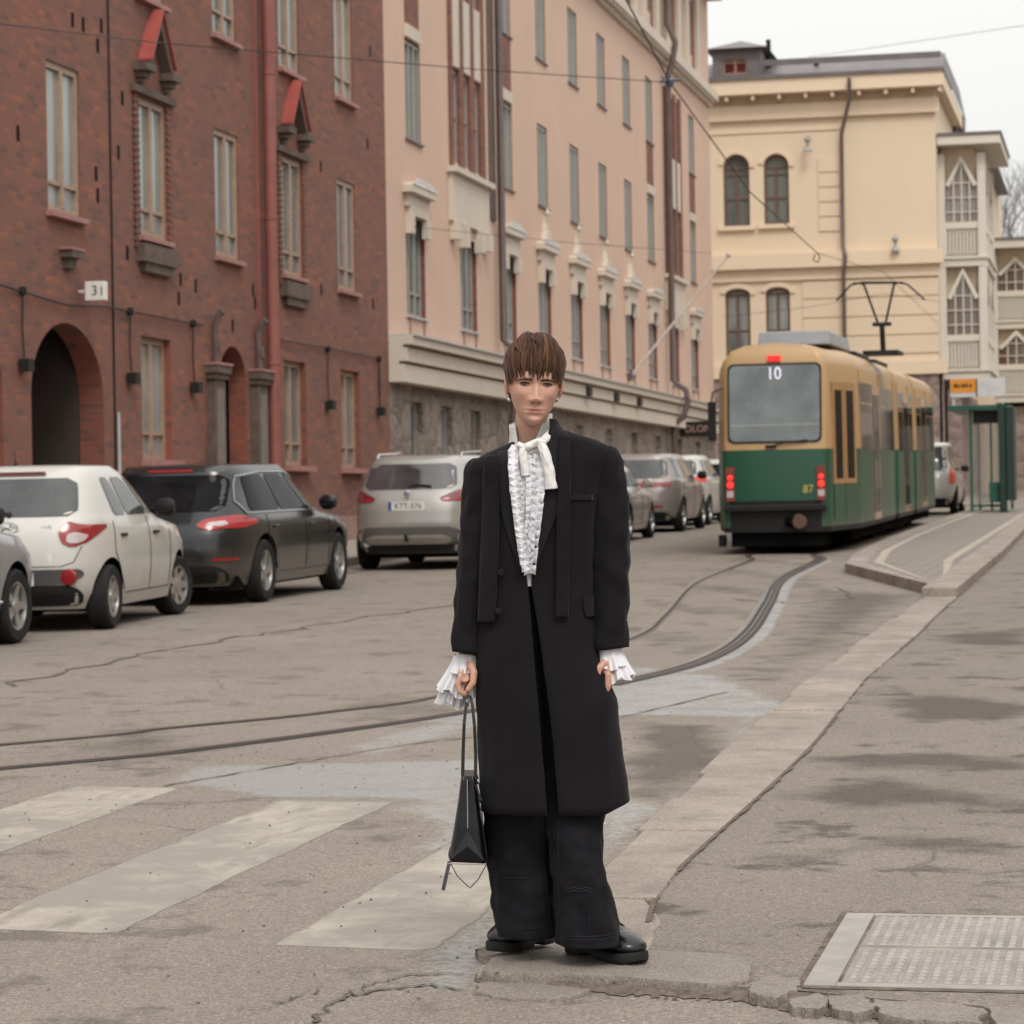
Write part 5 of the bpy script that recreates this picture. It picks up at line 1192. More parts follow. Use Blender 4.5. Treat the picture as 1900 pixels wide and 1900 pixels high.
mb = MB()
for sgn in (1,):                                   # bright trim round the side glass
    L = dens([(.60, zb+.03), (.50, zb+.16), (.74, zt_-.02), (1.4, zt_+.025), (2.3, zt_+.02), (2.75, zt_-.05), (3.45, zb+.04)]); mb.tube([(car.side(y, z)+.010, y, z) for y, z in L], .009, 6); L = dens([(.60, zb+.03), (3.45, zb+.03)]); mb.tube([(car.side(y, z)+.010, y, z) for y, z in L], .007, 6)
mb.build('window_trim', CHROME, o)
mb = MB(); y_ = car.rear(.1, 1.02); mb.tube([(.1,y_-.02,1.0),(-.1,car.rear(.1,1.03)-.03,1.03),(-.38,car.rear(.2,1.0)-.03,1.0)], .012, 6); mb.build('rear_wiper', PLAST, o)
mb = MB(); y_ = car.rear(0, .6); mb.box((-.26, y_-.012, .60), (.26, y_-.002, .71)); mb.build('number_plate', PLATEW, o)
heading(o, XK+.0, 28.75, 1.85, 1.0)

# silver SUV -------------------------------------------------------------------
o, car, tab, zb, zt_ = generic_car('suv', 'silver SUV with dark red tail lamps and white plate, behind the black estate', 0, 0, SILVER, 4.45, 1.80, 1.60, 2.67, .92, .335, 'suv', pbr('suv_glass', (.07,.06,.065), .06, var=.5, scale=1.1, spec=.9))
for sg_ in (-1, 1):
    mb = MB(); P = [(sg_*.44,1.00),(sg_*.52,.94),(sg_*.86,.93),(sg_*.89,1.05),(sg_*.82,1.13),(sg_*.72,1.12)]; P = P if sg_ > 0 else P[::-1]; patch_rear(mb, car, rounded(P, .03), .014, 0, 9); tl = mb.build('tail_light', pbr('deep_red_lens', (.16,.012,.02), .15, coat=.8), o, smooth=60)
    mb = MB(); P = [(sg_*.50,.955),(sg_*.86,.945),(sg_*.87,.975),(sg_*.52,.985)]; P = P if sg_ > 0 else P[::-1]; patch_rear(mb, car, P, .02, 0, 3); mb.build('light_bar', pbr('red_bar_lens', (.42,.03,.04), .2), tl)
    mb = MB(); P = [(sg_*.70,.52),(sg_*.86,.52),(sg_*.85,.56),(sg_*.72,.56)]; P = P if sg_ > 0 else P[::-1]; patch_rear(mb, car, P, .014, 0, 3); mb.build('reflector', TLR, o)
mb = MB(); patch_rear(mb, car, rounded([(-.62,.44),(-.55,.36),(.55,.36),(.62,.44),(.5,.49),(-.5,.49)], .03), .022); mb.build('skid_plate', SILVER, o, smooth=60)
mb = MB(); patch_rear(mb, car, rounded([(-.80,.49),(-.74,.36),(.74,.36),(.80,.49),(.62,.60),(-.62,.60)], .05), .014); mb.build('bumper_insert', pbr('grey_bumper', (.09,.085,.082), .5), o, smooth=60)
y_ = car.rear(0, .9)
mb = MB(); mb.box((-.26, y_-.022, .83), (.26, y_-.01, .95)); pl_ = mb.build('number_plate', PLATEW, o)
mb = MB(); mb.box((-.258, y_-.024, .832), (-.215, y_-.0222, .948)); mb.build('plate_band', PLBLUE, pl_)
text_flat('KTT-576', .105, INKK, 'plate_number', pl_, (.02, y_-.0235, .888), 1.0)
mb = MB(); mb.lathe([(0,-.014),(.035,-.014),(.042,-.006),(.045,.0)], (0, y_+.0, 1.06), 'y', 24); em = mb.build('emblem', CHROME, o, smooth=40)
mb = MB(); 
for a0 in (0, pi): mb.poly([(0, y_-.016, 1.06)]+[(.028*cos(a0+pi/2*k/6), y_-.016, 1.06+.028*sin(a0+pi/2*k/6)) for k in range(7)])
mb.build('emblem_quarters', PLBLUE, em)
mb = MB(); mb.lathe([(.05,0),(.05,-.03),(.04,-.032),(.038,.02)], (-.60, car.rear(.6,.36)-.02, .38), 'y', 18); mb.build('exhaust', CHROME, o)
mb = MB(); mb.tube([(0,.2,.42),(0,-.06,.42),(0,-.08,.50)], .022, 8); mb.build('tow_bar', PLAST, o)
mb = MB(); y_ = car.rear(.1, 1.17); mb.tube([(.0,y_-.02,1.15),(.12,car.rear(.1,1.18)-.03,1.18),(.32,car.rear(.2,1.15)-.03,1.16)], .014, 6); mb.build('rear_wiper', PLAST, o)
for sg_ in (-1, 1):
    mb = MB(); mb.tube([(sg_*.60,.75,1.55),(sg_*.60,.85,1.61),(sg_*.60,2.0,1.63),(sg_*.60,2.2,1.58)], .016, 8); mb.build('roof_rail', CHROME, o)
heading(o, G(860,1052)[0]+.42, 38.2, 1.80, .92)

# silver car cut off by the left edge, only its front corner shows
o, car, tab, zb, zt_ = generic_car('silver_hatchback', 'dull silver car cut off by the left edge of the photo', 0, 0, SILV2, 4.1, 1.74, 1.47, 2.55, .72, .31, 'hatch', rim_spokes=5)
mb = MB(); mb.tube([(car.side(y, .36)+.012, y, .36) for y, z in dens([(1.2,.36),(2.9,.36)])], .014, 6); mb.build('sill_trim', CHROME, o)
heading(o, XK-.02, 21.9-2.55, 1.74, .72)
# cars right of the person
o, car, tab, zb, zt_ = generic_car('sedan', 'pale champagne car just right of the person, its rear hidden', 0, 0, CHAMP, 4.2, 1.76, 1.42, 2.5, .85, .32, 'sedan')
heading(o, -8.85, 50.5, 1.76, .85)
o, car, tab, zb, zt_ = generic_car('suv', 'grey SUV with one wide red tail lamp band, third car left of the tram', 0, 0, GREYC, 4.6, 1.85, 1.64, 2.75, .90, .34, 'suv', GLP)
mb = MB(); patch_rear(mb, car, rounded([(-.78,.94),(.86,.94),(.88,1.06),(-.78,1.04)], .02), .014, 0, 6); mb.build('tail_light', pbr('wide_red_lens', (.26,.045,.055), .2), o)
mb = MB(); patch_rear(mb, car, [(-.6,.52),(.6,.52),(.6,.56),(-.6,.56)], .014, 0, 3); mb.build('reflector', TLR, o)
heading(o, -8.95, 57.6, 1.85, .90)
o, car, tab, zb, zt_ = generic_car('white_car', 'white car with a bright red tail lamp, seen over the grey SUV', 0, 0, WHITEC, 4.3, 1.80, 1.62, 2.6, .80, .32, 'suv', GLP)
mb = MB(); patch_rear(mb, car, [(.52,.95),(.86,.98),(.80,1.22),(.70,1.18)], .016, 0, 6); mb.build('tail_light', pbr('lit_red_lens', (.62,.05,.04), .3, emit=.25), o)
heading(o, -9.25, 63.4, 1.80, .80)
o, car, tab, zb, zt_ = generic_car('white_car', 'white car farthest along the kerb, almost hidden by the tram', 0, 0, WHITEC, 4.3, 1.76, 1.52, 2.6, .80, .32, 'hatch')
heading(o, -9.35, 69.2, 1.76, .80)
# white van ahead of the tram
o, car, tab, zb, zt_ = generic_car('van', 'white van ahead of the tram, between the tram and the shelter', 0, 0, WHITEC, 4.6, 1.85, 1.86, 2.9, .8, .33, 'suv', GLP, group=None)
o['category'] = 'van'
mb = MB(); patch_rear(mb, car, rounded([(.74,.78),(.88,.78),(.86,1.2),(.74,1.2)], .02), .016, 0, 6); patch_rear(mb, car, rounded([(-.88,.78),(-.74,.78),(-.74,1.2),(-.86,1.2)], .02), .016, 0, 6); mb.build_split('tail_light', pbr('van_red_lens', (.5,.04,.03), .3, emit=.2), o)
mb = MB(); y_ = car.rear(0,.6); mb.box((-.26, y_-.02, .62), (.26, y_-.008, .73)); mb.build('number_plate', PLATEW, o)
heading(o, -4.2, 72.6, 1.85, .8)

# ---------------------------------------------------------------- tram
TG = paint('tram_green', (.007,.066,.034), 0, .4, .15); TY = paint('tram_cream_orange', (.43,.275,.125), 0, .45, .15); TO = paint('tram_orange_trim', (.36,.175,.055), 0, .4)
TGL = pbr('tram_rear_glass', (.13,.15,.15), .09, var=.38, scale=1.6, spec=.8); TGD = pbr('tram_side_glass', (.013,.013,.014), .06, var=.4, scale=.7, spec=.3); TGD.node_tree.nodes['Principled BSDF'].inputs['IOR'].default_value = 1.1  # rear glass base colour is mottled to paint in faint reflections
BEL = pbr('rubber_bellows', (.03,.028,.027), .8)
ty0 = 42.6; tz0 = gz(-5.2, ty0)
T = empty('tram', (-5.22, ty0, tz0), 'green and cream articulated tram number 87 on route 10, standing at the stop', 'tram')
# plan half widths along the tram: tapered tail, long parallel sides
st = [(0,.70),(.03,.77),(.10,.815),(.25,.835),(1.75,1.10),(1.9,1.13),(8.6,1.13),(8.61,1.06),(9.4,1.06),(9.41,1.13),(13.2,1.13),(13.21,1.06),(14.0,1.06),(14.01,1.13),(19.4,1.13),(20.6,.9),(20.9,.75)]
zs_ = [.34,.42,.82,1.60,1.605,2.4,2.86,3.0,3.12,3.20]
def tsec(y, w, front=0):
    lean = lambda z: (.0 if z < 1.6 else (z-1.6)*.035)
    k = {.34:.985,.42:1,.82:1,1.60:1,1.605:1,2.4:.985,2.86:.965,3.0:.93,3.12:.82,3.20:.55}
    R = [(w*k[z], y, z) for z in zs_] + [(0, y, 3.24)] + [(-w*k[z], y, z) for z in reversed(zs_)]
    return R
mb = MB(); rings = []
for y, w in st:
    R = tsec(y, w); 
    if y < .3: R = [(x, yy+max(0, z-1.55)*.10*(1-y/.3)+ (.22*(z-2.95) if z > 2.95 else 0)*(1-y/.3), z) for x, yy, z in R]
    rings.append(R)
ids = [[mb.vert(p) for p in r] for r in rings]; n = len(ids[0])
for a, b, (ya, wa) in zip(ids, ids[1:], st):
    for k in range(n):
        l = (k+1)%n; zz = min(rings[0][k][2], rings[0][l][2]); bell = 8.6 < ya+.01 < 9.4 or 13.2 < ya+.01 < 14.0
        mb.face((a[k], a[l], b[l], b[k]), 2 if (zz < .40 or k == n-1) else (3 if bell else (0 if zz < 1.6 else (1 if zz < 3.15 else 4))))
# back face split in bands
for k in range(len(zs_)-1):
    zz = zs_[k]; mb.face((ids[0][k], ids[0][n-1-k], ids[0][n-2-k], ids[0][k+1]), 2 if zz < .8 else (0 if zz < 1.6 else 1))
mb.face((ids[0][9], ids[0][10], ids[0][11]), 1); mb.face(ids[-1], 1)
ROOFT = pbr('tram_roof_grey', (.19,.18,.175), .6)
mb.build('body', [TG, TY, PLAST, BEL, ROOFT], T, smooth=30)
by = lambda z: max(0, z-1.55)*.10
def back(mb, poly, off, m=0): mb.prism([(x, by(z)-off*.0-.001+.001, z) for x, z in poly], (0,-off,0), m)
mb = MB(); back(mb, rounded([(-.72,1.70),(.72,1.70),(.72,2.92),(-.72,2.92)], .11), .012); mb.build('window_seal', PLAST, T)
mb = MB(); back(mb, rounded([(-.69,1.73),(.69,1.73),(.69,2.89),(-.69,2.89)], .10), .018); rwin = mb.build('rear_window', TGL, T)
mb = MB(); mb.box((-.67, by(2.0)-.021, 1.955), (.67, by(2.0)-.0185, 1.985)); mb.build('window_strip', pbr('pale_strip', (.33,.36,.31), .4), rwin)
for sg_ in (-1, 1): pass
LIT = pbr('white_destination_digits', (.75,.74,.85), .4, emit=.55)
text_flat('10', .27, LIT, 'route_number', rwin, (.0, by(2.62)-.024, 2.755), .85)
YN = pbr('tram_yellow_digits', (.55,.42,.10), .5)
t8 = text_flat('87', .17, YN, 'fleet_number', T, (.50, -.022, .985), .95)
mb = MB(); mb.box((-.10, by(3.0)-.055, 2.955), (.10, by(3.0)+.05, 3.035)); mb.build('upper_stop_light', pbr('lit_red_small', (.75,.02,.02), .4, emit=.9), T)
RL_ON = pbr('lit_red_tail', (.9,.03,.02), .4, emit=1.5); 
for sx_ in (-.69, .70):
    mb = MB(); mb.box((sx_-.065, -.03, .82), (sx_+.065, .02, 1.34)); h_ = mb.build('lamp_cluster', pbr('dull_lamp', (.20,.03,.025), .4), T)
    mb = MB(); mb.lathe([(0,-.02),(.036,-.015),(.04,0)], (sx_, -.03, 1.18), 'y', 16); mb.lathe([(0,-.02),(.045,-.015),(.05,0)], (sx_, -.03, 1.07), 'y', 16); mb.build_split('tail_light', RL_ON, h_)
    mb = MB(); mb.box((sx_-.05, -.034, .88), (sx_+.05, -.0301, .98)); mb.build('clear_lens', TLW, h_)
mb = MB(); mb.box((-.78, -.10, .66), (.78, .02, .76)); mb.build('bumper', PLAST, T, bevel=.02)
mb = MB(); mb.box((-.70, .10, .12), (.70, 1.4, .5)); mb.box((-.6, .9, .06), (.6, 3.0, .35)); mb.box((-.95, 2.2, .15), (.95, 20, .36)); mb.tube([(.2,-.05,.5),(.28,-.12,.52)], .09, 10); mb.build('undercarriage', WELL, T)
mb = MB(); mb.tube([(.35,-.03,.53),(.38,-.16,.50)], [.09,.11], 12); mb.build('coupler', pbr('rust_brown_steel', (.14,.08,.06), .7), T, smooth=True)
mb = MB(); mb.tube([(-.02,by(1.66)-.03,1.66),(.15,by(1.69)-.04,1.70),(.5,by(1.72)-.04,1.735)], .014, 6); mb.box((-.14,by(1.64)-.03,1.62),(.02,by(1.64),1.67)); mb.build('wiper', PLAST, T)
mb = MB(); mb.tube([(-.80,.15,2.55),(-.95,.1,2.5),(-.97,.05,2.3)], .015, 6); mb.box((-1.02,0.02,1.75),(-.90,.08,2.35)); mb.build('mirror', PLAST, T)
mb = MB(); mb.box((-.93, .3, .12), (-.83, .5, .30)); mb.build('step', PLAST, T)
# tail doors on the tapered panel
def tp(y, z, off): # point on the right tapered panel
    w = .835+(1.10-.835)*(y-.25)/1.5; nrm = Vector((1.5, -.265, 0)).normalized(); k = 1 if z < 1.6 else 1-(z-1.6)*.012
    return Vector((w*k, y, z))+nrm*off
def tquad(mb, y0, y1, z0, z1, off, m=0):
    a = [tp(y, z, off) for y, z in ((y0,z0),(y1,z0),(y1,z1),(y0,z1))]; b = [tp(y, z, 0) for y, z in ((y0,z0),(y1,z0),(y1,z1),(y0,z1))]; mb.loft([b, a])
for ya, yb in ((.36,.96),(1.0,1.62)):
    mb = MB(); tquad(mb, ya, yb, .50, 1.05, .012, 0); d_ = mb.build('tail_door', TG, T)
    mb = MB(); tquad(mb, ya, yb, 1.06, 2.62, .014); mb.build('door_frame', TO, d_)
    mb = MB(); tquad(mb, ya+.12, yb-.12, 1.14, 2.50, .02); mb.build('door_glass', TGD, d_)
# side windows, pillars and doors: right side (towards the platform) and left side
for sgn in (1, -1):
    y = 2.1; k = 0
    doors = [(2.7, 1.25) if False else None]
    layout = [('w',2.05,1.0),('w',3.15,.95),('d',4.3,1.25),('w',5.75,1.2),('w',7.1,1.3),('w',9.6,1.1),('d',10.85,1.25),('w',12.2,.85),('w',14.2,1.2),('d',15.6,1.25),('w',17.0,1.1),('w',18.2,1.0)]
    for kind, y0, wd in layout:
        X = lambda z: 1.13*({1:1}[1] if z < 1.7 else 1-(z-1.6)*.019)
        if kind == 'w' or sgn < 0:
            mb = MB(); P = rounded([(y0-.06,1.58),(y0+wd+.06,1.58),(y0+wd+.06,2.66),(y0-.06,2.66)], .06); mb.prism([(sgn*(X(z)-.03), a, z) for a, z in P], (sgn*.036,0,0)); mb.build('side_window', TGD, T)
            if kind == 'w':
                mb = MB(); mb.box((sgn*(X(2.3)-.01) if sgn>0 else -X(2.3)-.012, y0+.05, 2.31), (sgn*X(2.3)+.012 if sgn>0 else -X(2.3)+.01, y0+wd-.05, 2.34)); mb.build('window_bar', TO, T)
        else:
            mb = MB(); mb.prism([(sgn*(X(z)-.02), a, z) for a, z in ((y0,.42),(y0+wd,.42),(y0+wd,2.66),(y0,2.66))], (sgn*.03,0,0)); dd = mb.build('door', TO, T)
            for j in range(2):
                mb = MB(); ya = y0+.07+j*wd/2; P = rounded([(ya,.55),(ya+wd/2-.12,.55),(ya+wd/2-.12,2.5),(ya,2.5)], .05); mb.prism([(sgn*(X(z)+.005), a, z) for a, z in P], (sgn*.012,0,0)); mb.build('door_glass', TGD, dd)
    for y0 in (2.0, 5.65, 8.5, 9.5, 12.15, 14.1, 17.0, 19.3):
        mb = MB(); mb.prism([(sgn*(1.13*(1 if z<1.7 else 1-(z-1.6)*.019)-.02), a, z) for a, z in ((y0,1.62),(y0+.07,1.62),(y0+.07,2.84),(y0,2.84))], (sgn*.03,0,0)); mb.build('orange_pillar', TO, T)
for (y, L_) in ((2.9,1.7),(8.1,1.6),(13.0,1.6),(17.8,1.6)):
    for sgn in (1,-1):
        for dy in (.0, L_-.6):
            mb = MB(); mb.lathe([(.05,-.05),(.28,-.05),(.30,-.03),(.30,.03),(.28,.05),(.05,.05)], (sgn*.6, y+dy, .30), 'x', 20); mb.build('wheel', WELL, T)
mb = MB(); P = [(-.35,.9,3.22),(.78,.9,3.22),(.74,.95,3.44),(-.32,.95,3.44)]; Q = [(x, 4.2, z) for x, y, z in P]; mb.loft([P, Q]); eq = mb.build('roof_box', pbr('roof_box_grey', (.27,.28,.29), .5), T, bevel=.02)
mb = MB(); mb.box((.55,5.4,3.18),(.75,8.0,3.28)); mb.box((-.3,10,3.2),(.7,12.6,3.30)); mb.build_split('roof_equipment', PLAST, T, bevel=.02)
# pantograph
pu = lambda u, v: (Cr(u, v, ty0+6.0)[0]+5.22, Cr(u, v, ty0+6.0)[1]-tz0)
base = pu(1640, 680); kn = pu(1637, 612); tl_, tr_ = pu(1590, 537), pu(1673, 536)
mb = MB(); Yp = 6.0
mb.tube([(base[0], Yp, 3.22), (kn[0], Yp, kn[1])], .045, 8); mb.tube([(kn[0]-.06, Yp, kn[1]), (tl_[0]+.12, Yp, tl_[1])], .022, 6); mb.tube([(kn[0]+.06, Yp, kn[1]), (tr_[0]-.12, Yp, tr_[1])], .022, 6)
mb.tube([(kn[0]-.16, Yp, kn[1]), (kn[0]+.16, Yp, kn[1])], .04, 6)
mb.tube([(tl_[0]-.35, Yp, tl_[1]-.28), (tl_[0]-.1, Yp, tl_[1]-.02), (tl_[0]+.1, Yp, tl_[1]+.02), (tr_[0]-.1, Yp, tr_[1]+.02), (tr_[0]+.1, Yp, tr_[1]-.02), (tr_[0]+.4, Yp, tr_[1]-.30)], .018, 6)
mb.tube([(tl_[0]-.05, Yp-.12, tl_[1]), (tr_[0]+.05, Yp-.12, tr_[1])], .02, 6); mb.tube([(tl_[0]+.1, Yp-.12, tl_[1]), (tl_[0]+.1, Yp, tl_[1]-.02)], .015, 5); mb.tube([(tr_[0]-.1, Yp-.12, tr_[1]), (tr_[0]-.1, Yp, tr_[1]-.02)], .015, 5)
mb.box((base[0]-.3, Yp-.6, 3.22), (base[0]+.3, Yp+.6, 3.28)); mb.build('pantograph', BLACKM, T)
T.rotation_euler = (math.atan(SL*cos(TH)), 0, 0)

# ---------------------------------------------------------------- tram shelter, sign, wires
ys0, ys1 = 68.2, 72.0
gs = gz(-3, 70)+.12
S_ = empty('tram_shelter', (-3.3, ys0, gs), 'green framed glass tram shelter on the platform under a yellow stop sign', 'shelter'); CUR = S_
xl, xr = Cr(1803, 900, ys0)[0], Cr(1866, 900, ys0)[0]; zt2 = Cr(1830, 752, ys0)[1]
mb = MB()
for x in (xl, xr):
    for y in (ys0, ys1): mb.box((x-.035, y-.035, gs), (x+.035, y+.035, zt2-.1))
mb.box((xl+.45, ys0-.02, gs), (xl+.50, ys0+.02, zt2-.2)); mb.box((xl, ys0-.02, gs+.1), (xr, ys0+.02, gs+.16)); local(mb).build('post', GREENM, S_)
xa = Cr(1760, 752, ys0)[0]
mb = MB(); mb.box((xa, ys0-.25, zt2-.1), (xr+.15, ys1+.25, zt2)); local(mb).build('roof', GREENM, S_)
gm, gt, gp = nodes('shelter_glass'); gp.inputs['Base Color'].default_value = (.75,.78,.76,1); gp.inputs['Roughness'].default_value = .05; gp.inputs['Transmission Weight'].default_value = .9; gp.inputs['Alpha'].default_value = .35
mb = MB(); mb.box((xl+.04, ys0-.006, gs+.18), (xr-.04, ys0+.006, zt2-.12)); mb.box((xr-.006, ys0+.04, gs+.18), (xr+.006, ys1-.04, zt2-.12)); mb.box((xl+.04, ys1-.006, gs+.18), (xr-.04, ys1+.006, zt2-.12)); local(mb).build('glass_panel', gm, S_)
mb = MB(); q0, q1 = Cr(1805, 762, ys0), Cr(1852, 785, ys0); mb.box((q0[0], ys0-.05, q1[1]), (q1[0], ys0-.01, q0[1])); local(mb).build('timetable_panel', PLAST, S_)
mb = MB(); xb = Cr(1856, 900, ys0)[0]; xc2 = Cr(1884, 900, ys0)[0]; mb.box((xb, ys0-.5, gs-.05), (xb+.16, ys0-.34, zt2+.02)); mb.box((xb+.17, ys0-.5, gs+.25), (xc2, ys0+1.0, zt2-.05)); local(mb).build('advert_case', pbr('dark_green_case', (.008,.03,.022), .4), S_, bevel=.02)
mb = MB(); q = Cr(1846, 910, ys0); mb.box((q[0]-.12, ys0-.3, q[1]-.28), (q[0]+.12, ys0-.06, q[1]+.2)); mb.tube([(q[0], ys0-.05, q[1]), (q[0]+.1, ys0-.3, q[1])], .03, 6); local(mb).build('litter_bin', GREENM, S_, bevel=.02)
sg = empty('stop_sign', (xa+.1, ys0, zt2), 'orange and white stop sign box standing on the shelter roof', 'sign'); CUR = sg
a0, a1, a2 = Cr(1763, 704, ys0), Cr(1812, 728, ys0), Cr(1866, 735, ys0)
mb = MB(); mb.box((a0[0], ys0-.05, a2[1]), (a2[0], ys0+.05, a0[1]+.01)); mb.box((a0[0]+.05, ys0-.02, zt2), (a0[0]+.1, ys0+.02, a2[1])); mb.box((a2[0]-.1, ys0-.02, zt2), (a2[0]-.05, ys0+.02, a2[1])); local(mb).build('sign_box', pbr('pale_sign', (.55,.56,.55), .4), sg)
mb = MB(); mb.box((a0[0]+.01, ys0-.06, a1[1]), (a1[0], ys0-.052, a0[1])); local(mb).build('orange_panel', pbr('orange_panel', (.66,.25,.02), .5), sg)
mb = MB(); xm = (a0[0]+a1[0])/2; zm = (a0[1]+a1[1])/2
for k, (w_, h_) in enumerate(((.07,.09),(.05,.07),(.07,.08),(.05,.09),(.06,.07))): mb.box((xm-.22+k*.09, ys0-.066, zm-.04), (xm-.22+k*.09+w_, ys0-.0602, zm-.04+h_))
local(mb).build('blurred_lettering', BLACKM, sg)
mb = MB(); mb.box((a1[0]-.01, ys0-.062, a2[1]), (a1[0]+.02, ys0-.052, a0[1])); local(mb).build('divider', BLACKM, sg)

# overhead wires
def at3(u, v, Y):                                # point on a sight line at a chosen distance ahead
    a, b = ab(u, v); X = a*Y/F; return Vector((X*cos(TH)-Y*sin(TH), X*sin(TH)+Y*cos(TH), H+b*Y/F))
def wire(name, label, pts, r, cat='wire', group='overhead wires', sag=0, mat_=BLACKM):
    P = []
    for a, b in zip(pts, pts[1:]):
        for k in range(12): t = k/12; q = a.lerp(b, t); q.z -= sag*4*t*(1-t); P.append(q)
    P.append(pts[-1]); o = MB(); o.tube(P, r, 6); m = o.build(name, mat_); c = pts[0].copy(); m.data.transform(Matrix.Translation(-c)); m.location = c; tag(m, label, cat, group); return m
hub = at3(1243, 153, 38)
w0 = Wl(-30, 33); w1 = Wl(1165, 145)
wire('span_wire', 'thin span wire crossing the brick facade near the top left', [at3(-200, 20, 20), at3(300, 80, 29), at3(900, 130, 35), hub], .006)
wire('contact_wire', 'dark wire sloping from the top centre down across the yellow facade to a bracket', [at3(1130, -60, 30), hub, at3(1390, 355, 48), at3(1517, 470, 62)], .011)
wire('span_wire', 'faint wire at mid height across the pink facade', [Vector((LW, Wl(757,420)[0], Wl(757,420)[1])), at3(1055, 450, 52), at3(1320, 470, 60)], .005)
wire('span_wire', 'thin wire in the pale sky at the upper right, upper one', [at3(1500, 106, 105), at3(1950, 40, 80)], .010, mat_=pbr('pale_wire', (.25,.25,.25), .6))
wire('span_wire', 'wire between the villa and the pantograph over the tram', [at3(1517, 470, 62), at3(1640, 505, 90), at3(1740, 600, 105)], .008)
wire('span_wire', 'wire from the villa wall bracket running low behind the pantograph', [at3(1340, 588, 100), at3(1500, 570, 90), at3(1640, 545, 80), at3(1745, 560, 100)], .008)
ins = empty('wire_hanger', tuple(hub), 'small dark hanger where the span wire holds the sloping wire, top centre', 'wire hanger')
mb = MB(); mb.tube([(-.14,0,.02),(.14,0,.03)], .022, 8); mb.lathe([(.02,.05),(.06,.03),(.05,-.03),(.015,-.07)], (0,0,0), 'z', 12); mb.tube([(-.07,0,.03),(-.1,0,.08)], .02, 6); mb.build('clamp', pbr('blue_grey_clamp', (.08,.10,.13), .5), ins, smooth=True)
mb = MB(); ht = empty('wire_bracket', tuple(at3(1517, 470, 62)), 'small loop bracket ending the wire in front of the yellow ledge', 'wire hanger'); mb.tube([(0,0,0),(.05,0,-.1),(.0,0,-.2),(-.1,0,-.15),(-.06,0,-.02)], .015, 6); mb.build('loop', BLACKM, ht)
q = Cr(1885, 150, 60)
# camera on the pink wall over the wires
cb = empty('wall_box', tuple(at3(760, 421, 57)), 'small grey wire anchor on the pink wall at the left of the first hooded window', 'wall anchor'); mb = MB(); mb.box((-.5,-.05,-.04),(.12,.05,.04)); mb.tube([(-.1,0,0),(.15,0,-.08)], .03, 6); mb.build('anchor', BROWNM, cb)
# bare tree behind the far veranda
def bare_tree(x, y, h, label, seed):
    R = random.Random(seed); o = empty('bare_tree', (x, y, gz(x, y)), label, 'tree', 'bare trees at the right edge'); tr = MB(); cr_ = MB()
    tr.tube([(0,0,0),(.1,0,h*.25),(0,.1,h*.5)], [.32,.25,.18], 8)
    def br(p, d, L_, r, dep):
        q = p+d*L_; m = (p+q)/2+Vector((R.uniform(-.1,.1),R.uniform(-.1,.1),R.uniform(-.05,.1)))*L_; cr_.tube([p, m, q], [r, r*.8, r*.6], 5 if dep < 3 else 3, cap=False)
        if dep >= 5: return
        for k in range(3 if dep < 4 else 3):
            nd = (d+Vector((R.uniform(-1,1),R.uniform(-1,1),R.uniform(-.15,.75)))*.75).normalized(); br(q if k else m, nd, L_*R.uniform(.62,.85), r*.58, dep+1)
    for k in range(6): a = k*1.1; br(Vector((0,.1*(k%2),h*(.3+.04*k))), Vector((cos(a)*.6, sin(a)*.6, .8)).normalized(), h*.2, .12, 0)
    bk = pbr('bark_'+str(seed), (.10,.085,.075), .9, var=.3); tr.build('trunk', bk, o, smooth=True); cr_.build('branches', bk, o)
p = at3(1880, 500, 150); bare_tree(p.x, p.y, 17.5, 'large bare winter tree rising behind the white verandas', 4)
p = at3(1915, 480, 165); bare_tree(p.x, p.y, 16, 'second bare tree at the very right edge, partly out of frame', 9)
# ================================================================== the person
FZ = .0375
_a, _b = ab(1040, 1779); Y0 = (H-FZ)/(SL-_b/F); X0 = _a*Y0/F
PW = Vector((X0*cos(TH)-Y0*sin(TH), X0*sin(TH)+Y0*cos(TH), 0)); Z0 = SL*Y0+FZ; PW.z = Z0
def L(u, v, d=0.0):                              # person space: x to the camera's right, y away from it, z up from the soles
    a, b = ab(u, v); Y = Y0+d
    return Vector((a*Y0/F - X0, d, H + b*Y0/F - Z0))
PE = empty('person', PW, 'young person in a long black coat and white ruffled shirt, standing on the corner kerbstone', 'person', rz=TH)
def fab(name, col, rough=.9, sheen=.0, wv=900, bmp=.2, var=.15, sc=7, spec=.25):
    m, t, p = nodes(name); v = obj_vec(t); f = noise_n(t, v, sc, 5)
    fine = noise_n(t, v, wv, 2, .8)
    c = ramp(t, f, [(.3, tuple(c*(1-var) for c in col)), (.7, tuple(min(1, c*(1+var)) for c in col))])
    c = mix(t, ramp(t, fine, [(.3, .25), (.6, 0)]), c, tuple(c*.5 for c in col))
    t.links.new(c, p.inputs['Base Color']); p.inputs['Roughness'].default_value = rough; p.inputs['Specular IOR Level'].default_value = spec
    p.inputs['Sheen Weight'].default_value = sheen; p.inputs['Sheen Roughness'].default_value = .4
    bump(t, p, mix(t, .5, fine, noise_n(t, v, 120, 4)), bmp, .002); return m
WOOL = fab('black_wool', (.0105,.0092,.0112), .95, .05, 700, .3, spec=.12); WOOL2 = fab('black_wool_trim', (.0125,.0112,.0135), .85, .06, 500, .35, spec=.15)
DENIM = fab('black_denim', (.0085,.0078,.0100), .88, .03, 800, .5, .45, 9, spec=.15); STITCH = fab('purple_grey_stitch', (.022,.019,.028), .8)
LINEN = fab('white_cotton', (.66,.64,.625), .85, .1, 500, .3, .04); LACE = fab('white_ruffle_cotton', (.70,.69,.72), .8, .1, 500, .2, .04)
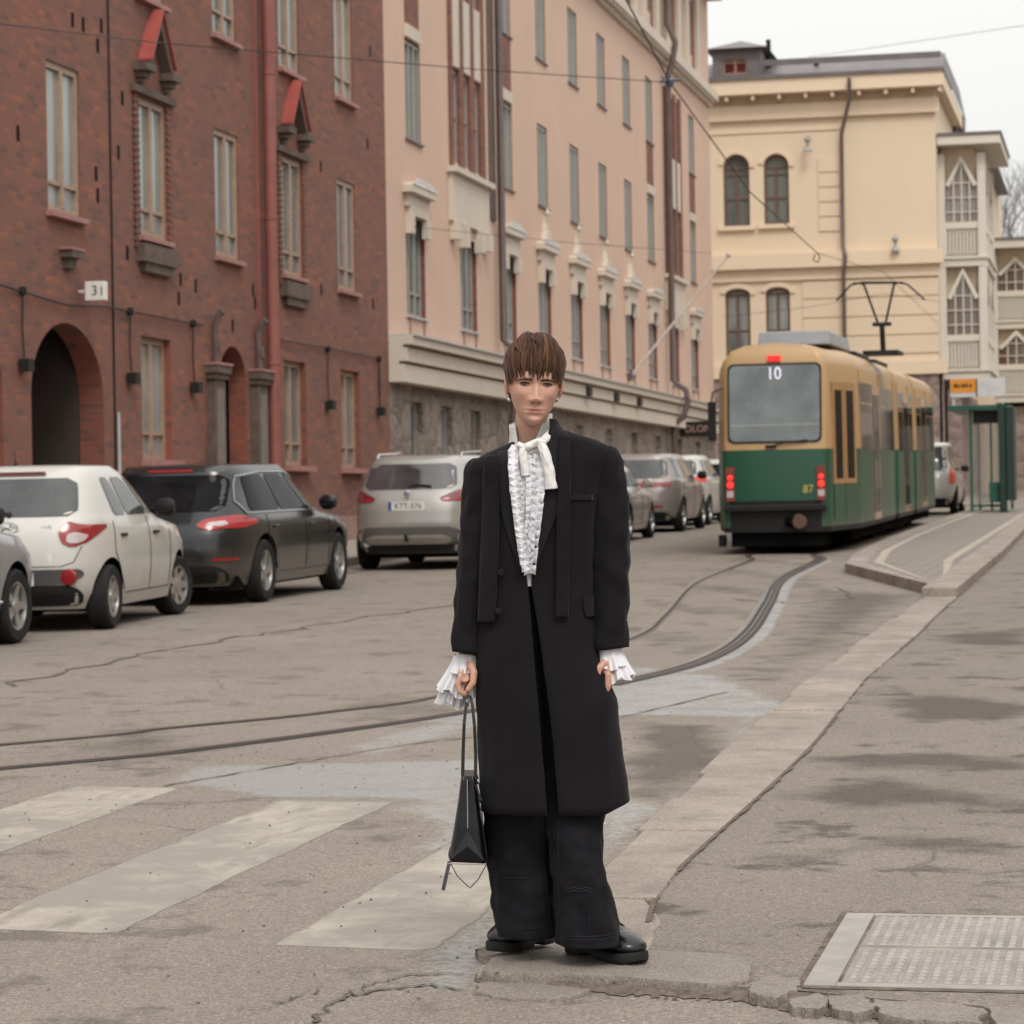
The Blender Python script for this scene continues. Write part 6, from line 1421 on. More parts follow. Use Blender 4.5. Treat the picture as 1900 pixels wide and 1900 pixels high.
LEATH = pbr('black_leather', (.004,.0038,.005), .3, var=.3, scale=25, bmp=.15, bscale=160, coat=.05, spec=.35); LEATH2 = pbr('black_boot_leather', (.006,.0058,.007), .20, var=.3, scale=20, bmp=.15, bscale=120, coat=.1, spec=.4)
RUBB = pbr('black_rubber_sole', (.005,.0048,.005), .75, var=.3, scale=30, bmp=.3, bscale=60)
# ---- head: stacked rings with features pushed out of the front
HT = [(.118,.006,.006,.012),(.112,.036,.046,.050),(.100,.047,.057,.070),(.080,.0595,.072,.086),(.055,.0665,.0815,.096),(.030,.0690,.088,.098),(.010,.0685,.0875,.095),
      (-.010,.0672,.0855,.090),(-.030,.0642,.0835,.082),(-.050,.0578,.0815,.070),(-.070,.0498,.0805,.056),(-.085,.0400,.0795,.044),(-.098,.0295,.0765,.030),(-.108,.0190,.068,.02),(-.113,.010,.055,.01)]
HT = HT[::-1]
g1 = lambda x, s: exp(-x*x/(2*s*s))
def feat(x, z):
    ax = abs(x); nz_ = [(-.056,0,.008),(-.0505,.004,.0085),(-.0455,.0165,.0095),(-.039,.0225,.0088),(-.028,.0170,.0070),(-.012,.0105,.0058),(.002,.0055,.0060),(.014,.003,.008),(.024,0,.01)]
    d = 0
    if nz_[0][0] < z < nz_[-1][0]: d += interp(nz_, z, 1)*g1(x, interp(nz_, z, 2))
    d += .0085*g1(ax-.0125, .0048)*g1(z+.0425, .0052)
    d += .0055*g1(ax-.028, .017)*g1(z-.0165, .0055)
    d -= .0150*g1(ax-.0305, .0125)*g1(z-.0015, .0085) + .004*g1(ax-.016,.006)*g1(z-.004,.008)
    d += .0060*g1(ax-.0310, .0125)*g1(z-.0075, .0026) + .0038*g1(ax-.031, .0115)*g1(z+.0082, .0028)
    d += .0045*g1(ax-.045, .013)*g1(z+.024, .012) - .0040*g1(ax-.043, .011)*g1(z+.062, .014)
    d += .0040*g1(x, .0175)*g1(z+.0668, .0028) + .0055*g1(x, .0150)*g1(z+.0750, .0034) - .0062*g1(x, .0205)*g1(z+.0708, .0015)
    d -= .0022*g1(x, .0032)*g1(z+.058, .004) + .0040*g1(x, .016)*g1(z+.0855, .0036); d += .0068*g1(x, .0145)*g1(z+.099, .0085)
    d -= .0018*g1(ax-.024,.004)*g1(z+.060,.012)
    return d
def head_pt(th, z):
    w, f, b = (interp(HT, z, k) for k in (1, 2, 3)); s, c = sin(th), cos(th); e = 2/(2.1+.15*min(1, max(0, (z+.06)/.06)))
    x = w*math.copysign(abs(s)**e, s); y = (f if c > 0 else b)*math.copysign(abs(c)**e, c)
    if c > 0: y += feat(x, z)*min(1, c*2.2)
    return Vector((x, -y, z))
def face_y(x, z):
    w, f = interp(HT, z, 1), interp(HT, z, 2); e = 2.1+.15*min(1, max(0, (z+.06)/.06))
    return f*max(0, 1-min(1, abs(x)/w)**e)**(1/e) + feat(x, z)
HC = L(991, 714.5); HC.y = -.045
HM = Matrix.Translation(HC) @ Matrix.Rotation(radians(3.6), 4, 'Y') @ Matrix.Rotation(radians(4), 4, 'Z') @ Matrix.Rotation(radians(3), 4, 'X')
body = MB()
rings = []; nr = 110
zz = [-.113+.231*k/nr for k in range(nr+1)]
for z in zz: rings.append([HM @ head_pt(2*pi*k/120, z) for k in range(120)])
body.loft(rings)
for sg_ in (-1, 1):                              # ears
    rg = []
    for k in range(13):
        t = k/12; z = .020-.056*t; r = sin(pi*min(max(t, .04), .96))**.55; w_ = .0065*r; h_ = (.017-.006*t)*r
        rg.append([HM @ Vector((sg_*(.0725+.007*(1-t)+w_*cos(a)*.9), .012+h_*sin(a)-.004*t, z)) for a in [2*pi*j/14 for j in range(14)]])
    body.loft(rg)
NB = L(984, 845); NB.y = .03
nt_ = HM @ Vector((0, .012, -.045)); body.tube([HM @ Vector((0, .02, .0)), nt_, nt_.lerp(NB, .55), NB, L(984, 880, .03)], [.046, .0455, .046, .054, .075], 28)
body.tube([L(984, 850, .03), L(1000, 900, .02), L(1005, 1000, .01), L(1005, 1100, .01), L(1008, 1190, .01)], [.065, .075, .072, .068, .068], 24)
ARM = {-1: [L(905, 880, .02), L(888, 1040, .03), L(867, 1222, -.02)], 1: [L(1112, 868, .02), L(1132, 1035, .03), L(1129, 1215, -.03)]}
for sg_, A in ARM.items():
    body.tube([L(985, 870, .02), A[0], A[1], A[2]], [.06, .048, .036, .024], 18)
for hx, kx, ax_, dd in ((965, 960, 975, .05), (1055, 1070, 1085, -.05)):
    body.tube([L(hx, 1170, .01), L(kx, 1470, dd*.5), L(ax_, 1700, dd)], [.062, .048, .04], 18)
def chain(pts, r0, r1): body.tube(pts, [r0+(r1-r0)*k/(len(pts)-1) for k in range(len(pts))], 10)
# left hand: a fist round the bag handles, thumb towards the camera
for k in range(4):
    dd = -.048+.0205*k; s = 1-.05*abs(k-1)
    base_ = Vector((L(857, 1252).x, dd, L(857, 1252).z)); body.tube([L(868, 1222, -.02), base_], [.021, .0115], 12)
    P = [base_, L(850+k*.6, 1267, dd), L(854, 1281, dd-.002), L(864, 1287-2*k, dd), L(869, 1276-2*k, dd+.001)]
    chain(P, .0100*s, .0074*s)
body.tube([L(868, 1215, -.02), L(866, 1236, -.022), L(862, 1252, -.03)], [.024, .027, .021], 16)
chain([L(873, 1230, -.045), L(880, 1246, -.060), L(878, 1265, -.066), L(868, 1279, -.064)], .0118, .0085)
body.tube([L(866, 1248, -.04), L(864, 1262, -.03), L(864, 1272, -.02)], [.016, .0165, .012], 12); body.tube([L(864, 1256, -.055), L(864, 1268, .0)], [.012, .012], 12)
# right hand: hanging relaxed beside the pocket, fingers a little curled
body.tube([L(1129, 1212, -.03), L(1128, 1232, -.035), L(1126, 1250, -.04)], [.024, .027, .023], 16)
for k in range(4):
    dd = -.075+.0205*k; ln = (1.0, 1.08, 1.0, .82)[k]
    P = [L(1127, 1246, dd), L(1126+k, 1246+24*ln, dd), L(1120+k, 1246+42*ln, dd+.004), L(1112+k*1.5, 1246+54*ln, dd+.006)]
    chain(P, .0098, .0072)
chain([L(1121, 1226, -.055), L(1110, 1238, -.068), L(1106, 1252, -.070), L(1107, 1262, -.066)], .0112, .0080)
bo = body.build('body', [], PE)
rm = bo.modifiers.new('remesh', 'REMESH'); rm.mode = 'VOXEL'; rm.voxel_size = .0026; rm.use_smooth_shade = True
bpy.context.view_layer.update(); me = bpy.data.meshes.new_from_object(bo.evaluated_get(bpy.context.evaluated_depsgraph_get())); bo.modifiers.clear(); bo.data = me
for p in me.polygons: p.use_smooth = True
# skin tones: lips, cheeks, ears, stubble; shade painted in nostrils, mouth line, eye sockets
IM = HM.inverted(); nv_ = len(me.vertices); co = np.empty(nv_*3); me.vertices.foreach_get('co', co); co = co.reshape(-1, 3)
im = np.array(IM); hp = co @ im[:3,:3].T + im[:3,3]; x, y, z = hp.T; front = (y < -.03) & (abs(z) < .16)
gg = lambda v, s: np.exp(-v*v/(2*s*s))
colr = np.tile(np.array([.53,.310,.228]), (nv_, 1))
def tint(mask, c):
    global colr
    m_ = np.clip(mask, 0, 1)[:, None]; colr = colr*(1-m_) + np.array(c)*m_
tint(.22*gg(abs(x)-.042,.018)*gg(z+.040,.020)*front, (.50,.22,.17)); tint(.45*gg(x,.012)*gg(z+.040,.010)*front, (.52,.22,.165))
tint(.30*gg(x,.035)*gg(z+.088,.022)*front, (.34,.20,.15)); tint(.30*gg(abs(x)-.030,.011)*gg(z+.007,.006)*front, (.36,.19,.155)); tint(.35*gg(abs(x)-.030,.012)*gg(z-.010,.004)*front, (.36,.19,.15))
lipc = np.where(z > -.0708, gg(z+.0682,.0026), gg(z+.0745,.0032)); tint(1.1*lipc*np.clip(1.6-abs(x)/.0155,0,1)*front*(abs(z+.071)<.0085), (.42,.15,.14))
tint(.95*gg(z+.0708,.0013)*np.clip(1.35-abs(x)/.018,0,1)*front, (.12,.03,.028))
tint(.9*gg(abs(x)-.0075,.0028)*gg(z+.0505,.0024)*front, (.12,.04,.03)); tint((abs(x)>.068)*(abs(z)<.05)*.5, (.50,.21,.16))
tint((co[:,2] < L(0,1150).z)*.3, (.46,.22,.16))
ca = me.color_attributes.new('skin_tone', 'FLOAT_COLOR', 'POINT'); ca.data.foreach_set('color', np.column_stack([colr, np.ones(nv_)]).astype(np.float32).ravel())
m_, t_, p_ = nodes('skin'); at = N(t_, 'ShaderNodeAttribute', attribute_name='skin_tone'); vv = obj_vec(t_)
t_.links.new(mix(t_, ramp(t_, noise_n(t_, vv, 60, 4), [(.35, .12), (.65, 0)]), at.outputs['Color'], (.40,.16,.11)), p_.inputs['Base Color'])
p_.inputs['Roughness'].default_value = .48; p_.inputs['Subsurface Weight'].default_value = .12; p_.inputs['Subsurface Radius'].default_value = (.008,.003,.0015); p_.inputs['Subsurface Scale'].default_value = .6
p_.inputs['Specular IOR Level'].default_value = .4; bump(t_, p_, noise_n(t_, vv, 900, 3), .12, .0008); me.materials.append(m_)
# ---- eyes, lashes, brows
SCL = pbr('eye_white', (.27,.24,.23), .2, var=.05); IRIS = pbr('grey_blue_iris', (.016,.020,.024), .1, var=.3, scale=300, coat=1); PUP = pbr('pupil', (.004,.004,.004), .05, coat=1)  # eye white kept dark, the upper lid's shade put into its colour
LASH = pbr('dark_lash', (.03,.018,.013), .7); HAIRM = None
for sg_ in (-1, 1):
    c = Vector((sg_*.0308, -(face_y(.0308, .001)-.0088), .0008)); mb = MB(); mb.lathe([(.0123*sin(pi*k/14)+1e-5, -.0123*cos(pi*k/14)) for k in range(15)], (0,0,0), 'y', 24)
    gaze = Matrix.Rotation(radians(-3), 4, 'Z'); A = HM @ Matrix.Translation(c)
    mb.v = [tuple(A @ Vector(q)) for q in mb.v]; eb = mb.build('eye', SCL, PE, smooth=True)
    mb = MB(); mb.lathe([(.00001,-.01275),(.002,-.0126),(.0045,-.0121),(.0060,-.01165)], (0,0,0), 'y', 20); mb.v = [tuple(A @ gaze @ Vector(q)) for q in mb.v]; mb.build('iris', IRIS, eb, smooth=True)
    mb = MB(); mb.lathe([(.00001,-.0131),(.0024,-.01295)], (0,0,0), 'y', 14); mb.v = [tuple(A @ gaze @ Vector(q)) for q in mb.v]; mb.build('pupil', PUP, eb)
    mb = MB()
    P = []
    for k in range(13):
        t = k/12; x_ = sg_*(.0185+.0265*t); z_ = .0042*sin(pi*(t*.86+.08))+.0002-.001*t; P.append(HM @ Vector((x_, -(face_y(abs(x_), z_+.001)+.0014), z_+.0008)))
    mb.tube(P, [.0008]+[.0022]*10+[.0018,.0006], 6)
    P = []
    for k in range(13):
        t = k/12; x_ = sg_*(.0195+.0245*t); z_ = -.0052*sin(pi*t)-.0006; P.append(HM @ Vector((x_, -(face_y(abs(x_), z_-.001)+.0006), z_)))
    mb.tube(P, .0005, 5); mb.build('eyelashes', LASH, PE)
    mb = MB()
    for k in range(230):
        t = rng.random()**.9; x_ = .0115+.036*t; z_ = .0096+.0042*sin(pi*min(1, t*.72+.12))-.0012*t + rng.uniform(-.0026, .0026)*(1-.5*t); dx = .006; dz = .0016-.0035*t
        p0 = Vector((sg_*x_, -(face_y(x_, z_)+.0006), z_)); p1 = Vector((sg_*(x_+dx), -(face_y(x_+dx, z_+dz)+.0012), z_+dz)); mb.tube([HM @ p0, HM @ p0.lerp(p1, .5)+Vector((0,-.0004,0)), HM @ p1], [.0006,.0006,.0002], 3)
    mb.build('eyebrow', pbr('brow_hair', (.075,.036,.022), .7), PE)
# earrings
SILVR = pbr('polished_silver', (.75,.73,.70), .12, 1)
for pts in (((942, 735), (945, 742)), ((1029, 741),)):
    mb = MB()
    for i, (u, v) in enumerate(pts):
        q = L(u, v); q.y = HC.y+.02-.012*(i == 0); n_ = 16; r_ = .0058
        mb.lathe([(r_*sin(pi*k/8)+1e-5, -r_*cos(pi*k/8)) for k in range(9)], q, 'z', 14)
    mb.build('earring', SILVR, PE, smooth=True)
# ---- hair: clumped tapered locks flowing from the crown
hm, ht_, hp_ = nodes('brown_hair'); v_ = obj_vec(ht_, (1, 1, .35)); at = N(ht_, 'ShaderNodeAttribute', attribute_name='lock')
ht_.links.new(ramp(ht_, mix(ht_, .55, at.outputs['Fac'], noise_n(ht_, v_, 160, 3)), [(.25, (.036,.016,.009)), (.5, (.082,.037,.020)), (.78, (.150,.070,.038))]), hp_.inputs['Base Color'])
hp_.inputs['Roughness'].default_value = .55; hp_.inputs['Specular IOR Level'].default_value = .35
hr = random.Random(21); hb = MB(); lockv = []
def hair_pt(th, ph, off):
    off *= 1-.45*abs(sin(th))**2*min(1, max(0, ph-.9)/.6); return Vector(((.0705+off)*sin(ph)*sin(th), -(.0905+off*.9)*sin(ph)*cos(th) if cos(th) > 0 else (.0990+off)*sin(ph)*-cos(th), .004+(.1095+off)*cos(ph)))
AL = radians(34)
def lock_pt(th, ph, off):                        # the same dome with its whorl tilted to the back of the crown
    x, y, z = sin(ph)*sin(th), -sin(ph)*cos(th), cos(ph); y, z = y*cos(AL)+z*sin(AL), -y*sin(AL)+z*cos(AL)
    return hair_pt(math.atan2(x, -y), math.acos(max(-1, min(1, z))), off)
def z_end(th):
    a = abs(th); 
    tab = [(0,.017),(.25,.024),(.5,.020),(.75,.013),(1.0,.006),(1.12,.004),(1.27,-.010 if th > 0 else .000),(1.36,-.014 if th > 0 else -.002),(1.44,.016),(1.8,.020),(2.0,-.03),(2.4,-.06),(3.2,-.07)]
    return interp(tab, a, 1)
def add_lock(th0, dth, zc, r, off, tone, n=9, w=1.0, lift=0, st=.01, wv=0):
    phe = st+.1
    while phe < 2.75:
        q = lock_pt(th0+dth, phe, off); 
        if q.z <= (z_end(math.atan2(q.x, -q.y))+zc if zc < .5 else zc-1): break
        phe += .04
    P, R_ = [], []
    for k in range(n):
        t = k/(n-1); ph = st+(phe-st)*t; th = th0+dth*t*t
        o_ = off*(.75+.6*sin(pi*min(1, .30+t*.75))) + lift*sin(pi*t) - .004*t*t*(abs(th0) < 1.3); th += wv*sin(t*5+wv*40)
        q = lock_pt(th, ph, o_)
        P.append(HM @ q); R_.append(r*(.55+.75*sin(pi*(.15+.62*t)))*(1 if t < .75 else max(.12, (1-t)/.25)))
    s0 = len(hb.v); hb.tube(P, R_, 4, cap=False); lockv.extend([tone]*(len(hb.v)-s0))
s0 = len(hb.v); rg = []                           # scalp cap under the locks
for k in range(22):
    z_ = k/21; rr_ = []
    for j in range(72):
        th = -pi+2*pi*j/72; ze = z_end(th)+.016; ph = .01+(math.acos(max(-1, min(1, (ze-.004)/.1195)))-.01)*z_; rr_.append(HM @ hair_pt(th, ph, .0085*(1-z_**3)+.003))
    rg.append(rr_)
hb.loft(rg, capend=False); lockv.extend([.35]*(len(hb.v)-s0))
for c in range(420):
    thc = hr.uniform(-pi, pi)
    if abs(thc) > 2.3 and hr.random() < .5: continue
    fr_ = abs(thc) < 1.0
    end = hr.gauss(0, .006); dth = hr.gauss(.10*math.sin(thc*2), .13); tone = hr.uniform(.05, 1); lay = hr.uniform(.005, .018)
    if hr.random() < .40: end = end + hr.uniform(.012, .07); lay += .003
    wv = hr.gauss(0, .05); li = hr.uniform(0, .006)
    for s_ in range(12):
        q = hr.gauss(0, 1); add_lock(thc+q*.055, dth-q*.050, end+abs(q)*.004+hr.uniform(-.002,.003), hr.uniform(.0008,.0015), max(.003, lay+hr.gauss(0,.0016)), min(1, max(0, tone+hr.gauss(0,.13))), lift=li, wv=wv, n=11)
for c in range(130):                              # short tousled tufts on the crown
    thc = hr.uniform(-pi, pi); stt = hr.uniform(.05, .9); dth = hr.gauss(0, .45); tone = hr.uniform(.3, 1); li = hr.uniform(.003, .013); zt4 = lock_pt(thc, stt+hr.uniform(.35, .6), .012).z
    for s_ in range(9):
        q = hr.gauss(0, 1); add_lock(thc+q*.09/max(.25, stt*2), dth-q*.1, 1+zt4, hr.uniform(.0008,.0013), .014+hr.gauss(0,.001), min(1, max(0, tone+hr.gauss(0,.12))), n=7, lift=li, st=stt)
for k in range(120):
    add_lock(hr.uniform(-2.2, 2.2), hr.gauss(0,.3), hr.uniform(-.008,.06), .0006, hr.uniform(.015,.022), hr.random(), lift=hr.uniform(.001,.006))
ho = hb.build('hair', hm, PE, smooth=60, fix=False); ho.data.attributes.new('lock', 'FLOAT', 'POINT').data.foreach_set('value', lockv)

# ---- the coat
CR = [(788,978,1036,.062,978.5,1028),(798,974,1046,.068,974.5,1023),(804,970,1066,.074,970.6,1020),(812,962,1096,.080,963,1017),(820,948,1118,.086,951,1015),(830,927,1134,.094,948,1014),(840,903,1139,.102,948,1012),(850,885,1138,.110,950,1011),(860,878,1134,.116,951,1010),(878,882,1124,.121,952,1010),(900,892,1116,.126,954,1009),(950,893,1108,.130,960,1003),
      (1000,890,1104,.130,966,994),(1050,886,1102,.130,974,986),(1085,884,1102,.132,979,985),(1150,882,1104,.136,985,996),(1200,882,1108,.142,989,1004),(1250,883,1122,.148,993,1010),(1300,885,1148,.153,998,1017),(1400,888,1155,.158,1006,1028),(1470,890,1165,.162,1011,1034),(1503,891,1167,.162,1013,1036)]
PE_ = 2.5
def crow(v): return [interp(CR, v, k) for k in (1, 2, 3, 4, 5)]
def cf(u, v, off=0.0):                            # a point on the coat's front
    uL, uR, hd, _, _ = crow(v); c, a = (uL+uR)/2, (uR-uL)/2; return L(u, v, -(hd*max(0, 1-min(1, abs(u-c)/a)**PE_)**(1/PE_))-off+.01)
def fold(u, v):                                   # cloth folds, deeper towards the hem
    k = min(1, max(0, (v-1050)/350)); p = Vector((u*.030, v*.004, 3.1)); q = Vector((u*.012, v*.010, 9.7))
    return (noise.noise(p)*.010*k + noise.noise(q)*.005 + noise.noise(Vector((u*.05, v*.03, 1.3)))*.0018)
mb = MB(); rings = []; vs = [788,796]+list(range(804, 1500, 12))+[1503]
for v in vs:
    uL, uR, hd, eL, eR = crow(v); c, a = (uL+uR)/2, (uR-uL)/2; R = []
    tL = math.acos(max(-1, min(1, math.copysign(abs((eL-c)/a)**(PE_/2), eL-c)))); tR = math.acos(max(-1, min(1, math.copysign(abs((eR-c)/a)**(PE_/2), eR-c))))
    n_ = 110
    # angles measured so that sin<0 is the front
    A0, A1 = -tL, -tR
    pts = []
    for k in range(n_+1):
        f_ = k/n_; ang = A0 - (2*pi - (A1-A0))*f_
        cs, sn = cos(ang), sin(ang); e = 2/PE_
        u = c + a*math.copysign(abs(cs)**e, cs); d = hd*math.copysign(abs(sn)**e, sn); fo = fold(u+(300 if d > 0 else 0), v)
        vv_ = v
        if v > 1440: vv_ = v - max(0, u-1118)*.38*(v-1440)/63
        q = L(u, vv_, d+.01); nr_ = Vector((cs, sn, 0)).normalized(); pts.append(q + nr_*fo)
    rings.append(pts)
mb.loft(rings, closed=False)
coat = mb.build('coat', WOOL, PE, smooth=60, fix=False)
so = coat.modifiers.new('thickness', 'SOLIDIFY'); so.thickness = .004; so.offset = -1
def front_strip(rows, off, mat_, name, parent, thick=.003, nx=8, wob=0):
    """rows: (v, u0, u1) laid on the coat front"""
    mb = MB(); R = []; vs_ = [rows[0][0]+(rows[-1][0]-rows[0][0])*k/60 for k in range(61)]
    for v in vs_:
        a, b = interp(rows, v, 1), interp(rows, v, 2); R.append([cf(a+(b-a)*j/nx, v, off+fold(a, v)+(.002*sin(pi*j/nx))+wob*noise.noise(Vector((j*.4, v*.03, 5)))) for j in range(nx+1)])
    mb.loft(R, closed=False); o = mb.build(name, mat_, parent, smooth=60, fix=False); s = o.modifiers.new('thickness', 'SOLIDIFY'); s.thickness = thick; s.offset = 0; return o
front_strip([(838,930,948),(850,920,952),(900,922,956),(950,930,961),(1000,944,967),(1060,966,977)], .007, WOOL2, 'lapel', coat)
front_strip([(778,1019,1030),(795,1019,1044),(812,1016,1056),(850,1010,1052),(900,1008,1046),(950,1002,1034),(1000,994,1014),(1060,986,990)], .008, WOOL2, 'lapel', coat)
front_strip([(846,902,924),(900,896,926),(1000,893,925),(1100,890,921),(1152,888,918)], .014, WOOL, 'hanging_panel', coat, .006, wob=.003)
front_strip([(810,1036,1058),(900,1032,1056),(1000,1031,1054),(1100,1030,1053),(1142,1029,1052)], .014, WOOL, 'hanging_panel', coat, .006, wob=.003)
front_strip([(918,1056,1098),(928,1054,1099)], .004, WOOL2, 'breast_pocket', coat, .002)
front_strip([(1106,1080,1106),(1125,1081,1108),(1142,1086,1106)], .006, WOOL2, 'pocket_flap', coat, .004)
for u, v in ((930, 1060), (926, 1130)):
    mb = MB(); q = cf(u, v, .018); mb.lathe([(.001,-.002),(.008,-.002),(.009,0),(.008,.003)], q, 'y', 16); mb.build('button', WOOL2, coat, smooth=True)
SLV = {-1: [(852,880,902,.028),(857,872,908,.046),(868,867,914,.057),(900,861,918,.062),(950,858,912,.062),(1000,855,903,.060),(1050,851,897,.057),(1100,847,892,.054),(1150,844,889,.051),(1210,841,887,.048)],
       1: [(829,1112,1136,.028),(834,1104,1144,.046),(848,1096,1152,.057),(880,1088,1158,.062),(930,1090,1164,.062),(1000,1097,1167,.060),(1050,1100,1167,.057),(1100,1101,1166,.054),(1150,1101,1164,.051),(1203,1100,1162,.048)]}
for sg_, T_ in SLV.items():
    mb = MB(); rings = []; v0, v1 = T_[0][0], T_[-1][0]
    for k in range(50):
        v = v0+(v1-v0)*(k/49)**1.15; a, b, hd = (interp(T_, v, i) for i in (1, 2, 3)); c, w_ = (a+b)/2, (b-a)/2; dd = .01-.035*max(0, (v-950)/260)
        R = []
        for j in range(48):
            an = 2*pi*j/48; cs, sn = cos(an), sin(an); e = 2/2.3; u = c+w_*math.copysign(abs(cs)**e, cs); d = hd*math.copysign(abs(sn)**e, sn)
            fo = .0085*noise.noise(Vector((cs*1.3+sg_*4, sn*1.3, v*.030)))+.003*noise.noise(Vector((cs*2, sn*2+sg_, v*.012))) if v > 850 else 0
            slope = (-sg_)*(u-c)*.10*(v > 1195) 
            R.append(L(u, v+(c-u)*.12*sg_*(v-v0)/(v1-v0), d+dd)+Vector((cs, sn, 0))*fo)
        rings.append(R)
    mb.loft(rings, capend=False); sl = mb.build('sleeve', WOOL, coat, smooth=60, fix=False); s = sl.modifiers.new('thickness', 'SOLIDIFY'); s.thickness = .003; s.offset = -1
# ---- shirt: front, collar, ruffles, bow
mb = MB(); R = []
for k in range(50):
    v = 826+k*5.3; uL, uR, hd, eL, eR = crow(v); x0_ = eL-min(16, max(0, (eL-uL-20)/3)); R.append([L(x0_+(eR+14-x0_)*j/10, v, -hd+.030-.012*sin(pi*j/10)+.002*noise.noise(Vector((j*.6, v*.06, 2)))) for j in range(11)])
mb.loft(R, closed=False); shirt = mb.build('shirt', LINEN, PE, smooth=60, fix=False)
def ruffle(path, W, period, amp, name, seed, mat_=LACE, nw=8):
    R = random.Random(seed); mb = MB(); rows = []; P = [Vector(p) for p in path]; Ls = [0]
    for a, b in zip(P, P[1:]): Ls.append(Ls[-1]+(b-a).length)
    n_ = int(Ls[-1]/.0016); phs = 0
    for i in range(n_+1):
        s_ = Ls[-1]*i/n_; k = max(j for j in range(len(Ls)) if Ls[j] <= s_+1e-9); k = min(k, len(P)-2); t = (s_-Ls[k])/max(Ls[k+1]-Ls[k], 1e-9); c = P[k].lerp(P[k+1], t); dr = (P[k+1]-P[k]).normalized()
        phs += .0016/period*2*pi*(1+.9*noise.noise(Vector((s_*45, seed, 0)))); sd = Vector((1,0,0)); row = []
        for j in range(nw+1):
            w = j/nw*2-1; aw = abs(w)**1.2
            am_ = .45+1.1*abs(noise.noise(Vector((s_*55, w*.7, seed*3)))); off = sin(phs + (1.4 if w > 0 else 0))*amp*aw*am_*1.4 + .3*amp*aw*sin(2.3*phs+seed); ds = cos(phs*1.0+seed+(2 if w > 0 else 0))*amp*.9*aw
            row.append(c + sd*w*W*(1+.18*noise.noise(Vector((s_*60, w, seed)))) + Vector((0,-1,0))*(.004+off+.006*aw) + dr*ds)
        rows.append(row)
    mb.loft(rows, closed=False); return mb.build(name, mat_, shirt, smooth=80, fix=False)
sf = lambda u, v, o_=.0: L(u, v, -crow(v)[2]+.012-o_)
ruffle([sf(952,838,.026), sf(952,870,.026), sf(957,920,.025), sf(963,970,.022), sf(970,1020,.020), sf(977,1058,.018)], .0140, .020, .0085, 'ruffle', 1)
ruffle([sf(1000,846,.006), sf(1001,880,.006), sf(997,930,.006), sf(991,980,.006), sf(985,1030,.008), sf(982,1062,.010)], .0165, .024, .0095, 'ruffle', 2)
ruffle([sf(984,846,.009), sf(984,890,.009), sf(984,940,.009), sf(982,990,.009), sf(980,1040,.012)], .0130, .021, .0080, 'ruffle', 3)
ruffle([sf(968,850,.006), sf(970,890,.006), sf(973,940,.006), sf(976,990,.008), sf(979,1045,.012)], .0100, .018, .0065, 'ruffle', 4)
mb = MB(); R = []                                 # stand collar open at the throat
for k in range(61):
    t = k/60; deg = -116 - 328*t; an = radians(deg); cs, sn = cos(an), sin(an)
    q = abs(((deg+90+180) % 360)-180)              # degrees away from the front
    rise = min(1, max(0, (q-1)/40)) if cs > 0 else min(1, max(0, (q-36)/12)); side_top = 778 - 11*cs - 6*max(0, sn); top = 832 + (side_top-832)*rise; bot = 843 - 14*max(0, sn)
    row = []
    for j in range(8):
        h = j/7; r_ = 40 - 2.5*h + 2*h*h; row.append(L(985 + r_*cs, bot+(top-bot)*h, .012+.062*sn) + Vector((cs, sn, 0))*(.0025*noise.noise(Vector((t*12, h*2.5, 0)))))
    R.append(row)
mb.loft(R, closed=False); co_ = mb.build('collar', LINEN, shirt, smooth=70, fix=False); s_ = co_.modifiers.new('thickness', 'SOLIDIFY'); s_.thickness = .003; s_.offset = 0
def ribbon(pts, widths, name, parent, mat_=LINEN, thick=.004, fold_=.003, seed=0):
    """soft ribbon through (u, v, depth) points with widths in photo pixels across u"""
    mb = MB(); P = [L(*p) for p in pts]; R = []; n_ = 10
    for i in range(len(P)-1):
        for k in range(n_ + (i == len(P)-2)):
            t = k/n_; a_, b_, c_, d_ = P[max(i-1,0)], P[i], P[i+1], P[min(i+2, len(P)-1)]
            q = .5*((2*b_)+(c_-a_)*t+(2*a_-5*b_+4*c_-d_)*t*t+(3*b_-a_-3*c_+d_)*t**3); dr = ((c_-a_)*.5+(2*a_-5*b_+4*c_-d_)*t+1.5*(3*b_-a_-3*c_+d_)*t*t).normalized()
            w = (widths[i]+(widths[i+1]-widths[i])*t)/639/2; sd = Vector((dr.z, 0, -dr.x)); sd = sd.normalized() if sd.length > .1 else Vector((0,0,1))
            R.append([q + sd*w*(j/3-1) + Vector((0,-1,0))*(fold_*cos((j/3-1)*2.4)+.0055*noise.noise(Vector(((i+t)*1.7, j*.9, seed)))) for j in range(7)])
    mb.loft(R, closed=False); o = mb.build(name, mat_, parent, smooth=70, fix=False); s_ = o.modifiers.new('thickness', 'SOLIDIFY'); s_.thickness = thick; s_.offset = 0; return o
fd = -.118
ribbon([(958,834,-.07),(962,837,-.09),(968,838,-.102),(985,831,-.108),(1003,822,-.098),(1017,810,-.075),(1022,800,-.04)], [6,10,14,12,14,14,12], 'neck_band', shirt, seed=1)
ribbon([(960,826,-.10),(972,833,-.112),(985,828,-.118),(1000,821,-.114),(1010,826,-.116)], [10,15,13,11,12], 'bow_knot', shirt, seed=5, fold_=.006)
ribbon([(1001,822,-.114),(1008,838,-.128),(1015,860,-.136),(1019,885,-.140),(1021,908,-.142)], [13,15,16,17,21], 'bow_tail', shirt, seed=2, thick=.006, fold_=.005)
ribbon([(972,832,-.112),(970,846,-.122),(972,862,-.128),(975,884,-.130)], [12,15,15,16], 'bow_tail', shirt, seed=3, fold_=.005)
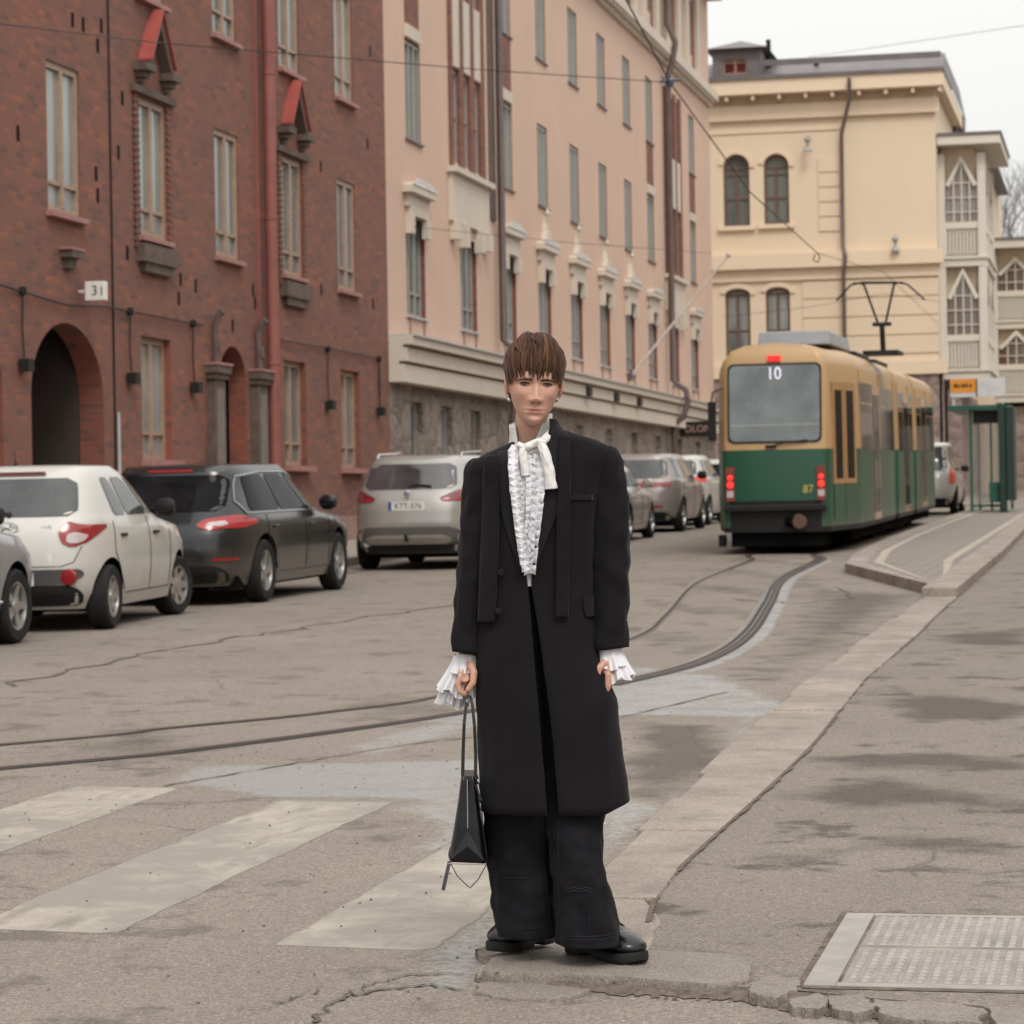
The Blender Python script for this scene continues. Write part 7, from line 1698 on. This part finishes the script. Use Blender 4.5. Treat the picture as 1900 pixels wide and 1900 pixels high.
# frilled cuffs
def cuff(c0, c1, r0, r1, nrip, amp, name, seed, squash=.8, tiers=1):
    mb = MB(); A, B_ = Vector(c0), Vector(c1); R = []; R_ = random.Random(seed); ph = [R_.uniform(0, 6) for _ in range(4)]
    ax = (B_-A).normalized(); sx_ = Vector((1,0,0)) - ax*ax.x; sx_.normalize(); sy_ = ax.cross(sx_)
    for i in range(22):
        t = i/21; row = []
        for j in range(160):
            an = 2*pi*j/160; rr = r0+(r1-r0)*t**1.3 + amp*t*(sin(nrip*an+ph[0]+1.1*sin(2*an+ph[1]))*.7+.5*sin((nrip*2.3)*an+ph[2])*t)
            zo = amp*.7*t*cos(nrip*an*.63+ph[3]) + .004*t*noise.noise(Vector((an*3, t*3, seed)))
            row.append(A + (B_-A)*t + sx_*rr*cos(an) + sy_*rr*sin(an)*squash + ax*zo)
        R.append(row)
    mb.loft(R, cap=False, capend=False); o = mb.build(name, LACE, shirt, smooth=80, fix=False); return o
cuff(L(866,1214,-.022), L(862,1250,-.024), .029, .038, 7, .006, 'cuff_frill', 3)
cuff(L(862,1218,-.015), L(846,1284,.002), .028, .050, 9, .012, 'cuff_frill', 8, .8)
cuff(L(860,1220,.0), L(838,1306,.020), .028, .040, 7, .011, 'cuff_frill', 18, .7)
cuff(L(1130,1200,-.032), L(1136,1240,-.036), .031, .040, 7, .007, 'cuff_frill', 5)
cuff(L(1132,1203,-.028), L(1143,1262,-.030), .030, .046, 8, .011, 'cuff_frill', 11, .75)
# ---- trousers
TR = {-1: ([(1070,925,1010,.080),(1150,915,1012,.095),(1300,905,1014,.090),(1420,902,1014,.085),(1500,897,1016,.090),(1560,901,1020,.095),(1600,905,1023,.100),(1650,911,1027,.105),(1700,919,1031,.112),(1736,924,1036,.116)], .055),
      1: ([(1070,1000,1085,.080),(1150,998,1095,.095),(1300,1000,1108,.090),(1420,1004,1116,.085),(1500,1010,1122,.090),(1560,1020,1117,.094),(1600,1025,1119,.098),(1650,1029,1131,.104),(1700,1033,1142,.110),(1742,1036,1148,.114)], -.05)}
trs = None
for sg_, (T_, dc) in TR.items():
    mb = MB(); rings = []; v0, v1 = T_[0][0], T_[-1][0]
    for k in range(140):
        v = v0+(v1-v0)*k/139; a, b, hd = (interp(T_, v, i) for i in (1, 2, 3)); c, w_ = (a+b)/2, (b-a)/2; R = []; dcv = dc*min(1, max(0, (v-1430)/180))
        for j in range(96):
            an = 2*pi*j/96; cs, sn = cos(an), sin(an); e = 2/2.2; u = c+w_*math.copysign(abs(cs)**e, cs); d = hd*math.copysign(abs(sn)**e, sn)
            f1 = noise.noise(Vector((cs*1.6+sg_*7, sn*1.6, v*.016)))*.011 + noise.noise(Vector((cs*3+sg_, sn*3, v*.045)))*.0045 + noise.noise(Vector((cs*2, sn*2, v*.10+sg_)))*.003*max(0,(v-1640)/100)
            R.append(L(u, v + 3*sin(an)*(v > 1700)*-1, d+dcv)+Vector((cs, sn, 0))*f1*min(1, max(.2, (v-1380)/150)))
        rings.append(R)
    mb.loft(rings, capend=False); t_ = mb.build('trouser_leg', DENIM, PE, smooth=60, fix=False); s_ = t_.modifiers.new('thickness', 'SOLIDIFY'); s_.thickness = .003; s_.offset = -1
    def tf(u, v, off=.004):
        a, b, hd = (interp(T_, v, i) for i in (1, 2, 3)); c, w_ = (a+b)/2, (b-a)/2; return L(u, v, -hd*max(0, 1-min(1, abs(u-c)/w_)**2.2)**(1/2.2)+dc-off-.006)
    st_ = MB()
    if sg_ > 0:
        for o2 in (0, 5): st_.tube([tf(u, 1634+o2+1.2*sin(u*.3)) for u in range(1044, 1094, 3)], .0011, 4)
        for v_ in (1722, 1728): st_.tube([tf(u, v_+(u-1040)*.03*-1, .003) for u in range(1042, 1144, 4)], .0008, 4)
        st_.tube([tf(1034+max(0,(v_-1560))*.02, v_, .003) for v_ in range(1510, 1736, 8)], .0007, 4); st_.tube([tf(1090, v_, .003) for v_ in range(1640, 1720, 8)], .0006, 4)
    else:
        for v_ in (1624,): st_.tube([tf(u, v_, .003) for u in range(930, 990, 4)], .0006, 4)
        for v_ in (1716,): st_.tube([tf(u, v_, .003) for u in range(930, 1010, 4)], .0006, 4)
    st_.build('seam_stitching', STITCH, t_)
# ---- boots
def boot(heel, toe, label_side):
    h = Vector(heel); t = Vector(toe); ax = (t-h); ln = ax.length; ax.normalize(); sd = Vector((-ax.y, ax.x, 0)); mb = MB(); rings = []
    prof = [(-.02,.020,.030,.10),(0,.036,.020,.125),(.08,.041,.020,.15),(.25,.041,.020,.165),(.42,.042,.020,.150),(.52,.045,.020,.122),(.62,.049,.020,.100),(.74,.053,.020,.085),(.86,.050,.022,.075),(.93,.042,.025,.066),(.98,.028,.028,.056),(1.0,.012,.032,.048)]
    for k in range(46):
        s_ = -.02+1.02*k/45; w, zb_, zt3 = interp(prof, s_, 1), interp(prof, s_, 2), interp(prof, s_, 3); c = h+ax*ln*s_; R = []
        for j in range(28):
            an = 2*pi*j/28; cs, sn = cos(an), sin(an); zc, zh = (zb_+zt3)/2, (zt3-zb_)/2; e = 2/2.5; wr = .0018*noise.noise(Vector((s_*26, cs*2, sn*2)))*(.35 < s_ < .85)
            R.append(c + sd*w*math.copysign(abs(cs)**(.9), cs)*(1-.25*max(0, sn)*(s_ > .1)) + Vector((0,0,zc+zh*math.copysign(abs(sn)**e, sn)+wr*2)))
        rings.append(R)
    mb.loft(rings); b_ = mb.build('boot', LEATH2, PE, smooth=50)
    mb = MB(); rings = []
    for k in range(40):
        s_ = -.05+1.10*k/39; tt = min(1, max(0, s_)); w = interp([(-.05,.022,0,0),(0,.040,0,0),(.12,.046,0,0),(.4,.044,0,0),(.62,.050,0,0),(.76,.055,0,0),(.86,.052,0,0),(.93,.045,0,0),(.98,.036,0,0),(1.02,.024,0,0),(1.04,.012,0,0),(1.05,.004,0,0)], s_, 1); c = h+ax*ln*s_
        zl = .002 if s_ < .26 or s_ > .45 else .013; zl += .012*max(0, (s_-.93))/.12; zu = .028+.008*max(0, (s_-.85))/.2
        R = [c+sd*w*x_+Vector((0,0,z_)) for x_, z_ in ((-1,zl+.004),(-.94,zl),(.94,zl),(1,zl+.004),(1.03,(zl+zu)/2),(1,zu-.004),(.94,zu),(-.94,zu),(-1,zu-.004),(-1.03,(zl+zu)/2))]
        rings.append(R)
    mb.loft(rings); mb.build('sole', RUBB, b_, smooth=45)
    mb = MB()
    for s_ in (.50,.56,.62):
        P = []
        for j in range(13):
            an = pi*(j/12); w, zt3 = interp(prof, s_, 1), interp(prof, s_, 3); P.append(h+ax*(ln*(s_+.02*sin(an*2)))+sd*w*.86*cos(an)+Vector((0,0,.045+(zt3-.043)*sin(an)**.8)))
        mb.tube(P, .0022, 5)
    mb.build('boot_crease', LEATH2, b_, smooth=True)
def gp(u, v):                                    # on the stone under the feet
    a_, b_ = ab(u, v); Y = (H-FZ)/(SL-b_/F); p = Vector((a_*Y/F-X0, Y-Y0, SL*Y+FZ-Z0)); p.z = SL*(Y-Y0); return p
boot(gp(1010,1748), gp(918,1769), 'l'); boot(gp(1068,1766), gp(1188,1789), 'r')
tag(PE, None, 'person')

# ================================================================== the handbag, held by its handles
HB = empty('handbag', PW, 'small black leather handbag with long thin handles hanging from the left-hand fist in the picture', 'handbag', rz=TH)
mb = MB(); rows = [(1434,857,881,.095),(1440,856,883,.10),(1480,851,888,.105),(1530,843,895,.11),(1570,836,901,.112),(1584,832,904,.112),(1591,834,903,.108)]
rings = []
for k in range(40):
    v = rows[0][0]+(rows[-1][0]-rows[0][0])*k/39; a, b, hd = (interp(rows, v, i) for i in (1, 2, 3)); c, w_ = (a+b)/2, (b-a)/2; R = []
    for j in range(48):
        an = 2*pi*j/48; cs, sn = cos(an), sin(an); e = 2/6; u = c+w_*math.copysign(abs(cs)**e, cs); d = hd*math.copysign(abs(sn)**e, sn)
        dent = .014*(1-abs(u-c)/w_)*max(0, 1-(v-1434)/150)*(-1 if False else 1) if sn < 0 else 0
        R.append(L(u, v+(3*cs if v > 1575 else 0), d+dent-.01)+Vector((0,0,.003*noise.noise(Vector((cs*2, sn*2, v*.03))))))
    rings.append(R)
mb.loft(rings); bb = mb.build('bag_body', LEATH, HB, smooth=45)
bf = lambda u, v, o_=.004: L(u, v, -interp(rows, v, 3)-.01-o_+.014*max(0, 1-(v-1434)/150)*(1-min(1, abs(u-(interp(rows,v,1)+interp(rows,v,2))/2)/12)))
mb = MB(); q = [bf(869,1532,.005), bf(838,1584,.006), bf(900,1587,.006), bf(869,1560,.013)]; mb.poly([q[0], q[1], q[3]]); mb.poly([q[0], q[3], q[2]]); mb.poly([q[1], q[2], q[3]]); mb.build('gusset_fold', LEATH, bb)
mb = MB(); mb.tube([bf(868+ (v-1440)*.012, v, .002) for v in range(1440, 1532, 8)], .0012, 5); mb.tube([L(833,1592,-.122), L(903,1594,-.122)], .0016, 5); mb.build_split('seam', pbr('pale_bag_edge', (.30,.24,.25), .6), bb)
mb = MB()
def strap(mb, pts, w=.0045, t=.0016):
    P = [L(*p) for p in pts]; R = []
    for i, p in enumerate(P):
        d = (P[min(i+1,len(P)-1)]-P[max(i-1,0)]).normalized(); s_ = Vector((d.z,0,-d.x)).normalized(); R.append([p-s_*w-Vector((0,t,0)), p+s_*w-Vector((0,t,0)), p+s_*w+Vector((0,t,0)), p-s_*w+Vector((0,t,0))])
    mb.loft(R)
for dd in (-.085, .07):
    m2 = MB(); strap(m2, [(871,1289,-.03+dd*.2),(866,1300,-.03+dd*.3),(862,1340,-.02+dd*.6),(860,1390,dd*.9),(859,1434,dd)], .0042 if dd < 0 else .003); m2.build('handle', LEATH, HB)
    m2 = MB(); strap(m2, [(872,1289,-.028+dd*.2),(877,1305,-.03+dd*.3),(881,1345,-.02+dd*.6),(883,1395,dd*.9),(883,1440,dd),(886,1450,dd)], .0042 if dd < 0 else .003); m2.build('handle', LEATH, HB)
m2 = MB(); strap(m2, [(836,1588,-.12),(831,1610,-.122),(824,1641,-.120)], .0052); m2.build('hanging_strap', pbr('grey_violet_strap', (.055,.05,.07), .4), HB)
m2 = MB(); m2.tube([L(838,1592,-.115), L(850,1615,-.118), L(872,1637,-.11)], .0014, 5); m2.tube([L(903,1570,-.115), L(903,1594,-.118), L(888,1622,-.115), L(873,1638,-.11)], .0014, 5); m2.tube([L(889,1445,-.1), L(893,1470,-.11), L(897,1530,-.118), L(904,1580,-.12)], .0016, 5); m2.build('drawstring', LEATH, HB)
m2 = MB(); m2.tube([L(884,1448,-.11), L(890,1470,-.115), L(893,1482,-.115)], .0035, 6); m2.lathe([(.001,-.004),(.006,-.003),(.006,.003),(.001,.004)], L(892,1475,-.118), 'y', 10); m2.build('buckle', PLAST, HB)
